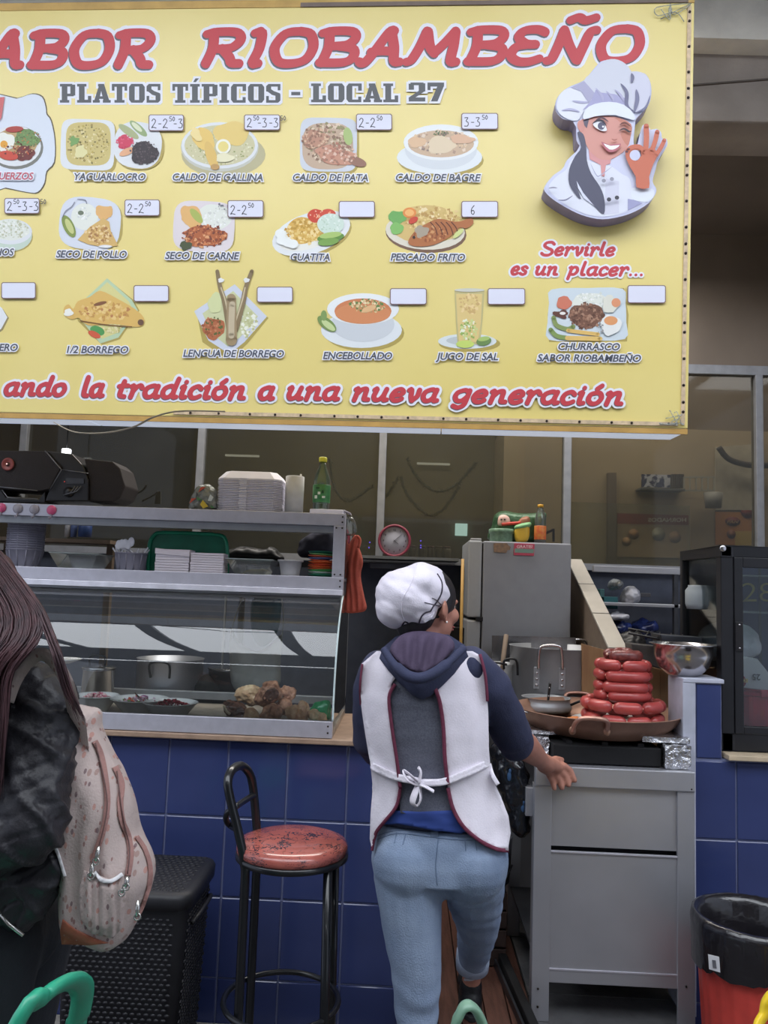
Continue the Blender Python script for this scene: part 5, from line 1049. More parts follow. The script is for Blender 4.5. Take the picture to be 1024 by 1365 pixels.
M().bar(at(726, 712, 3.95), at(738, 706, 3.95), .012, .012).bar(at(738, 705, 3.95), at(738, 722, 3.95), .01, .01).build('wire_bracket', dark)
tag(C.objects['wire_bracket'], 'small dark bracket at the right edge of the fridge top', 'bracket')
# sloping tiled cap
rp = struct('wall_half_sloping', M().prism([(.83, 4.15, .12), (.83, 4.15, 1.65), (.83, 3.28, 1.255), (.83, 3.28, .12)], (.05, 0, 0)), mat('brown_side', (110, 96, 84), .8))
d = Vector((0, 4.15-3.28, 1.665-1.27)); s0 = Vector((.82, 3.26, 1.262))
for i in range(3):
    a = s0+d*(i/3+.004); b = s0+d*((i+1)/3-.004); nrm = Vector((0, -d.z, d.y)).normalized()*.012
    m = M(); m.add([a, a+Vector((.075, 0, 0)), b+Vector((.075, 0, 0)), b, a+nrm, a+nrm+Vector((.075, 0, 0)), b+nrm+Vector((.075, 0, 0)), b+nrm], [(0, 1, 2, 3), (4, 5, 6, 7), (0, 1, 5, 4), (1, 2, 6, 5), (2, 3, 7, 6), (3, 0, 4, 7)]); m.build('tile', mat('pale_beige_tile', (172, 166, 158), .3, var=.03, coat=.2), rp, .002)
# wall clock
c = at(526, 721, 4.16); ck = thing('wall_clock', tuple(c), 'round wall clock with red rim and white face behind the cook', 'clock')
M().lathe([(.086, 0), (.088, .006), (.086, .022), (.079, .026), (.074, .018), (.074, 0)], c, 40, axis=(0, -1, 0)).build('rim', mat('crimson_plastic', (120, 44, 62), .4), ck); M().lathe([(.075, 0), (.075, .012), (0, .012)], c, 40, axis=(0, -1, 0)).build('dial', ink((158, 158, 170)), ck)
for i in range(12):
    t = i*math.pi/6; a = Vector((math.sin(t), 0, math.cos(t))); vs, fs = text_raw(str(12 if i == 0 else i), .01); mx = sum(v.x for v in vs)/len(vs); my = sum(v.y for v in vs)/len(vs)
    m = M(); m.add([(c.x+a.x*.058+(v.x-mx)*.015, c.y-.0135, c.z+a.z*.058+(v.y-my)*.015) for v in vs], fs); m.build('numeral', ink((60, 56, 64)), ck, weld=False)
for a, b, w_ in ((Vector((.036, 0, .034)), 'minute_hand', .0035), (Vector((.022, 0, -.018)), 'hour_hand', .0045)): M().bar(c+Vector((-a.x*.2, -.0155, -a.z*.2)), c+Vector((a.x, -.0155, a.z)), w_, .0015).build(b, ink((40, 36, 40)), ck)
# bracket, pipe and broom behind the cook
tag(M().box(at(494, 752, 4.1).x, at(560, 755, 4.1).x, 4.08, 4.2, at(494, 754, 4.1).z-.012, at(494, 754, 4.1).z+.012).build('wall_bracket', mat('bracket_grey', (96, 100, 110), .5)), 'grey flat bracket under the clock', 'bracket')
tag(M().box(at(540, 738, 3.95).x-.35, at(612, 742, 3.95).x, 3.95, 4.215, 1.628, 1.642).build('wall_shelf', mat('shelf_grey', (112, 116, 120), .45, .3)), 'grey metal shelf under the clock and jars', 'shelf')
br = thing('broom', tuple(at(611, 990, 3.7)), 'yellow broom handle standing beside the fridge', 'broom'); M().tube([at(617, 745, 3.72), at(611, 1010, 3.72)], .007, 8).build('handle', mat('yellow_wood', (172, 134, 70), .5), br)
M().tube([at(611, 1010, 3.72), at(610, 1060, 3.72)], [.02, .05], 10).build('bristles', mat('dark_bristles', (40, 38, 40), .9), br)
for i, x in enumerate((549, 562, 574, 585, 596)):
    p = at(x, 735, 4.42); k = .62*random.uniform(.8, 1.1); t = thing('kitchen_jar', (p.x, 4.42, 1.655), ['clear jar nearest the clock', 'second clear jar from the clock', 'middle clear jar of the row of five', 'second clear jar from the fridge', 'clear jar nearest the fridge'][i]+' on the ledge behind the glass', 'jar', 'jars behind the glass')
    c = Vector((p.x, 4.42, 1.655)); M().lathe([(0, 0), (.022*k*1.5, 0), (.024*k*1.5, .05), (.018, .06)], c, 14).build('jar_body', mat('jar_pale', (120, 116, 104), .3), t); M().lathe([(.02, .06), (.02, .07), (0, .07)], c, 14).build('lid', ink((120, 110, 100) if i % 2 else (110, 84, 80)), t)
tag(struct('ledge', M().box(-2.5, 2.5, 4.345, 4.6, 1.6, 1.65), plaster_d), kind='structure'); C.objects['ledge'].name = 'trim_4'
for x, y, in ((561, 721), (561, 730), (493, 723), (492, 730), (561, 727)): 
    o = M().ell(at(x, y, 4.4), .004, nu=8, nv=6).build('blue_light', emis('blue_led', (.15, .1, 1), 2.2)); tag(o, 'tiny blue light beside the clock, '+('right' if x > 500 else 'left')+' side', 'light', 'tiny blue lights '+('right' if x > 500 else 'left')+' of the clock')
# glowing square far behind
p = at(615, 706, 5.88); o = M().box(p.x-.045, p.x+.045, 5.87, 5.9, p.z-.045, p.z+.045).build('lit_square', emis('cool_glow', (.62, .95, .95), 1.1)); tag(o, 'small glowing pale blue square on the far wall', 'glowing square')
o = M().box(at(300, 606, 5.85).x, at(345, 608, 5.85).x, 5.85, 5.88, at(320, 607, 5.85).z-.006, at(320, 607, 5.85).z+.006).build('tube_reflection', emis('tube_dim', (.8, .8, .7), .5)); tag(o, 'dim strip for the reflection of a tube lamp, above the foam boxes on the far wall', 'reflection')  # glowing strip put in for a tube reflected in the glass
o = M().box(at(556, 617, 5.85).x, at(600, 619, 5.85).x, 5.85, 5.88, at(580, 618, 5.85).z-.006, at(580, 618, 5.85).z+.006).build('tube_reflection', emis('tube_dim', (.8, .8, .7), .5)); tag(o, 'dim strip for the reflection of a tube lamp, between the garlands on the far wall', 'reflection')  # second reflected tube, also built as a glowing strip
for a, la in (([(543, 612), (552, 630), (566, 647), (585, 655), (606, 648), (622, 632), (634, 618)], 'upper dark garland swag behind the glass'), ([(534, 636), (542, 658), (556, 676), (574, 687), (590, 680), (604, 662), (612, 648)], 'lower dark garland swag behind the glass'), ([(440, 612), (446, 650), (462, 668), (480, 660), (496, 648)], 'dark garland end left of the mullion'), ([(508, 668), (520, 655), (530, 638)], 'short dark garland right of the mullion')):
    P = smoothpath(pxs(a, 4.34), 6); m = M(); m.tube(P, .008, 6)
    for q in P:
        for _ in range(5): m.tube([q, q+Vector((random.uniform(-1, 1), random.uniform(-1, 1), random.uniform(-1, 1))).normalized()*.02], [.004, .001], 4)
    tag(m.build('garland', mat('dark_tinsel', (34, 44, 34), .7)), la, 'garland')
# back room, right: sign reflection built as a board, poster, shelf
bn = thing('sign_reflection', tuple(at(870, 700, 5.29)), 'reflection of a sign built as a flat board, red band with mirrored HORNADOS lettering', 'sign_reflection')
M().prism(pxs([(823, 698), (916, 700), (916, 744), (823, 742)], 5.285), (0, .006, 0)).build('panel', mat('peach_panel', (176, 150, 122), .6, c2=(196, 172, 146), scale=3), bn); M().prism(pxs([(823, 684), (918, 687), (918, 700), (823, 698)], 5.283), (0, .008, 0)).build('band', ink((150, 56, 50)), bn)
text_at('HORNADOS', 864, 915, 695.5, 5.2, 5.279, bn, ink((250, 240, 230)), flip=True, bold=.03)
for (x, y, r1, c_) in ((878, 712, .045, (196, 190, 170)), (900, 716, .04, (190, 150, 120)), (845, 712, .035, (200, 150, 110)), (835, 722, .03, (206, 160, 120))):
    p = at(x, y, 5.282); M().lathe([(r1, 0), (0, .001)], p, 16, axis=(0, -1, 0)).build('picture', ink(c_), bn)
ps = thing('wall_poster', tuple(at(978, 700, 5.29)), 'orange and yellow poster with a red oval emblem at the far right wall', 'poster')
M().prism(pxs([(954, 682), (1002, 683), (1002, 727), (954, 726)], 5.285), (0, .006, 0)).build('sheet', ink((196, 134, 70)), ps); M().prism(pxs([(980, 708), (1002, 708), (1002, 727), (980, 727)], 5.284), (0, .002, 0)).build('yellow_corner', ink((206, 176, 84)), ps)
p = at(977, 695, 5.281); M().lathe([(.05, 0), (0, .001)], p, 24, axis=(0, -1, 0), sx=1, sy=.6).build('emblem', ink((120, 50, 46)), ps); text_at('PAN', 969, 985, 697.5, 4, 5.278, ps, ink((206, 170, 120)), shear=.3)
p = at(997, 682, 5.281); M().lathe([(.045, 0), (0, .001)], p, 24, axis=(0, -1, 0)).build('red_disc', ink((150, 66, 56)), ps); p = at(975, 712, 5.281); M().lathe([(.03, 0), (0, .001)], p, 18, axis=(0, -1, 0)).build('picture', ink((150, 96, 70)), ps)
M().prism(pxs([(811, 630), (822, 630), (822, 752), (811, 752)], 5.25), (0, .06, 0)).build('wall_pilaster', plaster_d); C.objects['wall_pilaster']['kind'] = 'structure'
sh = thing('picture_shelf', tuple(at(880, 650, 5.2)), 'wall shelf with a blue and white picture at the back right', 'shelf'); M().box(at(853, 651, 5.2).x, at(912, 651, 5.2).x, 5.18, 5.3, at(880, 652, 5.2).z-.008, at(880, 652, 5.2).z+.004).build('board', mat('shelf_grey', (0, 0, 0)), sh)
M().prism(pxs([(856, 632), (894, 633), (894, 650), (856, 649)], 5.24), (0, .02, 0)).build('picture', mat('blue_white_print', (60, 66, 100), .3, c2=(196, 200, 216), scale=30, thr=(.45, .55)), sh); 
for i in range(7): M().prism(pxs([(896+i*2.4, 632), (897.6+i*2.4, 632), (897.6+i*2.4, 650), (896+i*2.4, 650)], 5.22), (0, .04, 0)).build('slat', ink((90, 84, 76)), sh)
cg = thing('white_rack', tuple(at(935, 640, 5.2)), 'white wire rack on the far right wall', 'rack')
for i in range(6): M().bar(at(912+i*8, 636, 5.2), at(912+i*8, 654, 5.2), .01, .01).build('wire', ink((170, 170, 160)), cg)
for y in (636, 654): M().bar(at(912, y, 5.2), at(952, y, 5.2), .01, .012).build('rail', ink((170, 170, 160)), cg)
c = at(951, 677, 5.2); tag(M().lathe([(0, 0), (.05, 0), (.06, .1), (.057, .1), (.047, .005), (0, .005)], c, 24).build('grey_bucket', ink((150, 150, 150)), None, 0, tuple(c)), 'pale grey bucket on the far right wall under the rack', 'bucket')
M().prism(pxs([(954, 596), (1004, 592), (1004, 680), (954, 680)], 5.28), (0, .015, 0)).build('wall_panel_pale', mat('pale_panel', (186, 180, 166), .7)); C.objects['wall_panel_pale']['kind'] = 'structure'
tag(M().tube(smoothpath(pxs([(958, 596), (972, 612), (1000, 620), (1040, 620)], 5.22), 5), .02, 8).build('drain_pipe', ink((70, 66, 62))), 'dark bent pipe crossing the far right wall', 'pipe')
# shelving under the sill, right
su = thing('shelving', (1.4, 4.1, .12), 'dark steel shelving under the window sill at the right', 'shelving')
M().box(.93, 2.2, 4.0, 4.04, 1.600, 1.632).build('top_edge', steel, su, .002); zs = at(840, 806, 4.0).z; M().box(.93, 2.2, 4.0, 4.24, zs-.008, zs+.008).build('shelf', steel, su, .002); M().box(.93, 2.2, 4.0, 4.24, zs-.26, zs-.245).build('shelf', steel, su, .002)
for x in (1.33, 2.1): M().box(x, x+.02, 4.0, 4.03, .12, 1.6).build('upright', mat('dark_steel', (70, 72, 78), .4, .6), su)
random.seed(5)
def lump(name, px, py, w_, h_, Y, ma, la, cat='bag', seed=0, amp=.015):
    c = at(px, py, Y); o, _ = organic(M().ell(c, (w_, .08, h_)).ell(c+Vector((w_*.4, -.02, h_*.2)), (w_*.6, .06, h_*.7)), name, ma, None, .007, 1, lambda p, n: amp*noise.noise(p*22+Vector((seed, 0, 0)))+amp*.4*noise.noise(p*60)); return tag(o, la, cat)
blub = mat('blue_bag_film', (50, 66, 130), .25, c2=(30, 36, 70), scale=12, coat=.4)
lump('white_bag', 840, 796, .045, .05, 4.08, mat('white_bag_film', (170, 172, 184), .3, coat=.3), 'crumpled white bag on the dark shelving'); lump('white_bag', 820, 780, .03, .025, 4.1, mat('grey_bag_film', (110, 116, 122), .3, coat=.3), 'small greyish bag on the dark shelving', seed=4)
lump('blue_bag', 818, 836, .08, .045, 4.1, blub, 'blue and white bag on the lower shelf, left one', seed=3); lump('blue_bag', 858, 838, .06, .05, 4.1, blub, 'dark blue bag on the lower shelf, right one', seed=7); lump('white_bag', 822, 822, .05, .02, 4.05, mat('white_bag_film', (0, 0, 0)), 'white film on top of the lower shelf bags', seed=9)
for x0, y0, x1, y1, c_, la in ((800, 795, 824, 812, (40, 96, 104), 'teal box on the dark shelving'), (800, 785, 806, 806, (60, 96, 100), 'thin teal carton standing on the dark shelving'), (846, 790, 868, 796, (70, 70, 76), 'grey flat box on the dark shelving')):
    a, b = at(x0, y0, 4.07), at(x1, y1, 4.07); tag(M().box(a.x, b.x, 4.07, 4.18, b.z, a.z).build('storage_box', ink(c_), None, .003), la, 'box')
lump('dark_bag', 838, 860, .07, .06, 3.6, dark, 'black bag with a blue shine behind the sausages', seed=11)
# ================================================================== CART
CY = 2.68; cart = thing('steel_cart', (.69, 2.95, .12), 'stainless steel cooking cart with two front panels, under the brass pan', 'cart')
czz = lambda y: at(820, y, CY+.01).z
cx0, cx1 = .437, .957; ct = .918
M().box(cx0, cx1, CY-.006, CY+.02, ct-.064, ct).build('top_rail', steel, cart, .003); M().box(cx0, cx1, CY+.02, 3.35, ct-.012, ct-.002).build('top_plate', steel, cart, .002)
for x in (cx0, cx1-.056): M().box(x, x+.056, CY, CY+.012, .12, ct-.064).box(x if x == cx0 else x+.048, x+.008 if x == cx0 else x+.056, CY+.012, CY+.05, .12, ct-.064).build('leg', steel, cart, .0015)
for x in (cx0, cx1-.05): M().box(x, x+.05, 3.3, 3.35, .12, ct-.012).build('leg', steel, cart, .002)
z1, z2, z3, z4 = czz(1131), czz(1138), czz(1295), czz(1313)
m = M().box(cx0+.05, cx1-.05, CY+.010, CY+.016, z1, ct-.066); m.build('upper_panel', steel, cart, .001); m = M().box(cx0+.05, cx1-.05, CY+.006, CY+.014, z3, z2); m.build('lower_panel', steel, cart, .001)
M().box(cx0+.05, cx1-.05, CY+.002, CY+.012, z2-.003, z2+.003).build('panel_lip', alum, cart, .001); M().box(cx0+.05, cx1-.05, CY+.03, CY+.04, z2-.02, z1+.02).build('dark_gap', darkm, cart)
M().box(cx0+.05, cx1-.05, CY+.004, CY+.03, z4, z3).build('bottom_rail', steel, cart, .0015); M().box(cx0+.05, cx1-.05, CY+.002, CY+.012, z3-.003, z3+.003).build('panel_lip', alum, cart, .001)
M().box(cx1-.006, cx1, CY+.05, 3.3, .3, ct-.03).build('side_panel', steel, cart); M().box(cx0+.01, cx1-.01, CY+.05, 3.3, .30, .31).build('lower_shelf', mat('dark_steel', (70, 72, 78), .4, .6), cart)
for x, z in ((cx1-.012, ct-.055), (cx0+.02, .22), (cx0+.02, .165), (cx1-.03, .25)): M().lathe([(.004, 0), (.003, .002), (0, .0025)], (x, CY-.004, z), 8, axis=(0, -1, 0)).build('rivet', scr, cart)
foil = mat('crumpled_foil', (200, 200, 204), .22, .95, bump=1.0, bscale=55, var=.05)
def foil_block(x0, x1, y0, y1, z0, z1, la, s=0):
    m = M(); n = 7; m.box(x0, x1, y0, y1, z0, z1); me = m.mesh('f', foil); bm = bmesh.new(); bm.from_mesh(me); bmesh.ops.subdivide_edges(bm, edges=bm.edges, cuts=n, use_grid_fill=True)
    for v in bm.verts: v.co += Vector((noise.noise(v.co*60+Vector((s, 0, 0))), noise.noise(v.co*60+Vector((s, 5, 0))), noise.noise(v.co*60+Vector((s, 9, 0)))*(.3 if v.co.z < z0+.003 else 1)))*.005
    me2 = bpy.data.meshes.new('foil_wrapped_block'); bm.to_mesh(me2); bm.free(); me2.materials.append(foil); o = bpy.data.objects.new('foil_wrapped_block', me2); C.objects.link(o); return tag(o, la, 'block')
foil_block(.868, .952, 2.70, 2.79, ct+.002, ct+.078, 'foil wrapped block at the right front corner of the cart'); foil_block(.80, .955, 2.72, 2.9, ct+.082, ct+.100, 'flat foil packet lying on the right foil block', 3)
foil_block(.425, .50, 2.78, 2.88, ct+.002, ct+.075, 'foil wrapped block behind the cook\'s hand', 6); foil_block(.40, .53, 2.80, 2.95, ct+.079, ct+.092, 'flat foil packet on the left foil block', 8)
st = thing('gas_burner', (.68, 2.95, ct), 'soot black gas burner box under the brass pan', 'burner'); M().box(.505, .862, 2.72, 3.2, ct+.002, ct+.062).build('burner_box', darkm, st, .004)
for x in (.56, .68, .80): M().box(x-.01, x+.01, 2.74, 3.15, ct+.062, ct+.072).build('grate_bar', dark, st)
PC = Vector((.703, 2.955, ct+.073)); brass = mat('aged_brass', (170, 134, 114), .38, .5, c2=(130, 96, 80), scale=6, var=.2, bump=.05)
pan = thing('brass_pan', tuple(PC), 'large round brass frying pan with loop handles, holding the sausages', 'pan')
R1 = .298; H1 = .078
M().lathe([(0, 0), (.20, 0), (.235, .008), (.28, .05), (R1, H1), (R1+.004, H1+.002), (R1-.003, H1+.003), (.272, .052), (.228, .013), (0, .005)], PC, 64).build('pan_shell', brass, pan)
ha = at(764, 972, 2.66); hx = ha.x
M().tube(smoothpath([Vector((hx, 2.665, PC.z+.045)), Vector((hx+.004, 2.64, PC.z+.075)), Vector((hx+.025, 2.625, PC.z+.092)), Vector((hx+.085, 2.625, PC.z+.092)), Vector((hx+.108, 2.64, PC.z+.078)), Vector((hx+.112, 2.672, PC.z+.045))], 6), .0075, 10).build('handle', mat('copper_handle', (190, 146, 130), .35, .7), pan)
for x in (hx, hx+.112): M().ell((x, 2.668, PC.z+.045), (.012, .008, .014)).build('handle_foot', brass, pan)
M().tube(smoothpath([PC+Vector((-.05, .29, .05)), PC+Vector((-.045, .32, .09)), PC+Vector((.045, .32, .09)), PC+Vector((.05, .29, .05))], 6), .0075, 10).build('handle', mat('copper_handle', (0, 0, 0)), pan)
M().lathe([(0, .012), (.225, .016), (.226, .017), (0, .018)], PC, 40).build('oily_bottom', mat('oily_bottom', (150, 130, 96), .2, .3, c2=(90, 60, 40), scale=9), pan)
tag(organic(M().ell(PC+Vector((-.09, -.07, .035)), (.05, .05, .018)).ell(PC+Vector((-.06, -.1, .04)), (.03, .03, .015)), 'fried_scraps', mat('fried_orange', (190, 110, 50), .5, bump=.6, bscale=60), None, .005, 1, lambda p, n: .01*noise.noise(p*50))[0], 'orange fried scraps at the left side of the pan', 'scraps')
tag(M().tube(smoothpath([at(680, 945, 2.85), at(706, 950, 2.83), at(737, 957, 2.82)], 4), [.003]*8+[.008], 8, flat=.6).build('steel_spatula', steel2), 'long steel spatula lying over the left rim of the pan', 'spatula')
TC = Vector((at(830, 950, 2.9).x, 2.90, 0)); TCx = TC.x
pl_ = thing('serving_plate', (TCx, 2.90, PC.z+.04), 'white rimmed plate under the sausage tower', 'plate'); M().lathe([(0, 0), (.12, 0), (.162, .012), (.165, .014), (.12, .005), (0, .005)], (TCx-.012, 2.90, PC.z+.036), 48).build('plate_disc', mat('enamel_white', (0, 0, 0)), pl_)
sm_ = [mat('red_sausage', (178, 72, 68), .4, c2=(152, 58, 56), scale=14, coat=.35, bump=.08, bscale=40), mat('dark_sausage', (88, 36, 36), .4, c2=(130, 66, 60), scale=90, coat=.35, bump=.2, bscale=90)]
tie = mat('sausage_tie', (220, 180, 160), .6)
def sausage(Rr, span, z, ang, la, mi=0, r=.0205, gr='sausages of the tower', src=None, dz=0):
    n = 18; pts = []; rr = []
    for i in range(n+1):
        t = i/n; a = (t-.5)*span; pts.append(Vector((Rr*math.sin(a), -Rr*math.cos(a), dz*math.sin(t*3.14)))); e = min(t, 1-t)*span*Rr
        rr.append(max(.004, r*math.sqrt(max(0, 1-(max(0, r*1.1-e)/(r*1.1))**2))))
    m = M(); m.tube(pts, rr, 14); me = m.mesh('sausage', sm_[mi], (0, 0, 0)); root = bpy.data.objects.new('sausage', me); C.objects.link(root); root.location = (TCx, 2.90, z); root.rotation_euler.z = ang; tag(root, la, 'sausage', gr)
    k = M(); k.ell(pts[-1], .005, 0, None, 8, 6); ko = bpy.data.objects.new('tied_end', k.mesh('tied_end', tie)); C.objects.link(ko); ko.parent = root; return root
B0 = PC.z+.066
def ring(Rr, N, z, la, off=0, **k):
    sp_ = 2*math.pi/N-.01; s = sausage(Rr, sp_, z, off, la, **k)
    for i in range(1, N):
        c_ = copy_tree(s, (TCx, 2.90, z+random.uniform(-.002, .002))); c_.rotation_euler.z = off+i*2*math.pi/N
zpx = lambda y: at(830, y, 2.80).z
ring(.126, 9, zpx(961), 'short red sausage in the lowest wide ring on the plate', .2, gr='lowest ring of sausages', r=.0195)
ring(.128, 8, zpx(943), 'short red sausage in the second wide ring, just above the lowest', -.12, gr='second ring of sausages', r=.0205)
ring(.082, 3, zpx(930), 'long red sausage in the lowest of three long coils', .15, gr='lowest long coil')
ring(.083, 3, zpx(918), 'long red sausage in the middle of three long coils', -.1, gr='middle long coil')
ring(.083, 3, zpx(903), 'long red sausage in the upper of three long coils', .05, gr='upper long coil')
ring(.080, 5, zpx(889), 'short red sausage in the ring just under the dark one', .33, gr='ring under the dark sausage')
sausage(.055, 2.35, zpx(876), .05, 'dark speckled sausage lying on top of the tower', 1, .021, 'dark sausages on top'); sausage(.055, 2.35, zpx(876), 3.2, 'dark sausage at the back of the tower top', 1, .020, 'dark sausages on top')
sausage(.02, 5.0, zpx(872), 2.5, 'orange-brown bit at the very top of the tower', 1, .016, 'top bit')
# pots behind
gs = mat('worn_aluminium', (150, 152, 156), .42, .35, var=.06, scale=8)
c = Vector((.652, 3.48, .93)); t = thing('stock_pot', tuple(c), 'large worn aluminium stock pot with riveted loop handles behind the pan', 'pot'); hz = at(750, 868, 3.2).z-.93+.0
M().lathe([(0, 0), (.19, 0), (.2, .02), (.2, hz-.004), (.205, hz), (.198, hz), (.196, .02), (0, .01)], c, 56).build('pot_wall', gs, t)
for x0, x1, yt, yb, Y, riv in ((718, 750, 863, 892, 3.27, True), (756, 784, 855, 880, 3.69, False)):
    a, b, e, f_ = at(x0, yb, Y), at(x0+1, yt, Y-.01), at(x1-1, yt, Y-.01), at(x1, yb, Y)
    M().tube(smoothpath([a, a.lerp(b, .7), b+Vector((.012, 0, .004)), e+Vector((-.012, 0, .004)), f_.lerp(e, .7), f_], 6), .0065, 8).build('handle', steel2, t)
    for q in (a, f_):
        y0_ = c.y-math.sqrt(max(.2**2-(q.x-c.x)**2, 0)) if riv else c.y+.2
        M().box(q.x-.013, q.x+.013, y0_-.006, y0_+.004, q.z-.085, q.z+.005).build('handle_plate', gs, t, .003)
        if riv:
            for k in range(3): M().ell((q.x, y0_-.007, q.z-.02-.024*k), (.006, .003, .006), nu=10, nv=6).build('rivet', steel2, t)
c = Vector((at(680, 930, 3.3).x-.035, 3.5, .93)); t = thing('side_pot', tuple(c), 'small aluminium pot with black handles left of the stock pot', 'pot'); h_ = at(680, 887, 3.4).z-.93
M().lathe([(0, 0), (.08, 0), (.085, h_), (.088, h_), (.08, .01), (0, .01)], c, 36).build('pot_wall', gs, t); M().tube(smoothpath(pxs([(672, 892), (673, 880), (688, 880), (690, 900)], 3.38), 5), .005, 8).build('handle', dark, t); M().tube(smoothpath(pxs([(655, 900), (657, 884), (676, 886)], 3.38), 5), .005, 8).build('handle', dark, t)
tag(M().tube([at(675, 846, 3.45), at(664, 935, 3.38)], .01, 8).build('wooden_stick', mat('pale_wood_stick', (120, 104, 90), .7)), 'wooden stirring stick leaning before the steel panel', 'stick')
c = Vector((at(731, 940, 3.15).x, 3.2, PC.z+.012)); c.z = at(731, 952, 3.1).z; t = thing('saucepan', tuple(c), 'low aluminium saucepan behind the left of the brass pan', 'pan'); M().lathe([(0, 0), (.092, 0), (.1, .01), (.1, .028), (.092, .034), (.094, .05), (.098, .052), (.088, .05), (.088, .01), (0, .008)], c, 40).build('pan_wall', gs, t); M().tube(smoothpath([c+Vector((.09, -.04, .03)), c+Vector((.12, -.07, .05)), c+Vector((.14, -.05, .045))], 4), .005, 8).build('handle', dark, t)
t = thing('ladle', tuple(at(732, 932, 3.12)), 'ladle with black riveted handle standing in the saucepan', 'ladle'); M().bar(at(730.5, 935, 3.14), at(733.5, 910, 3.12), .017, .008).build('grip', dark, t, .003); M().tube([at(730, 945, 3.15), at(730.5, 934, 3.14)], .004, 6).build('shank', steel2, t)
for y in (917, 928): M().ell(at(732.7-(y-917)*.1, y, 3.112), .003, nu=8, nv=6).build('rivet', steel2, t)
t = thing('splash_panel', tuple(at(712, 930, 3.65)), 'scratched steel splash panel behind the stock pot', 'panel'); M().prism(pxs([(656, 847), (768, 850), (768, 960), (656, 955)], 3.66), (0, .01, 0)).build('sheet', mat('scratched_steel', (160, 162, 168), .25, .9, bump=.25, bscale=12, c2=(120, 120, 126), scale=5), t)
t = thing('wooden_screen', tuple(at(845, 950, 3.28)), 'tan plywood screen behind the sausage tower', 'board')
wd_ = mat('tan_plywood', (168, 132, 94), .65, c2=(140, 104, 74), scale=4, aniso=(6, 1, 1), var=.1)
for a, b, ta, tb in ((776, 812, 858, 868), (812.5, 843, 868, 880), (843.5, 880, 882, 892), (880.5, 907, 892, 902)): M().prism(pxs([(a, ta), (b, tb), (b, 1000), (a, 1000)], 3.28), (0, .02, 0)).build('plank', wd_, t, .001)
# steel bowl and rack on the wall end
c = Vector((at(912, 900, 2.84).x, 2.85, 1.212)); t = thing('mixing_bowl', tuple(c), 'shiny steel mixing bowl standing on the blue wall end', 'bowl')
M().lathe([(0, 0), (.05, 0), (.058, .004), (.085, .03), (.098, .07), (.1, .105), (.113, .108), (.114, .111), (.099, .111), (.09, .07), (.07, .02), (0, .008)], c, 48).build('bowl_shell', steel2, t)
t = thing('black_rack', tuple(at(890, 850, 3.05)), 'black wire rack with a dark tray behind the mixing bowl', 'rack')
for y0_, y1_ in ((852, 848), (846, 842)): M().tube(pxs([(838, y0_-8), (880, y1_+4), (926, y1_+7)], 3.05 if y0_ == 852 else 3.2), .005, 6).build('rail', dark, t)
for i in range(6): M().tube([at(845+i*16, 847+i*1.2, 3.05), at(850+i*15, 840+i*1.5, 3.2)], .003, 6).build('wire', dark, t)
M().prism(pxs([(880, 846), (936, 850), (936, 860), (884, 858)], 3.02), (0, .12, 0)).build('dark_tray', mat('dark_steel', (0, 0, 0)), t, .002); M().prism(pxs([(842, 858), (880, 862), (884, 892), (844, 880)], 3.12), (0, .1, 0)).build('grey_tin', mat('dull_tin', (92, 88, 86), .5, .5), t, .003)
# ================================================================== WARMER CABINET
wx0, wy0, wz0, wz1, wx1, wy1 = 1.092, 2.80, .967, 1.672, 1.75, 3.22
wc = thing('warming_cabinet', (1.4, 3.0, wz0), 'black framed glass food cabinet on the right-hand ledge', 'cabinet'); bk = mat('black_frame', (30, 30, 34), .4)
for x, y, w_ in ((wx0, wy0, .045), (wx0, wy1-.03, .03), (wx1-.04, wy0, .04), (wx1-.03, wy1-.03, .03)): M().box(x, x+w_, y, y+w_, wz0, wz1).build('post', bk, wc, .004)
M().box(wx0, wx1, wy0, wy0+.045, wz1-.04, wz1).box(wx0, wx0+.04, wy0, wy1, wz1-.04, wz1).build('top_frame', bk, wc, .004); M().box(wx0+.01, wx1, wy0+.01, wy1, wz1-.012, wz1-.008).build('top_pane', glass('smoked_glass'), wc)  # unseen top made of glass to let light reach the contents
M().box(wx0, wx1, wy0, wy0+.045, wz0, wz0+.06).box(wx0, wx0+.04, wy0, wy1, wz0, wz0+.06).build('bottom_frame', bk, wc, .004)
M().box(wx0+.04, wx1, wy0+.04, wy1, wz0+.04, wz0+.055).build('inner_floor', mat('dark_steel', (0, 0, 0)), wc)
M().box(wx0+.045, wx0+.075, wy0-.004, wy0+.02, wz0+.06, wz1-.04).build('door_stile', bk, wc, .002); M().box(wx0+.075, wx1-.04, wy0-.004, wy0+.02, wz1-.075, wz1-.04).build('door_rail', bk, wc, .002); M().box(wx0+.075, wx1-.04, wy0-.004, wy0+.02, wz0+.06, wz0+.085).build('door_rail', bk, wc, .002)
dg_ = glass('smoked_glass', (.84, .87, .88), .5, .02, .01); M().box(wx0+.07, wx1-.04, wy0+.004, wy0+.008, wz0+.08, wz1-.07).build('door_pane', dg_, wc); M().box(wx0+.015, wx0+.019, wy0+.045, wy1-.03, wz0+.06, wz1-.04).build('side_pane', dg_, wc)
M().box(wx0+.3, wx0+.31, wy1-.03, wy1-.02, wz0+.06, wz1-.04).build('rear_bar', bk, wc)
zb = at(978, 848, wy0).z; M().box(wx0+.046, wx0+.072, wy0-.009, wy0-.004, zb-.05, zb+.05).build('bracket', blk, wc, .001)
for dz in (-.04, .04): M().ell((wx0+.059, wy0-.010, zb+dz), .004, nu=8, nv=6).build('bracket_screw', steel2, wc)
M().ell(at(964, 731, wy0-.002), (.012, .004, .012)).build('corner_cap', steel2, wc)
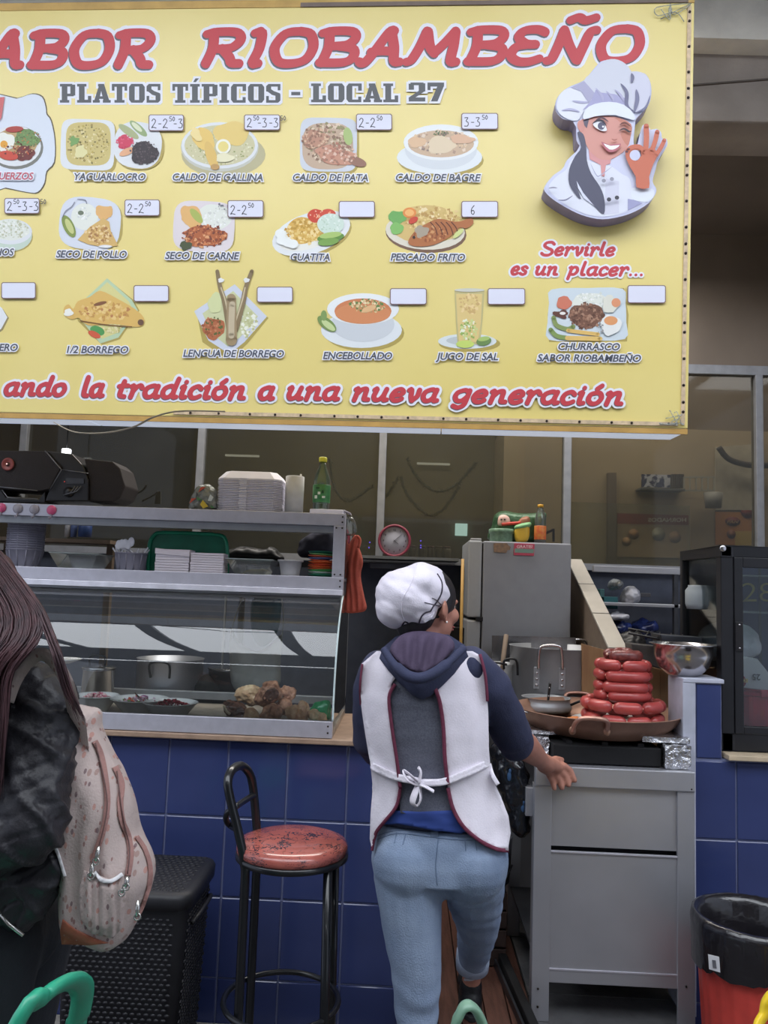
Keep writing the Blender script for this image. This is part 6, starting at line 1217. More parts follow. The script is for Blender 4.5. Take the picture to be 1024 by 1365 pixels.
for z in (at(925, 765, 3.0).z, at(925, 812, 3.0).z): M().box(wx0+.03, wx1-.05, wy0+.09, wy1-.03, z-.006, z).build('shelf', glass('shelf_glass', (.8, .85, .85), 1, .05, .1), wc)
bp = M().box(wx0+.04, wx1-.03, wy1-.028, wy1-.022, wz0+.1, wz1-.05).build('back_panel', mat('dark_blue_panel', (30, 36, 74), .5), wc); bp.name = 'back_panel'
text_at('28', 990, 1032, 802, 26, wy1-.034, wc, ink((150, 134, 60)), 'painted_number', bold=-.01)
c = at(930, 800, 3.02); t = thing('white_jar', tuple(c), 'round white jar on the cabinet shelf seen through its side', 'jar'); c.z = at(925, 812, 3.0).z; M().lathe([(0, 0), (.05, 0), (.056, .02), (.056, .07), (.045, .085), (.046, .09), (0, .092)], c+Vector((.03, .05, 0)), 28).build('jar_body', ink((150, 158, 164)), t)
q = inflate([(925, 866), (930, 845), (945, 832), (968, 828), (990, 830), (1008, 842), (1014, 860), (1010, 874), (980, 880), (930, 880)], .08, 24, lambda x, y, t: Vector((max(at(x, y, 3.10).x, wx0+.03), 3.10-t*.8, at(x, y, 3.10).z)), 5, fn=lambda v, q: .02*noise.noise(Vector((v.x*.06, v.y*.06, 2))))
tag(organic(q, 'white_food_bag', mat('milky_bag', (196, 198, 208), .35, coat=.3), None, .006, 1, lambda p, n: .006*noise.noise(p*35))[0], 'puffy white plastic bag inside the black cabinet', 'bag')
t = thing('egg_carton_box', tuple(at(1000, 915, 2.92)), 'white printed carton marked 25 inside the black cabinet', 'box')
A = pxs([(978, 916), (1026, 921), (1026, 898), (1010, 878), (978, 876)], 2.9); M().prism(A, (0, .16, 0)).build('carton', ink((206, 204, 212)), t, .003)
pm_ = mat('pale_print', (170, 170, 186), .6); c = at(985, 908, 2.895); M().lathe([(.026, 0), (0, .001)], c, 24, axis=(0, -1, 0)).build('red_disc', ink((196, 60, 66)), t)
vs, fs = text_raw('25', .02); m = M(); p = at(1014, 899, 2.893); m.add([(p.x-v.x*.03, 2.893, p.z-v.y*.03) for v in vs], fs); m.build('printed_number', ink((60, 60, 70)), t, weld=False)
M().prism(pxs([(974, 903), (997, 905), (997, 910), (974, 908)], 2.892), (0, .001, 0)).build('disc_band', ink((230, 200, 130)), t); text_at('ORO', 976, 995, 909, 4, 2.89, t, ink((150, 60, 50)))
c = at(1004, 975, 2.95); c.z = wz0+.056; t = thing('red_tub', tuple(c), 'red fluted plastic tub inside the black cabinet', 'tub'); hh = at(1000, 921, 2.9).z-c.z
m = M(); n = 48; vs = []; fs = []
for i, (r_, z_) in enumerate(((.085, 0), (.1, hh*.9), (.108, hh*.92), (.108, hh))):
    for k in range(n): a_ = 2*math.pi*k/n; rr_ = r_*(1+(.03 if k % 4 < 2 and i < 2 else 0)); vs.append(c+Vector((math.cos(a_)*rr_, math.sin(a_)*rr_, z_)))
fs = [(i*n+k, i*n+(k+1) % n, (i+1)*n+(k+1) % n, (i+1)*n+k) for i in range(3) for k in range(n)]+[tuple(range(n))]; m.add(vs, fs); m.build('tub_wall', mat('red_plastic', (196, 44, 70), .35, coat=.2), t)
tag(M().box(c.x-.02, c.x+.02, c.y-.115, c.y-.107, c.z+hh-.015, c.z+hh+.012).build('tub_handle', mat('red_plastic', (0, 0, 0)), t, .003))
# ================================================================== left of the cart
bb = mat('black_bag_film', (22, 24, 30), .22, coat=.5, bump=.4, bscale=30)
q = inflate([(668, 985), (690, 1000), (704, 1015), (710, 1040), (712, 1075), (708, 1110), (696, 1118), (684, 1100), (672, 1060), (660, 1010)], .08, 16, lambda x, y, t: at(x, y, 2.80)+Vector((-.012, -t*.8, 0)), 5); bo = thing('black_bag', tuple(at(690, 1110, 3.05)), 'black plastic bag with bright blue marks hanging beside the cart', 'bag')
organic(q, 'bag_body', bb, bo, .006, 1, lambda p, n: .012*noise.noise(p*25)+.004*noise.noise(p*70)); 
for x, y in ((679, 1035), (697, 1077)): M().ell(at(x, y, 2.738), (.007, .004, .016)).ell(at(x+1, y-7, 2.738), (.005, .004, .008)).build('blue_mark', ink((50, 80, 116)), bo)
c = at(708, 1180, 3.15); c = Vector((.44, 3.18, .30)); t = thing('dark_bucket', tuple(c), 'dark grey bucket behind the cart leg', 'bucket'); c = Vector((at(712, 1150, 3.0).x-.03, 3.0, .12))
c.x = .40; zb0 = at(700, 1185, 3.05).z; zt0 = at(700, 1120, 3.05).z
M().lathe([(0, 0), (.07, 0), (.085, zt0-zb0), (.09, zt0-zb0), (.08, .01), (0, .005)], (.335, 3.1, zb0), 32).build('bucket_wall', ink((62, 64, 74)), t); M().tube(smoothpath([(.25, 3.06, zb0+.1), (.28, 3.0, zb0+.02), (.36, 3.0, zb0+.0), (.42, 3.06, zb0+.08)], 5), .003, 6).build('bail', dark, t)
t = thing('wooden_crate', (.38, 3.1, .12), 'brown wooden stand under the dark bucket', 'crate'); 
for i in range(4): M().box(.27, .40, 3.03+.0*i, 3.3, .125+i*(zb0-.13)/4, .125+(i+1)*(zb0-.13)/4-.008).build('slat', mat('brown_crate', (58, 44, 40), .7, var=.15), t, .002)
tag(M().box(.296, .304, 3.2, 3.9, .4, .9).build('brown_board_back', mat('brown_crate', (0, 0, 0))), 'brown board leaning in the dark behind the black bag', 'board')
tag(M().box(at(706, 1050, 2.72).x-.012, at(706, 1050, 2.72).x+.012, 2.72, 2.9, at(706, 1088, 2.72).z, at(706, 1050, 2.72).z).build('hinged_flap', steel, None, .002), 'small steel flap folded down at the left of the cart', 'flap')
t = thing('floor_beam', (.4, 3.1, .12), 'dark beam lying on the boards along the cart', 'beam'); M().bar((.43, 2.55, .145), (.30, 4.0, .145), .03, .05).build('bar', darkm, t, .003); M().bar((.405, 2.56, .135), (.27, 4.0, .135), .008, .03).build('steel_edge', mat('dark_steel', (0, 0, 0)), t)
struct('wall_kitchen_cupboard', M().box(.06, .30, 3.9, 4.2, .12, 1.3), darkm)
# ================================================================== STOOL
random.seed(21)
S = at(390, 1130, 2.29); bkm = mat('black_enamel', (22, 24, 28), .28, coat=.4)
stool = thing('bar_stool', (S.x, S.y, 0), 'tall black tube bar stool with round marbled red seat before the counter', 'stool')
def marble():
    m = mat('marbled_red_vinyl', (176, 98, 88), .25, coat=.5, c2=(150, 78, 70), scale=10); nt = m.node_tree; b = nt.nodes['Principled BSDF']
    v = nt.nodes.new('ShaderNodeTexVoronoi'); v.feature = 'DISTANCE_TO_EDGE'; v.inputs['Scale'].default_value = 22; tc = nt.nodes.new('ShaderNodeTexCoord'); nz = nt.nodes.new('ShaderNodeTexNoise'); nz.inputs['Scale'].default_value = 9
    mx = nt.nodes.new('ShaderNodeMixRGB'); mx.inputs[0].default_value = .12; nt.links.new(tc.outputs['Object'], mx.inputs[1]); nt.links.new(nz.outputs['Color'], mx.inputs[2]); nt.links.new(mx.outputs[0], v.inputs['Vector'])
    n2 = nt.nodes.new('ShaderNodeTexNoise'); n2.inputs['Scale'].default_value = 14; nt.links.new(tc.outputs['Object'], n2.inputs['Vector'])
    mu = nt.nodes.new('ShaderNodeMapRange'); mu.inputs['From Min'].default_value = .35; mu.inputs['From Max'].default_value = .65; mu.inputs['To Max'].default_value = .07; mu.inputs['To Min'].default_value = .0; nt.links.new(n2.outputs['Fac'], mu.inputs[0])
    lt = nt.nodes.new('ShaderNodeMath'); lt.operation = 'LESS_THAN'; nt.links.new(v.outputs['Distance'], lt.inputs[0]); nt.links.new(mu.outputs[0], lt.inputs[1])
    m2 = nt.nodes.new('ShaderNodeMixRGB'); nt.links.new(lt.outputs[0], m2.inputs[0]); old = b.inputs['Base Color'].links[0].from_socket; nt.links.new(old, m2.inputs[1]); m2.inputs[2].default_value = rgb((62, 44, 54)); nt.links.new(m2.outputs[0], b.inputs['Base Color']); return m
M().lathe([(0, -.012), (.150, -.012), (.156, -.004), (.156, .008), (.15, .018), (.13, .025), (.07, .028), (0, .028)], S, 56).build('seat', marble(), stool)
M().lathe([(.152, -.026), (.158, -.022), (.158, -.010), (.152, -.008)], S, 48).build('seat_rim', bkm, stool)
zs = S.z-.02; LF = at(327, 1170, 2.20); LR = at(342, 1160, 2.38); RF = at(437, 1165, 2.20); RR = at(446, 1160, 2.40)
for q, e in ((RF, .012), (RR, .012)): M().tube([(q.x, q.y, zs), (q.x+e, q.y-.0, .0)], .0125, 12).build('leg', bkm, stool)
top = [(LF.x, LF.y, 0), (LF.x, LF.y, zs-.1), (LF.x-.004, LF.y, zs), at(318, 1110, 2.20), at(306, 1060, 2.205), at(304, 1040, 2.215), at(310, 1026, 2.25), at(322, 1021, 2.31), at(333, 1032, 2.35), at(338, 1055, 2.37), at(343, 1112, 2.38), (LR.x, LR.y, zs-.02), (LR.x, LR.y, 0)]
M().tube(smoothpath(top, 6), .0125, 12).build('back_tube', bkm, stool)
M().tube(smoothpath([at(313, 1077, 2.205), at(303, 1084, 2.215), at(302, 1094, 2.24), at(308, 1101, 2.26), at(318, 1106, 2.205)], 5), .0085, 10).build('back_brace', bkm, stool); M().tube(smoothpath([at(313, 1076, 2.21), at(328, 1066, 2.31), at(338, 1060, 2.365)], 5), .009, 10).build('back_brace', bkm, stool)
rc = Vector((S.x-.012, S.y, at(385, 1333, 2.29).z)); M().tube([rc+Vector((math.cos(t*math.pi/20)*.158, math.sin(t*math.pi/20)*.158, 0)) for t in range(40)], .008, 10, closed=True).build('foot_ring', bkm, stool)
# ================================================================== HAMPER
hm = mat('dark_wicker_plastic', (38, 38, 42), .5, var=.08); hz = .60; hx0, hx1, hy0, hy1 = -.98, -.585, 2.29, 2.63
hamper = thing('laundry_hamper', ((hx0+hx1)/2, (hy0+hy1)/2, 0), 'dark grey lidded wicker-look hamper behind the flowered backpack', 'hamper')
def rrect(x0, x1, y0, y1, r, z, n=5):
    out = []
    for cx_, cy_, a0 in ((x1-r, y1-r, 0), (x0+r, y1-r, 90), (x0+r, y0+r, 180), (x1-r, y0+r, 270)):
        for i in range(n+1): a = R_(a0+90*i/n); out.append((cx_+r*math.cos(a), cy_+r*math.sin(a), z))
    return out
def loft(rings, m=None, mi=0, cap=True):
    m = m or M(); n = len(rings[0]); vs = [p for r in rings for p in r]
    fs = [(i*n+a, i*n+(a+1) % n, (i+1)*n+(a+1) % n, (i+1)*n+a) for i in range(len(rings)-1) for a in range(n)]
    if cap: fs += [tuple(range(n)), tuple((len(rings)-1)*n+a for a in range(n))]
    return m.add(vs, fs, mi, True)
tp = .035
loft([rrect(hx0+tp, hx1-tp, hy0+tp, hy1-tp, .04, .0), rrect(hx0+.012, hx1-.012, hy0+.012, hy1-.012, .05, hz-.06), rrect(hx0+.01, hx1-.01, hy0+.01, hy1-.01, .05, hz-.04)]).build('basket_body', hm, hamper)
loft([rrect(hx0, hx1, hy0, hy1, .055, hz-.045), rrect(hx0-.002, hx1+.002, hy0-.002, hy1+.002, .055, hz-.015), rrect(hx0+.004, hx1-.004, hy0+.004, hy1-.004, .05, hz-.004), rrect(hx0+.02, hx1-.02, hy0+.02, hy1-.02, .04, hz)]).build('lid', hm, hamper)
m = M()
for r in range(38):
    z = .02+r*.0137; k = tp+(.012-tp)*z/(hz-.05)
    for c_ in range(17):
        x = hx0+.05+(c_+.5*(r % 2))*.0195
        if x < hx1-.05: m.ell((x, hy0+k-.0005, z), (.0085, .0035, .0045), nu=6, nv=4)
        y = hy0+.05+(c_+.5*(r % 2))*.0195
        if y < hy1-.05: m.ell((hx1-k+.0005, y, z), (.0035, .0085, .0045), nu=6, nv=4)
tag(m.build('weave', hm, hamper, weld=False), kind='stuff')
m = M()
for r in range(16):
    for c_ in range(18): m.ell((hx0+.035+(c_+.5*(r % 2))*.0185, hy0+.035+r*.0185, hz), (.008, .007, .0022), nu=6, nv=4)
tag(m.build('lid_weave', hm, hamper, weld=False), kind='stuff')
M().tube(smoothpath([(hx1-.008, 2.36, hz-.10), (hx1+.006, 2.40, hz-.085), (hx1+.006, 2.52, hz-.085), (hx1-.008, 2.56, hz-.10)], 4), .007, 6).build('side_grip', hm, hamper)
# ================================================================== BIN
bc = Vector((1.052, 2.46, 0)); bn_ = thing('waste_bin', tuple(bc), 'red ribbed plastic waste bin lined with a black bag, bottom right', 'bin')
def ribl(prof, c, n, amp, m=None):
    m = m or M(); vs = []
    for r, z in prof:
        for k in range(n): a = 2*math.pi*k/n; q = r*(1+(amp if k % 4 < 2 else 0)); vs.append(Vector(c)+Vector((math.cos(a)*q, math.sin(a)*q, z)))
    L = len(prof); return m.add(vs, [(i*n+k, i*n+(k+1) % n, (i+1)*n+(k+1) % n, (i+1)*n+k) for i in range(L-1) for k in range(n)], 0, True)
ribl([(.125, 0), (.132, .02), (.16, .50), (.162, .53)], bc, 96, .018).build('bin_body', mat('coral_red_plastic', (206, 72, 64), .42), bn_)
m = M(); n = 72; vs = []; prof = [(.112, .18), (.132, .40), (.150, .54), (.163, .562), (.174, .560), (.178, .54), (.176, .49), (.174, .43)]
for j, (r, z) in enumerate(prof):
    for k in range(n):
        a = 2*math.pi*k/n; w_ = noise.noise(Vector((math.cos(a)*3, math.sin(a)*3, j*.7)))*.5+.5*noise.noise(Vector((math.cos(a)*9, math.sin(a)*9, j*.3)))
        amp = (.016, .014, .008, .002, .003, .006, .008, .010)[j]; vs.append(bc+Vector((math.cos(a)*(r+w_*amp), math.sin(a)*(r+w_*amp), z+(w_*.03 if j == len(prof)-1 else w_*.004)+(.016*math.sin(a*1+2) if j == len(prof)-1 else 0))))
m.add(vs, [(i*n+k, i*n+(k+1) % n, (i+1)*n+(k+1) % n, (i+1)*n+k) for i in range(len(prof)-1) for k in range(n)], 0, True)
m.build('bin_liner', mat('black_liner', (30, 28, 32), .2, coat=.6, bump=.5, bscale=25), bn_)
p = at(953, 1285, 2.32); M().prism([(p.x-.012, 2.328, p.z-.018), (p.x+.015, 2.320, p.z-.022), (p.x+.013, 2.322, p.z+.018), (p.x-.014, 2.330, p.z+.02)], (0, .002, 0)).build('sticker', ink((200, 200, 204)), bn_)
M().prism([(p.x-.004, 2.324, p.z-.012), (p.x+.006, 2.3225, p.z-.013), (p.x+.004, 2.324, p.z+.008), (p.x-.005, 2.3265, p.z+.008)], (0, -.001, 0)).build('sticker_print', ink((90, 90, 96)), bn_)
# ================================================================== CHAIRS (only their tops are in view)
def chair(path, r, col, name, la, seat_c, yaw):
    t = thing('plastic_chair', (seat_c[0], seat_c[1], 0), la, 'chair'); pm = mat(name, col, .35, coat=.2, var=.04)
    M().tube(smoothpath(path, 6), r, 12, flat=.55).build('backrest', pm, t)
    c = Vector(seat_c); rot = Matrix.Rotation(yaw, 3, 'Z'); q = [c+rot @ Vector(v) for v in ((-.2, -.2, 0), (.2, -.2, 0), (.19, .2, 0), (-.19, .2, 0))]
    M().prism(q, (0, 0, .02)).build('seat', pm, t, .004)
    for v in q: e = c+(v-c)*.88; M().tube([(e.x, e.y, c.z+.002), (v.x, v.y, 0)], [.02, .024], 8).build('leg', pm, t)
    return t
chair([(-.66, .98, .46), at(8, 1392, 1.02), at(55, 1332, 1.06), at(84, 1311, 1.10), at(102, 1309, 1.14), at(110, 1322, 1.18), at(106, 1352, 1.21), at(98, 1392, 1.24), (-.50, 1.28, .46)], .017, (44, 150, 118), 'green_chair_plastic', 'green plastic chair, curved top of its back at the bottom left corner', (-.76, 1.22, .44), .5)
chair([(.12, 1.42, .46), at(606, 1392, 1.50), at(613, 1352, 1.50), at(624, 1340, 1.50), at(636, 1349, 1.51), at(648, 1375, 1.52), at(662, 1400, 1.53), (.28, 1.52, .46)], .015, (120, 156, 134), 'pale_green_plastic', 'pale green plastic chair, tip of its back at the bottom centre', (.2, 1.28, .44), 0)
chair([(.80, 1.50, .46), at(1018, 1400, 1.56), at(1019, 1350, 1.58), at(1024, 1332, 1.58), at(1036, 1324, 1.58), at(1070, 1326, 1.6), at(1090, 1380, 1.62), (1.12, 1.6, .46)], .016, (232, 196, 40), 'yellow_chair_plastic', 'yellow plastic chair, edge of its back at the bottom right corner', (1.02, 1.32, .44), 0)
# ================================================================== COOK
skin = mat('skin', (176, 122, 104), .5, var=.03, bump=.03, bscale=120); navy = mat('navy_jersey', (52, 56, 82), .85, var=.05, bump=.15, bscale=200)
Y0 = 2.12
def A(px, py, Y=Y0): return at(px, py, Y)
cook = thing('person', (A(580, 1130).x, Y0, 0), 'person in white apron, white chef cap, navy hoodie and pale jeans, seen from behind', 'person')
HC = A(568, 808, 2.13); fa = R_(47); fv = Vector((math.sin(fa), math.cos(fa), -.06)).normalized(); rv = Vector((math.cos(fa), -math.sin(fa), 0)); hr = Matrix.Rotation(-fa, 3, 'Z')
m = M()
m.ell(HC+Vector((0, 0, .012))-fv*.008, (.073, .092, .095), 0, hr); m.ell(HC+fv*.022-Vector((0, 0, .038)), (.058, .062, .068), 0, hr); m.ell(HC+fv*.062-Vector((0, 0, .078)), (.026, .022, .02), 0, hr)
m.cone(HC+fv*.088+Vector((0, 0, .008)), .009, HC+fv*.104-Vector((0, 0, .022)), .012); m.ell(HC+fv*.098-Vector((0, 0, .024)), (.016, .011, .009), 0, hr)
for s in (-1, 1): m.ell(HC+fv*.055+rv*s*.036-Vector((0, 0, .020)), (.026, .026, .024), 0, hr); m.ell(HC+fv*.070+rv*s*.028+Vector((0, 0, .018)), (.022, .012, .009), 0, hr)
m.ell(HC+fv*.082-Vector((0, 0, .048)), (.022, .012, .006), 0, hr); m.ell(HC+fv*.080-Vector((0, 0, .058)), (.019, .012, .007), 0, hr)
for s in (-1, 1):
    e = HC+rv*s*.074-fv*.004-Vector((0, 0, .012)); er = Matrix.Rotation(-fa+s*.35, 3, 'Z')
    m.ell(e, (.008, .015, .025), 0, er); m.ell(e+rv*s*.012-fv*.012+Vector((0, 0, .006)), (.0055, .014, .025), 0, er); m.ell(e+rv*s*.006-fv*.002-Vector((0, 0, .022)), (.005, .007, .009), 0, er)
NB = A(566, 872, 2.13); m.cone(HC-fv*.02-Vector((0, 0, .04)), .052, NB, .056)
CH = A(566, 930, 2.16); WA = A(572, 1030, 2.17); PE = A(585, 1125, 2.15)
m.ell(A(566, 900, 2.15), (.13, .075, .05)); m.ell(CH, (.13, .085, .12)); m.ell(WA, (.115, .08, .12)); m.ell(PE, (.145, .09, .10)); m.cone(NB, .052, CH, .06)
LS, LE, LW = A(500, 893, 2.13), A(490, 985, 2.20), A(500, 1005, 2.42); RS, RE, RW = A(640, 893, 2.13), A(688, 984, 2.32), A(722, 1014, 2.555)
m.cone(RS, .048, RE, .040); m.cone(RE, .041, RE.lerp(RW, .35), .042); m.cone(RE.lerp(RW, .35), .042, RW, .026); m.cone(LS, .048, LE, .040); m.cone(LE, .04, LW, .027); m.cone(CH+Vector((0, 0, .07)), .05, RS, .045); m.cone(CH+Vector((0, 0, .07)), .05, LS, .045)
# right hand over the corner of the cart
PM = A(737, 1023, 2.635); m.cone(RW, .027, RW.lerp(PM, .5), .028); m.cone(RW.lerp(PM, .5)+Vector((.006, 0, .002)), .024, PM+Vector((.012, .0, .002)), .020); m.cone(RW.lerp(PM, .5)+Vector((-.012, 0, -.006)), .022, PM+Vector((-.012, -.0, -.01)), .018)
for k, (a, b, c_) in enumerate((((752, 1021, 2.655), (760, 1027, 2.663), (766, 1040, 2.66)), ((746, 1027, 2.65), (754, 1035, 2.658), (758, 1046, 2.655)), ((740, 1032, 2.645), (746, 1041, 2.652), (749, 1050, 2.65)), ((733, 1035, 2.638), (737, 1043, 2.645), (739, 1051, 2.643)))):
    r = (.0108, .0110, .0106, .0094)[k]; a, b, c_ = A(*a), A(*b), A(*c_); m.cone(PM, .013, a, r*1.12); m.cone(a, r*1.1, b, r); m.cone(b, r, c_, r*.88)
m.cone(RW.lerp(PM, .45), .015, A(741, 1012, 2.655), .0115); m.cone(A(741, 1012, 2.655), .0115, A(749, 1013, 2.68), .0095)
# left hand forward
LP = LW+Vector((.02, .09, .01)); m.cone(LW, .026, LP, .024)
for k in range(4): a = LP+Vector((-.024+.016*k, .05, .0)); m.cone(LP, .012, a, .0095); m.cone(a, .0095, a+Vector((.004, .02, -.022)), .008)
m.cone(LP-Vector((0, .04, 0)), .012, LP+Vector((.04, .0, -.01)), .01)
# legs
LH, LK, LA = A(545, 1170, 2.13), A(556, 1300, 2.13), A(560, 1508, 2.12); RH, RK, RA = A(630, 1165, 2.16), A(638, 1228, 2.45), A(629, 1290, 2.70)
LA.z = max(LA.z, .075)
for a, b, c_ in ((LH, LK, LA), (RH, RK, RA)): m.cone(PE+(a-PE)*.7, .08, a, .075); m.cone(a, .072, b, .048); m.cone(b, .048, b.lerp(c_, .35)-Vector((0, .012, 0)), .05); m.cone(b.lerp(c_, .35), .048, c_, .031)
for c_ in (LA, RA): m.cone(c_, .031, c_+Vector((0, .0, -.04)), .030); m.cone(c_+Vector((0, 0, -.045)), .028, c_+Vector((.01, .13, -.05)), .024)
zn = A(566, 866, 2.13).z
def bodyfn(p, n):
    if p.z > zn or (p.x > RE.x-.01 and p.y > 2.33 and p.z > .8) or (p.z < RA.z+.03 and p.y > 2.5) or (p.y > LW.y-.02 and p.x < .0): return 0
    return -.014
body, bb_ = organic(m, 'body', skin, cook, .0045, 3, bodyfn)

for s in (-1, 1):
    e = HC+fv*.074+rv*s*.027+Vector((0, 0, .004)); M().ell(e-fv*.004, .0105, nu=12, nv=8).build('eye', ink((232, 228, 224)), cook); M().ell(e+fv*.008, .0062, nu=10, nv=6).build('iris', ink((50, 34, 28)), cook)
    M().tube(smoothpath([e+fv*.006+rv*s*-.012+Vector((0, 0, .016)), e+fv*.008+Vector((0, 0, .022)), e-fv*.002+rv*s*.016+Vector((0, 0, .017))], 4), .0024, 6).build('eyebrow', ink((40, 30, 28)), cook)
M().ell(HC+fv*.094-Vector((0, 0, .050)), (.019, .006, .004), 0, hr, 12, 8).ell(HC+fv*.092-Vector((0, 0, .057)), (.016, .006, .005), 0, hr, 12, 8).build('lips', mat('lips', (160, 86, 82), .4), cook)
M().ell(HC+rv*.083-fv*.004-Vector((0, 0, .038)), .0032, nu=10, nv=6).build('earring', mat('pearl', (236, 230, 226), .15, coat=.8), cook)
# hair under the cap
m = M(); m.ell(HC-fv*.012+Vector((0, 0, .022)), (.0795, .099, .088), 0, hr); m.ell(HC-fv*.050-Vector((0, 0, .045)), (.052, .040, .05), 0, hr); m.ell(HC-fv*.045-Vector((0, 0, .02)), (.068, .05, .06), 0, hr)
organic(m, 'hair', mat('dark_hair', (36, 32, 36), .5, var=.2, scale=60, aniso=(1, 1, .2)), cook, .004, 3)
# chef cap
m = M(); c1 = A(545, 796, 2.115); m.ell(c1, (.087, .105, .078), 0, Matrix.Rotation(.3, 3, 'Y')); m.ell(A(528, 808, 2.11), (.050, .085, .055)); m.ell(A(562, 778, 2.12), (.058, .1, .052)); m.ell(A(574, 788, 2.13), (.052, .102, .068), 0, Matrix.Rotation(-.25, 3, 'Y')); m.ell(A(558, 820, 2.10), (.045, .07, .03))
def hatfold(p, n): q = (p-c1)*1.0; return .007*noise.noise(Vector((q.x*9+3, q.y*8, (q.z+q.x*.5)*26)))+.003*noise.noise(Vector((q.x*22, q.y*20, (q.z+q.x*.4)*60)))+.003
capm = mat('white_cotton', (224, 218, 230), .85, var=.02, bump=.12, bscale=250); cap, bcap = organic(m, 'chef_cap', capm, cook, .0045, 22, hatfold)
trimm = mat('dark_trim', (52, 44, 58), .6)
def dline(pts, bv, Y, r, off=.001, flat=.5):
    P = smoothpath([(a, b, 0) for a, b in pts], 4); out = []; o = Vector((0, 0, EYE))
    for p in P:
        d = ray(p.x, p.y).normalized(); h = bv.ray_cast(o, d)
        if h[0] is None: q = bv.find_nearest(at(p.x, p.y, Y))[0]; t = (q-o).dot(d); out.append(o+d*t-d*off)
        else: out.append(h[0]-d*off)
    return M().tube(out, r, 8)
for pts, r in (([(583, 765), (589, 776), (589, 789), (584, 800), (578, 808), (574, 815)], .0022), ([(574, 815), (567, 817), (562, 822), (559, 830)], .0022), ([(576, 797), (582, 800), (588, 806)], .001), ([(566, 803), (574, 805), (586, 808)], .001), ([(536, 834), (540, 829), (546, 832)], .0022)): dline(pts, bcap, 2.03, r).build('cap_trim', trimm, cap)
dline([(556, 752), (553, 765), (548, 778), (541, 790), (536, 800), (535, 815), (539, 828)], bcap, 2.03, .0016, .0003).build('cap_seam', capm, cap)
drape([(564, 829), (567, 822), (575, 818), (579, 815), (577, 821), (570, 828)], bcap, 2.05, .004, .002, 1.6, fn=lambda v, d: .0016*math.sin(v.x*2.6)).build('elastic_gather', capm, cap)
# hoodie
def fold(s, a1, a2): return lambda p, n: a1*noise.noise(Vector((p.x*9+s, p.y*9, p.z*16)))+a2*noise.noise(Vector((p.x*28, p.y*28+s, p.z*34)))
def torso(m, rows, Yc=2.16, n=40):
    vs = []; L = len(rows)
    for (y, xl, xr, dp) in rows:
        a, b = at(xl, y, Yc), at(xr, y, Yc); c = (a+b)/2; hw = (b.x-a.x)/2
        for k in range(n): t = 2*math.pi*k/n; co, si = math.cos(t), math.sin(t); vs.append((c.x+math.copysign(abs(co)**.85, co)*hw, c.y+math.copysign(abs(si)**.85, si)*dp, c.z))
    return m.add(vs, [(i*n+k, i*n+(k+1) % n, (i+1)*n+(k+1) % n, (i+1)*n+k) for i in range(L-1) for k in range(n)]+[tuple(range(n)), tuple((L-1)*n+k for k in range(n))], 0, True)
ROWS = [(862, 530, 602, .05), (868, 512, 620, .065), (880, 492, 636, .085), (900, 484, 644, .102), (930, 481, 648, .115), (970, 485, 651, .118), (1010, 492, 652, .112), (1040, 497, 655, .110), (1070, 496, 665, .115)]
HIPS = [(1055, 500, 656, .108), (1085, 495, 668, .118), (1110, 494, 675, .124), (1140, 496, 677, .128), (1165, 500, 674, .125)]
m = M(); torso(m, ROWS+[(1092, 500, 668, .112)]); m.ell(NB+Vector((0, .01, -.01)), (.07, .065, .045))
m.cone(A(628, 890, 2.14), .058, A(652, 918, 2.17), .062); m.cone(A(652, 918, 2.17), .062, A(682, 978, 2.30), .058); m.cone(A(682, 978, 2.30), .056, A(688, 990, 2.345), .052)
m.cone(A(506, 892, 2.14), .052, A(497, 920, 2.16), .054); m.cone(A(497, 920, 2.16), .054, A(492, 985, 2.22), .046); m.cone(A(492, 985, 2.22), .045, LW, .036)
top_, bt_ = organic(m, 'hooded_top', navy, cook, .006, 6, fold(2, .0035, .0015))
# grey back panel, undershirt
gp_ = mat('heather_grey', (98, 100, 112), .9, c2=(78, 80, 94), scale=260, bump=.15, bscale=300)
drape([(516, 905), (592, 905), (598, 960), (600, 1020), (606, 1082), (570, 1088), (534, 1084), (528, 1030), (524, 970)], bt_, 2.05, .004, .002, 5, False, lambda v, d: .0022*noise.noise(Vector((v.x*.03, v.y*.09, 1)))).build('back_panel', gp_, top_)
# jeans
den = mat('pale_denim', (142, 158, 182), .85, c2=(118, 135, 162), scale=9, bump=.25, bscale=260)
def jf(p, n):
    band_ = math.sin(p.z*95+2*math.sin(p.x*22)+1.5*noise.noise(p*14)); low = max(0, min(1, (.80-p.z)/.2)); return .0022*band_*low*max(0, noise.noise(Vector((p.x*5, p.y*5, p.z*9)))+.35)+.002*noise.noise(p*16)
m = M(); torso(m, [(1093, 496, 670, .116)]+HIPS[2:], 2.165); m.ell(A(544, 1144, 2.13), (.096, .106, .105)); m.ell(A(628, 1146, 2.135), (.100, .108, .105)); m.ell(A(588, 1168, 2.17), (.06, .09, .05))
m.cone(A(543, 1165, 2.135), .090, A(555, 1295, 2.13), .066); m.cone(A(555, 1295, 2.13), .066, A(556, 1365, 2.13), .053); m.cone(A(556, 1365, 2.13), .053, A(560, 1480, 2.12), .045)
m.cone(A(630, 1165, 2.155), .088, A(637, 1232, 2.42), .064); m.cone(A(637, 1232, 2.42), .063, A(631, 1276, 2.66), .050)
jeans, bj = organic(m, 'jeans', den, cook, .0065, 4, jf)
cuff = mat('pale_cuff', (160, 172, 192), .85, bump=.2, bscale=200)
ca, cb_ = A(632, 1272, 2.64), A(629, 1284, 2.675); dd_ = (cb_-ca).normalized(); dd_ = Vector((0, .25, -1)).normalized()
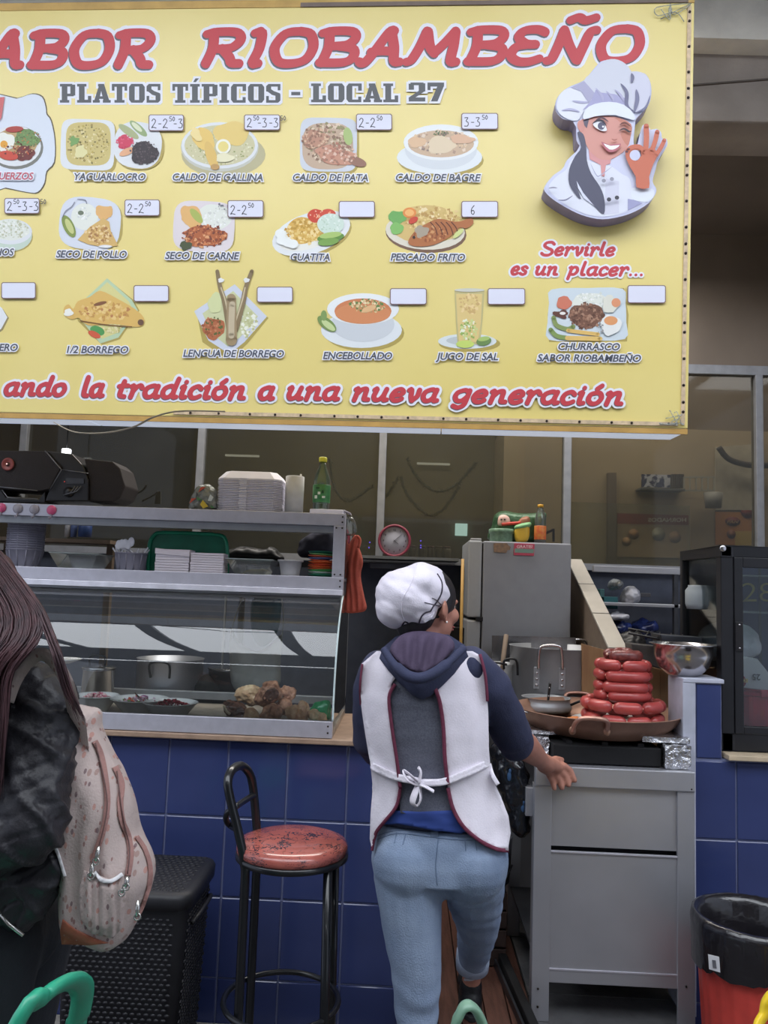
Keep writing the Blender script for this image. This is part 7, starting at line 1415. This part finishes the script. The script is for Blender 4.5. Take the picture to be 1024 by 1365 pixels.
M().lathe([(.046, -.03), (.0525, -.028), (.054, .0), (.052, .03), (.046, .032)], ca.lerp(cb_, .6), 28, axis=dd_).build('turned_cuff', cuff, jeans)
for pts in ([(586, 1108), (583, 1130), (581, 1155), (583, 1180)], [(500, 1115), (530, 1107), (578, 1112), (628, 1116), (672, 1108)], [(503, 1119), (530, 1111), (578, 1116), (628, 1120), (672, 1112)]): dline(pts, bj, 2.03, .0011, .0006).build('seam', mat('denim_seam', (104, 122, 150), .8), jeans)
for pts in ([(529, 1109), (526, 1124)], [(541, 1111), (537, 1126)], [(620, 1120), (621, 1134)], [(633, 1118), (636, 1134)]): dline([pts[0], ((pts[0][0]+pts[1][0])/2, (pts[0][1]+pts[1][1])/2), pts[1]], bj, 2.03, .0011, .0006).build('dart', mat('denim_seam', (0, 0, 0)), jeans)
drape([(574, 1109), (584, 1107), (584, 1115), (574, 1116)], bj, 2.03, .003, .002, 2, False).build('belt_loop', den, jeans)
mt_ = lambda: None
drape([(520, 1080), (560, 1082), (605, 1080), (632, 1106), (614, 1111), (580, 1107), (555, 1102), (530, 1098), (510, 1099)], bt_, 2.05, .009, .006, 4, False, lambda v, d: .003*noise.noise(Vector((v.x*.05, v.y*.15, 7)))).build('undershirt', mat('royal_blue_jersey', (48, 70, 140), .85), top_)
# union of garments to lay the apron on
m = M(); m.v = []; 
allm = bpy.data.meshes; vs = []; fs = []
m = M(); torso(m, ROWS); torso(m, HIPS, 2.155); m.ell(A(544, 1140, 2.13), (.096, .106, .105)); m.ell(A(628, 1142, 2.135), (.100, .108, .105))
tmp, bu = organic(m, 'form', apm if 0 else navy, None, .006, 14); bpy.data.objects.remove(tmp)
apm = mat('white_apron_cotton', (222, 216, 226), .85, var=.025, bump=.15, bscale=220); mar = mat('maroon_trim', (104, 44, 66), .8)
wr_ = lambda v, d: .0045*noise.noise(Vector((v.x*.035, v.y*.018, 3)))+.002*noise.noise(Vector((v.x*.11, v.y*.05, 9)))
ap = drape([(502, 868), (512, 868), (522, 885), (530, 900), (522, 912), (519, 935), (524, 975), (531, 1020), (534, 1050), (529, 1075), (514, 1095), (503, 1110), (496, 1134), (493, 1118), (494, 1085), (497, 1050), (493, 1010), (485, 960), (480, 920), (482, 885)], bu, 2.05, .013, .006, 5, False, wr_)
drape([(612, 868), (630, 868), (641, 874), (648, 905), (651, 950), (652, 1000), (655, 1035), (668, 1062), (678, 1088), (681, 1110), (677, 1134), (660, 1131), (636, 1119), (615, 1100), (602, 1078), (597, 1050), (593, 1010), (590, 960), (584, 930), (577, 914), (588, 898), (600, 882)], bu, 2.05, .013, .006, 5, False, wr_, 0, ap)
apron = ap.build('apron', apm, cook)
ne = lambda pts, w_, off, ma, par, nm, th=.003: drape(band(pts, w_), bu, 2.05, off, th, 3, False).build(nm, ma, par)
ne([(527, 912), (519, 930), (523, 970), (529, 1010), (534, 1050)], 4.2, .021, mar, apron, 'maroon_edging'); ne([(534, 1050), (529, 1074), (514, 1094), (502, 1110), (496, 1134)], 4, .018, mar, apron, 'maroon_edging')
ne([(578, 913), (586, 935), (591, 970), (593, 1010), (597, 1046)], 5, .021, mar, apron, 'maroon_edging'); ne([(597, 1050), (604, 1078), (618, 1102), (640, 1121), (662, 1132), (677, 1134)], 5, .018, mar, apron, 'maroon_edging')
ne([(640, 872), (647, 900), (650, 935)], 4, .016, mar, apron, 'maroon_edging'); ne([(483, 885), (480, 915), (481, 940)], 3, .014, mar, apron, 'maroon_edging')
ne([(496, 1020), (515, 1030), (535, 1037), (557, 1041)], 9.5, .022, apm, apron, 'sash'); ne([(563, 1043), (590, 1042), (620, 1031), (652, 1016)], 9.5, .022, apm, apron, 'sash'); ne([(652, 1018), (656, 1032), (664, 1046)], 6, .02, apm, apron, 'sash')
def loop3(P, w_, name): M().tube(smoothpath(P, 5), w_, 10, flat=.28).build(name, apm, apron)
K = A(559, 1043, 2.025); dy = Vector((0, -.012, 0))
M().ell(K+dy, (.012, .011, .012)).build('bow_knot', apm, apron)
loop3([K+dy, A(548, 1034, 2.0), A(539, 1028, 2.01), A(542, 1038, 2.0), A(552, 1044, 2.01), K+dy], .009, 'bow_loop'); loop3([K+dy, A(553, 1058, 2.0), A(550, 1070, 2.0), A(556, 1074, 2.005), A(561, 1064, 2.0), K+dy], .010, 'bow_loop')
for q in ([(559, 1043), (561, 1030), (558, 1023)], [(559, 1045), (568, 1049), (578, 1055)]):
    P = [A(a, b, 2.0) for a, b in q]; loop3(P, .013, 'bow_tail')
# hood
hd = drape([(506, 878), (512, 862), (528, 848), (560, 842), (598, 846), (620, 860), (624, 876), (606, 898), (590, 914), (574, 928), (563, 933), (550, 927), (534, 912), (518, 894)], bu, 2.03, .016, .012, 5, False, lambda v, d: min(.022, d*.0016)+.003*math.sin(v.x*.16+v.y*.05))
hood = hd.build('hood', navy, top_)
inn = mat('plum_lining', (74, 62, 84), .85, bump=.2, bscale=150)
q = inflate([(520, 868), (530, 850), (548, 842), (574, 842), (598, 848), (606, 862), (592, 878), (572, 892), (556, 894), (538, 886)], .007, 14, lambda x, y, t: at(x, y, 2.045)+Vector((0, -t-max(0, (y-842))*.0009, 0)), 3.5, fn=lambda v, q: .009*math.sin(v.x*.34+(v.y-860)*.02*(v.x-560)*.1+v.y*.05), back=5); q.build('hood_lining', inn, top_)
M().tube(smoothpath([A(512, 866, 2.03), A(524, 884, 1.995), A(542, 900, 1.975), A(560, 904, 1.97), A(580, 897, 1.975), A(602, 880, 1.995), A(618, 864, 2.03)], 6), [.010]*8+[.014]*21+[.010]*8, 12).build('hood_rim', navy, top_)
# shoes
shm = mat('black_shoe', (24, 24, 28), .55, bump=.2, bscale=120)
for c_, n_ in ((LA, 0), (RA, .12)):
    z = n_; m = M(); m.ell((c_.x, c_.y-.005, z+.045), (.036, .042, .04)); m.ell((c_.x+.004, c_.y+.07, z+.04), (.038, .08, .034)); m.ell((c_.x+.006, c_.y+.15, z+.032), (.042, .06, .027)); m.cone((c_.x, c_.y-.0, z+.06), .034, (c_.x, c_.y+.005, z+.085), .036)
    sh_, _ = organic(m, 'shoe', shm, cook, .004, 3)
    M().prism([(c_.x+math.cos(t*math.pi/12)*.041+ (.006 if math.sin(t*math.pi/12) > 0 else 0), c_.y+.065+math.sin(t*math.pi/12)*.135*(1 if math.sin(t*math.pi/12) > 0 else .88), z+.001) for t in range(24)], (0, 0, .016)).build('sole', mat('dark_sole', (34, 34, 36), .8), sh_, .003)
p = A(630, 1302, 2.655); M().tube(smoothpath([A(619, 1306, 2.66), A(629, 1306, 2.650), A(640, 1301, 2.66)], 4), .0036, 8).build('shoe_stripe', ink((190, 190, 196)), [o for o in C.objects if o.name.startswith('shoe')][-1])
# ================================================================== LONG-HAIRED CUSTOMER
YL = 1.45
cust = thing('person', (A(0, 1000, 1.6).x, 1.6, 0), 'person with long reddish brown hair and black leather jacket, at the left edge', 'person')
m = M(); HL = A(-52, 800, 1.62); m.ell(HL, (.095, .075, .11)); m.ell(HL+Vector((-.03, 0, -.045)), (.06, .055, .065)); m.cone(HL+Vector((-.105, 0, -.01)), .01, HL+Vector((-.115, 0, -.03)), .012); 
for s in (-1, 1): m.ell(HL+Vector((.01, s*.077, -.01)), (.015, .007, .028))
m.cone(HL-Vector((0, 0, .06)), .052, A(-40, 905, 1.62), .058); m.ell(A(-60, 960, 1.60), (.09, .13, .10)); m.ell(A(-50, 1060, 1.60), (.085, .12, .13)); m.ell(A(-30, 1190, 1.60), (.10, .13, .12))
for s, Yc in ((-1, 1.45), (1, 1.75)):
    sh = Vector((A(22, 935, 1.45).x-(.25 if s > 0 else 0), Yc, A(30, 935, 1.45).z)); el = sh+Vector((-.02, 0, -.25)); wr2 = el+Vector((-.20, .02*s, .02)); m.cone(sh, .045, el, .038); m.cone(el, .038, wr2, .026); m.cone(wr2, .026, wr2+Vector((-.07, 0, 0)), .022); m.cone(A(-15, 950, 1.62), .06, sh, .05)
    for k in range(4): a = wr2+Vector((-.10, -.024+.016*k, 0)); m.cone(wr2+Vector((-.06, 0, 0)), .012, a, .009); m.cone(a, .009, a+Vector((-.012, 0, -.024)), .008)
    m.cone(wr2+Vector((-.02, 0, 0)), .012, wr2+Vector((-.06, 0, .03)), .009)
    hp = Vector((A(0, 1210, 1.6).x, 1.62+.085*s, A(0, 1210, 1.6).z)); kn = hp+Vector((-.02, 0, -.40)); an = Vector((hp.x+.01, hp.y, .09)); m.cone(hp, .085, kn, .055); m.cone(kn, .053, an, .036); m.cone(an, .034, (an.x-.13, an.y, .04), .028)
zc = A(-40, 890, 1.62).z; organic(m, 'body', skin, cust, .006, 3, lambda p, n: 0 if p.z > zc or (p.x < -.93 and p.z > .8 and p.y < 1.55) else -.014)
for s in (-1, 1): M().ell(HL+Vector((-.082, s*.03, .002)), .012, nu=10, nv=8).build('eye', ink((232, 228, 224)), cust)
M().ell(HL+Vector((-.088, 0, -.06)), (.008, .02, .007), nu=10, nv=8).build('lips', mat('lips', (0, 0, 0)), cust)
lea = mat('black_leather', (36, 35, 40), .46, var=.08, bump=.3, bscale=60)
def lf(p, n): return .005*noise.noise(Vector((p.x*9+5, p.y*8, p.z*9)))+.009*max(0, 1-6*abs(noise.noise(Vector((p.x*8, p.y*8, p.z*15+p.x*11)))))-.005*max(0, 1-7*abs(noise.noise(Vector((p.x*14+4, p.y*10, p.z*24-p.x*14)))))
m = M(); m.ell(A(-55, 960, 1.62), (.13, .15, .10)); m.ell(A(-30, 1060, 1.61), (.135, .15, .15)); m.ell(A(-14, 1140, 1.60), (.13, .15, .09)); m.cone(A(-50, 930, 1.6), .09, A(30, 935, 1.47), .07); m.cone(A(50, 935, 1.46), .062, A(52, 1000, 1.44), .066); m.cone(A(52, 1000, 1.44), .066, A(40, 1100, 1.40), .064); m.cone(A(40, 1100, 1.40), .064, A(-70, 1150, 1.38), .050)
sh2 = Vector((A(22, 935, 1.45).x-.25, 1.75, A(30, 935, 1.45).z)); m.cone(A(-60, 940, 1.6), .08, sh2, .062); m.cone(sh2, .062, sh2+Vector((-.02, 0, -.25)), .056); m.cone(sh2+Vector((-.02, 0, -.25)), .056, sh2+Vector((-.2, 0, -.23)), .046)
m.cone(A(40, 1120, 1.50), .07, A(20, 1180, 1.50), .07); m.ell(A(0, 1175, 1.56), (.11, .12, .06))
jk, bjk = organic(m, 'leather_jacket', lea, cust, .006, 2, lf)
for i in range(9): dline([(40+i*6, 1178+i*-3), (46+i*6, 1192-i*3), (50+i*5, 1214-i*5)], bjk, 1.45, .0032, .001).build('elastic_rib', lea, jk)
zp = mat('zip_metal', (190, 188, 184), .25, .9); M().tube([A(-8, 1208, 1.43), A(12, 1232, 1.43), A(31, 1247, 1.43)], .0035, 8).build('jacket_zip', zp, jk)
q = inflate([(-40, 1150), (20, 1150), (82, 1130), (84, 1165), (62, 1205), (34, 1246), (12, 1228), (-10, 1205), (-40, 1180)], .03, 14, lambda x, y, t: at(x, y, 1.46)+Vector((0, -t, 0)), 6); organic(q, 'jacket_hem', lea, jk, .005, 2, lf)
m = M()
for s in (-1, 1): hp = Vector((A(6, 1230, 1.6).x, 1.62+.08*s, A(0, 1230, 1.6).z)); kn = hp+Vector((-.02, 0, -.38)); an = Vector((hp.x+.01, hp.y, .10)); m.cone(hp, .105, kn, .065); m.cone(kn, .065, an, .045)
m.ell(A(4, 1235, 1.62), (.115, .165, .11)); organic(m, 'trousers', mat('charcoal_trousers', (34, 36, 42), .85, bump=.2, bscale=80), cust, .007, 3, lambda p, n: .004*noise.noise(p*12))
for s in (-1, 1): c_ = Vector((A(0, 1210, 1.6).x+.01, 1.62+.085*s, 0)); mm = M(); mm.ell(c_+Vector((0, 0, .05)), (.045, .04, .045)); mm.ell(c_+Vector((-.09, 0, .04)), (.09, .042, .036)); organic(mm, 'shoe', shm, cust, .006, 2)
# hair
hair_m = mat('reddish_brown_hair', (76, 46, 50), .55, c2=(42, 26, 32), scale=60, aniso=(1, 1, .12))
m = M(); m.ell(A(-48, 795, 1.60), (.11, .10, .12)); m.cone(A(-30, 800, 1.55), .08, A(-20, 870, 1.46), .07); m.cone(A(-20, 870, 1.44), .055, A(-40, 1020, 1.40), .05); m.cone(A(5, 810, 1.54), .045, A(18, 845, 1.46), .04); m.cone(A(-20, 770, 1.56), .06, A(-4, 820, 1.52), .06)
hb, bh = organic(m, 'hair', hair_m, cust, .006, 3, lambda p, n: .004*noise.noise(Vector((p.x*60, p.y*60, p.z*5))))
random.seed(8); m = M()
def prof_x(tab, y):
    for (a, b), (c_, d) in zip(tab, tab[1:]):
        if y <= c_: k = max(0, (y-a)/(c_-a)); return b+(d-b)*k
    return tab[-1][1]
RA_ = [(712, -24), (735, 2), (757, 18), (775, 32), (812, 56), (840, 58), (862, 47), (884, 22), (910, 14), (966, 10), (1080, 2)]; RB_ = [(712, -24), (735, 2), (757, 18), (775, 33), (812, 59), (840, 70), (863, 79), (894, 89), (921, 97), (955, 114)]
DY = [(712, 1.52), (760, 1.45), (820, 1.38), (870, 1.335), (960, 1.335), (1080, 1.35)]
for i in range(900):
    B_ = i % 7 == 0; u = random.uniform(.86, 1) if B_ else random.random()**.8; y0 = 712+random.uniform(0, 40)*(u > .5)*1.0; y1 = random.uniform(915, 962) if B_ else random.uniform(930, 1085)
    if not B_ and u > .85 and random.random() < .5: y1 = random.uniform(858, 900)
    wv = random.uniform(0, 6); am = random.uniform(.3, 2.2); tab = RB_ if B_ else RA_; P = []; dj = random.uniform(-.012, .022)
    for j in range(11):
        y = y0+(y1-y0)*j/10; R__ = prof_x(tab, y); L_ = R__-95-14*j/10*(0 if B_ else 1)
        if B_: L_ = R__-90
        x = L_+(R__-L_)*u+am*math.sin(j*.7+wv)*(j/10); P.append(at(x, y, prof_x(DY, y)+dj+.07*(1-u)*(y < 800)*0))
    r = random.uniform(.0006, .0019); m.tube(smoothpath(P, 2), [r*min(1, .5+k*.1)*(1 if k < 15 else max(.12, (21-k)/6)) for k in range(21)], 5, flat=.6)
tag(m.build('hair_strands', hair_m, cust, weld=False), kind='stuff')
# backpack
def floral():
    m = mat('floral_canvas', (178, 162, 157), .85, var=.03, bump=.2, bscale=200); nt = m.node_tree; b = nt.nodes['Principled BSDF']; tc = nt.nodes.new('ShaderNodeTexCoord'); prev = b.inputs['Base Color'].links[0].from_socket
    for sc_, th, c_, off in ((60, .17, (130, 88, 86), 0), (52, .2, (176, 124, 112), 3), (46, .15, (96, 72, 80), 7), (40, .17, (150, 120, 112), 11)):
        mp = nt.nodes.new('ShaderNodeMapping'); mp.inputs['Scale'].default_value = (1.35, .4, .62); mp.inputs['Location'].default_value = (off, off*.7, off*.3); mp.inputs['Rotation'].default_value = (0, .6+off*.2, 0); nt.links.new(tc.outputs['Object'], mp.inputs[0])
        v = nt.nodes.new('ShaderNodeTexVoronoi'); v.inputs['Scale'].default_value = sc_; nt.links.new(mp.outputs[0], v.inputs['Vector']); lt = nt.nodes.new('ShaderNodeMath'); lt.operation = 'LESS_THAN'; lt.inputs[1].default_value = th; nt.links.new(v.outputs['Distance'], lt.inputs[0])
        ms = nt.nodes.new('ShaderNodeMath'); ms.operation = 'MULTIPLY'; ms.inputs[1].default_value = .75; nt.links.new(lt.outputs[0], ms.inputs[0])
        mx = nt.nodes.new('ShaderNodeMixRGB'); nt.links.new(ms.outputs[0], mx.inputs[0]); nt.links.new(prev, mx.inputs[1]); mx.inputs[2].default_value = rgb(c_); prev = mx.outputs[0]
    nt.links.new(prev, b.inputs['Base Color']); return m
flm = floral(); YB = 1.53
bp = thing('backpack', tuple(A(140, 1100, YB)), 'cream backpack with small reddish flowers and brown zips on the customer\'s back', 'backpack')
out_ = [(100, 940), (127, 948), (130, 972), (142, 1000), (160, 1030), (176, 1070), (182, 1108), (198, 1140), (203, 1170), (192, 1205), (176, 1240), (162, 1257), (145, 1258), (118, 1247), (94, 1232), (86, 1205), (84, 1150), (72, 1120), (66, 1060), (72, 1000), (84, 960)]
q = inflate(out_, .085, 34, lambda x, y, t: at(x, y, YB)+Vector((0, -t, 0)), 4.5, fn=lambda v, q: .008*math.sin(v.x*.22+v.y*.035+math.sin(v.y*.03)*2)*(.4+.6*noise.noise(Vector((v.x*.02, v.y*.01, 0)))))
bag, bbg = organic(q, 'bag_body', flm, bp, .005, 2, lambda p, n: .003*noise.noise(Vector((p.x*40, p.y*20, p.z*10))))
def bband(pts, w_, off, ma, nm, th=.003): return drape(band(pts, w_), bbg, YB-.05, off, th, 2.5, False).build(nm, ma, bp)
brz = mat('dusty_brown_zip', (150, 112, 106), .75, bump=.3, bscale=200)
z1_ = bband([(126, 988), (134, 1005), (140, 1035), (143, 1070), (138, 1105), (128, 1135), (124, 1150)], 8, .006, brz, 'zip_band'); z2_ = bband([(153, 1022), (162, 1045), (160, 1070), (163, 1095), (171, 1115), (174, 1140), (170, 1168)], 8, .006, brz, 'zip_band'); bband([(182, 1115), (193, 1132), (200, 1155), (199, 1180), (190, 1208), (183, 1222)], 6, .005, brz, 'piping')
for pts, z_ in (([(127, 990), (137, 1030), (143, 1070), (138, 1105), (127, 1143)], z1_), ([(156, 1028), (161, 1070), (166, 1100), (173, 1130), (170, 1165)], z2_)): dline(pts, bbg, YB-.08, .0012, .011).build('zip_teeth', mat('dark_teeth', (96, 70, 68), .5), z_)
drape([(112, 1160), (128, 1165), (145, 1172), (164, 1164), (168, 1195), (164, 1235), (150, 1250), (122, 1244), (108, 1225), (106, 1190)], bbg, YB-.08, .009, .006, 4, False, lambda v, d: min(.012, d*.001)+.0035*math.sin(v.x*.6)).build('side_pocket', flm, bp)
bband([(126, 1162), (136, 1172), (148, 1174), (163, 1165)], 5, .022, mat('white_elastic', (214, 212, 214), .8), 'pocket_elastic'); bband([(73, 1125), (80, 1145), (87, 1168)], 4, .006, mat('white_elastic', (0, 0, 0)), 'pale_binding')
for x, y, dx, dy_ in ((132, 1128, -4, 20), (124, 1150, -3, 18), (170, 1168, -2, 14), (168, 1180, -6, 10), (184, 1200, -1, 22)):
    a, b = A(x, y, YB-.10), A(x+dx, y+dy_, YB-.105); M().tube([a, a.lerp(b, .5), b], [.003, .0045, .003], 8).build('zip_pull', zp, bp); M().tube([b+Vector((math.cos(t*.9)*.006, 0, math.sin(t*.9)*.006)) for t in range(7)], .0015, 6, closed=True).build('pull_ring', zp, bp)
drape([(84, 1225), (100, 1238), (125, 1250), (145, 1257), (120, 1260), (82, 1259), (80, 1240)], bbg, YB-.02, .004, .02, 4, False).build('leather_base', mat('tan_leather', (150, 84, 62), .5, bump=.2), bp)
# shoulder strap
sp_ = smoothpath([(10, 935, 0), (20, 908, 0), (36, 884, 0), (55, 872, 0), (74, 884, 0), (90, 912, 0), (99, 950, 0), (104, 985, 0), (108, 1030, 0)], 5); m = M(); vs = []; n = len(sp_)
for i, p in enumerate(sp_):
    d = (sp_[min(i+1, n-1)]-sp_[max(i-1, 0)]).normalized(); nn = Vector((-d.y, d.x, 0)); w_ = 9 if i < n-10 else 13
    Yc = 1.358+.012*abs(i/n-.4)*2+(.15*max(0, i/n-.62)/.38)
    for s, dpt in ((-1, .0), (1, .02), (1, .032), (-1, .012)): q = p+nn*s*w_; vs.append(at(q.x, q.y, Yc+dpt))
m.add(vs, [(i*4+k, i*4+(k+1) % 4, (i+1)*4+(k+1) % 4, (i+1)*4+k) for i in range(n-1) for k in range(4)]+[(0, 1, 2, 3), tuple((n-1)*4+k for k in range(4))], 0, True); m.build('shoulder_strap', flm, bp)
# pipe stub etc. nothing else
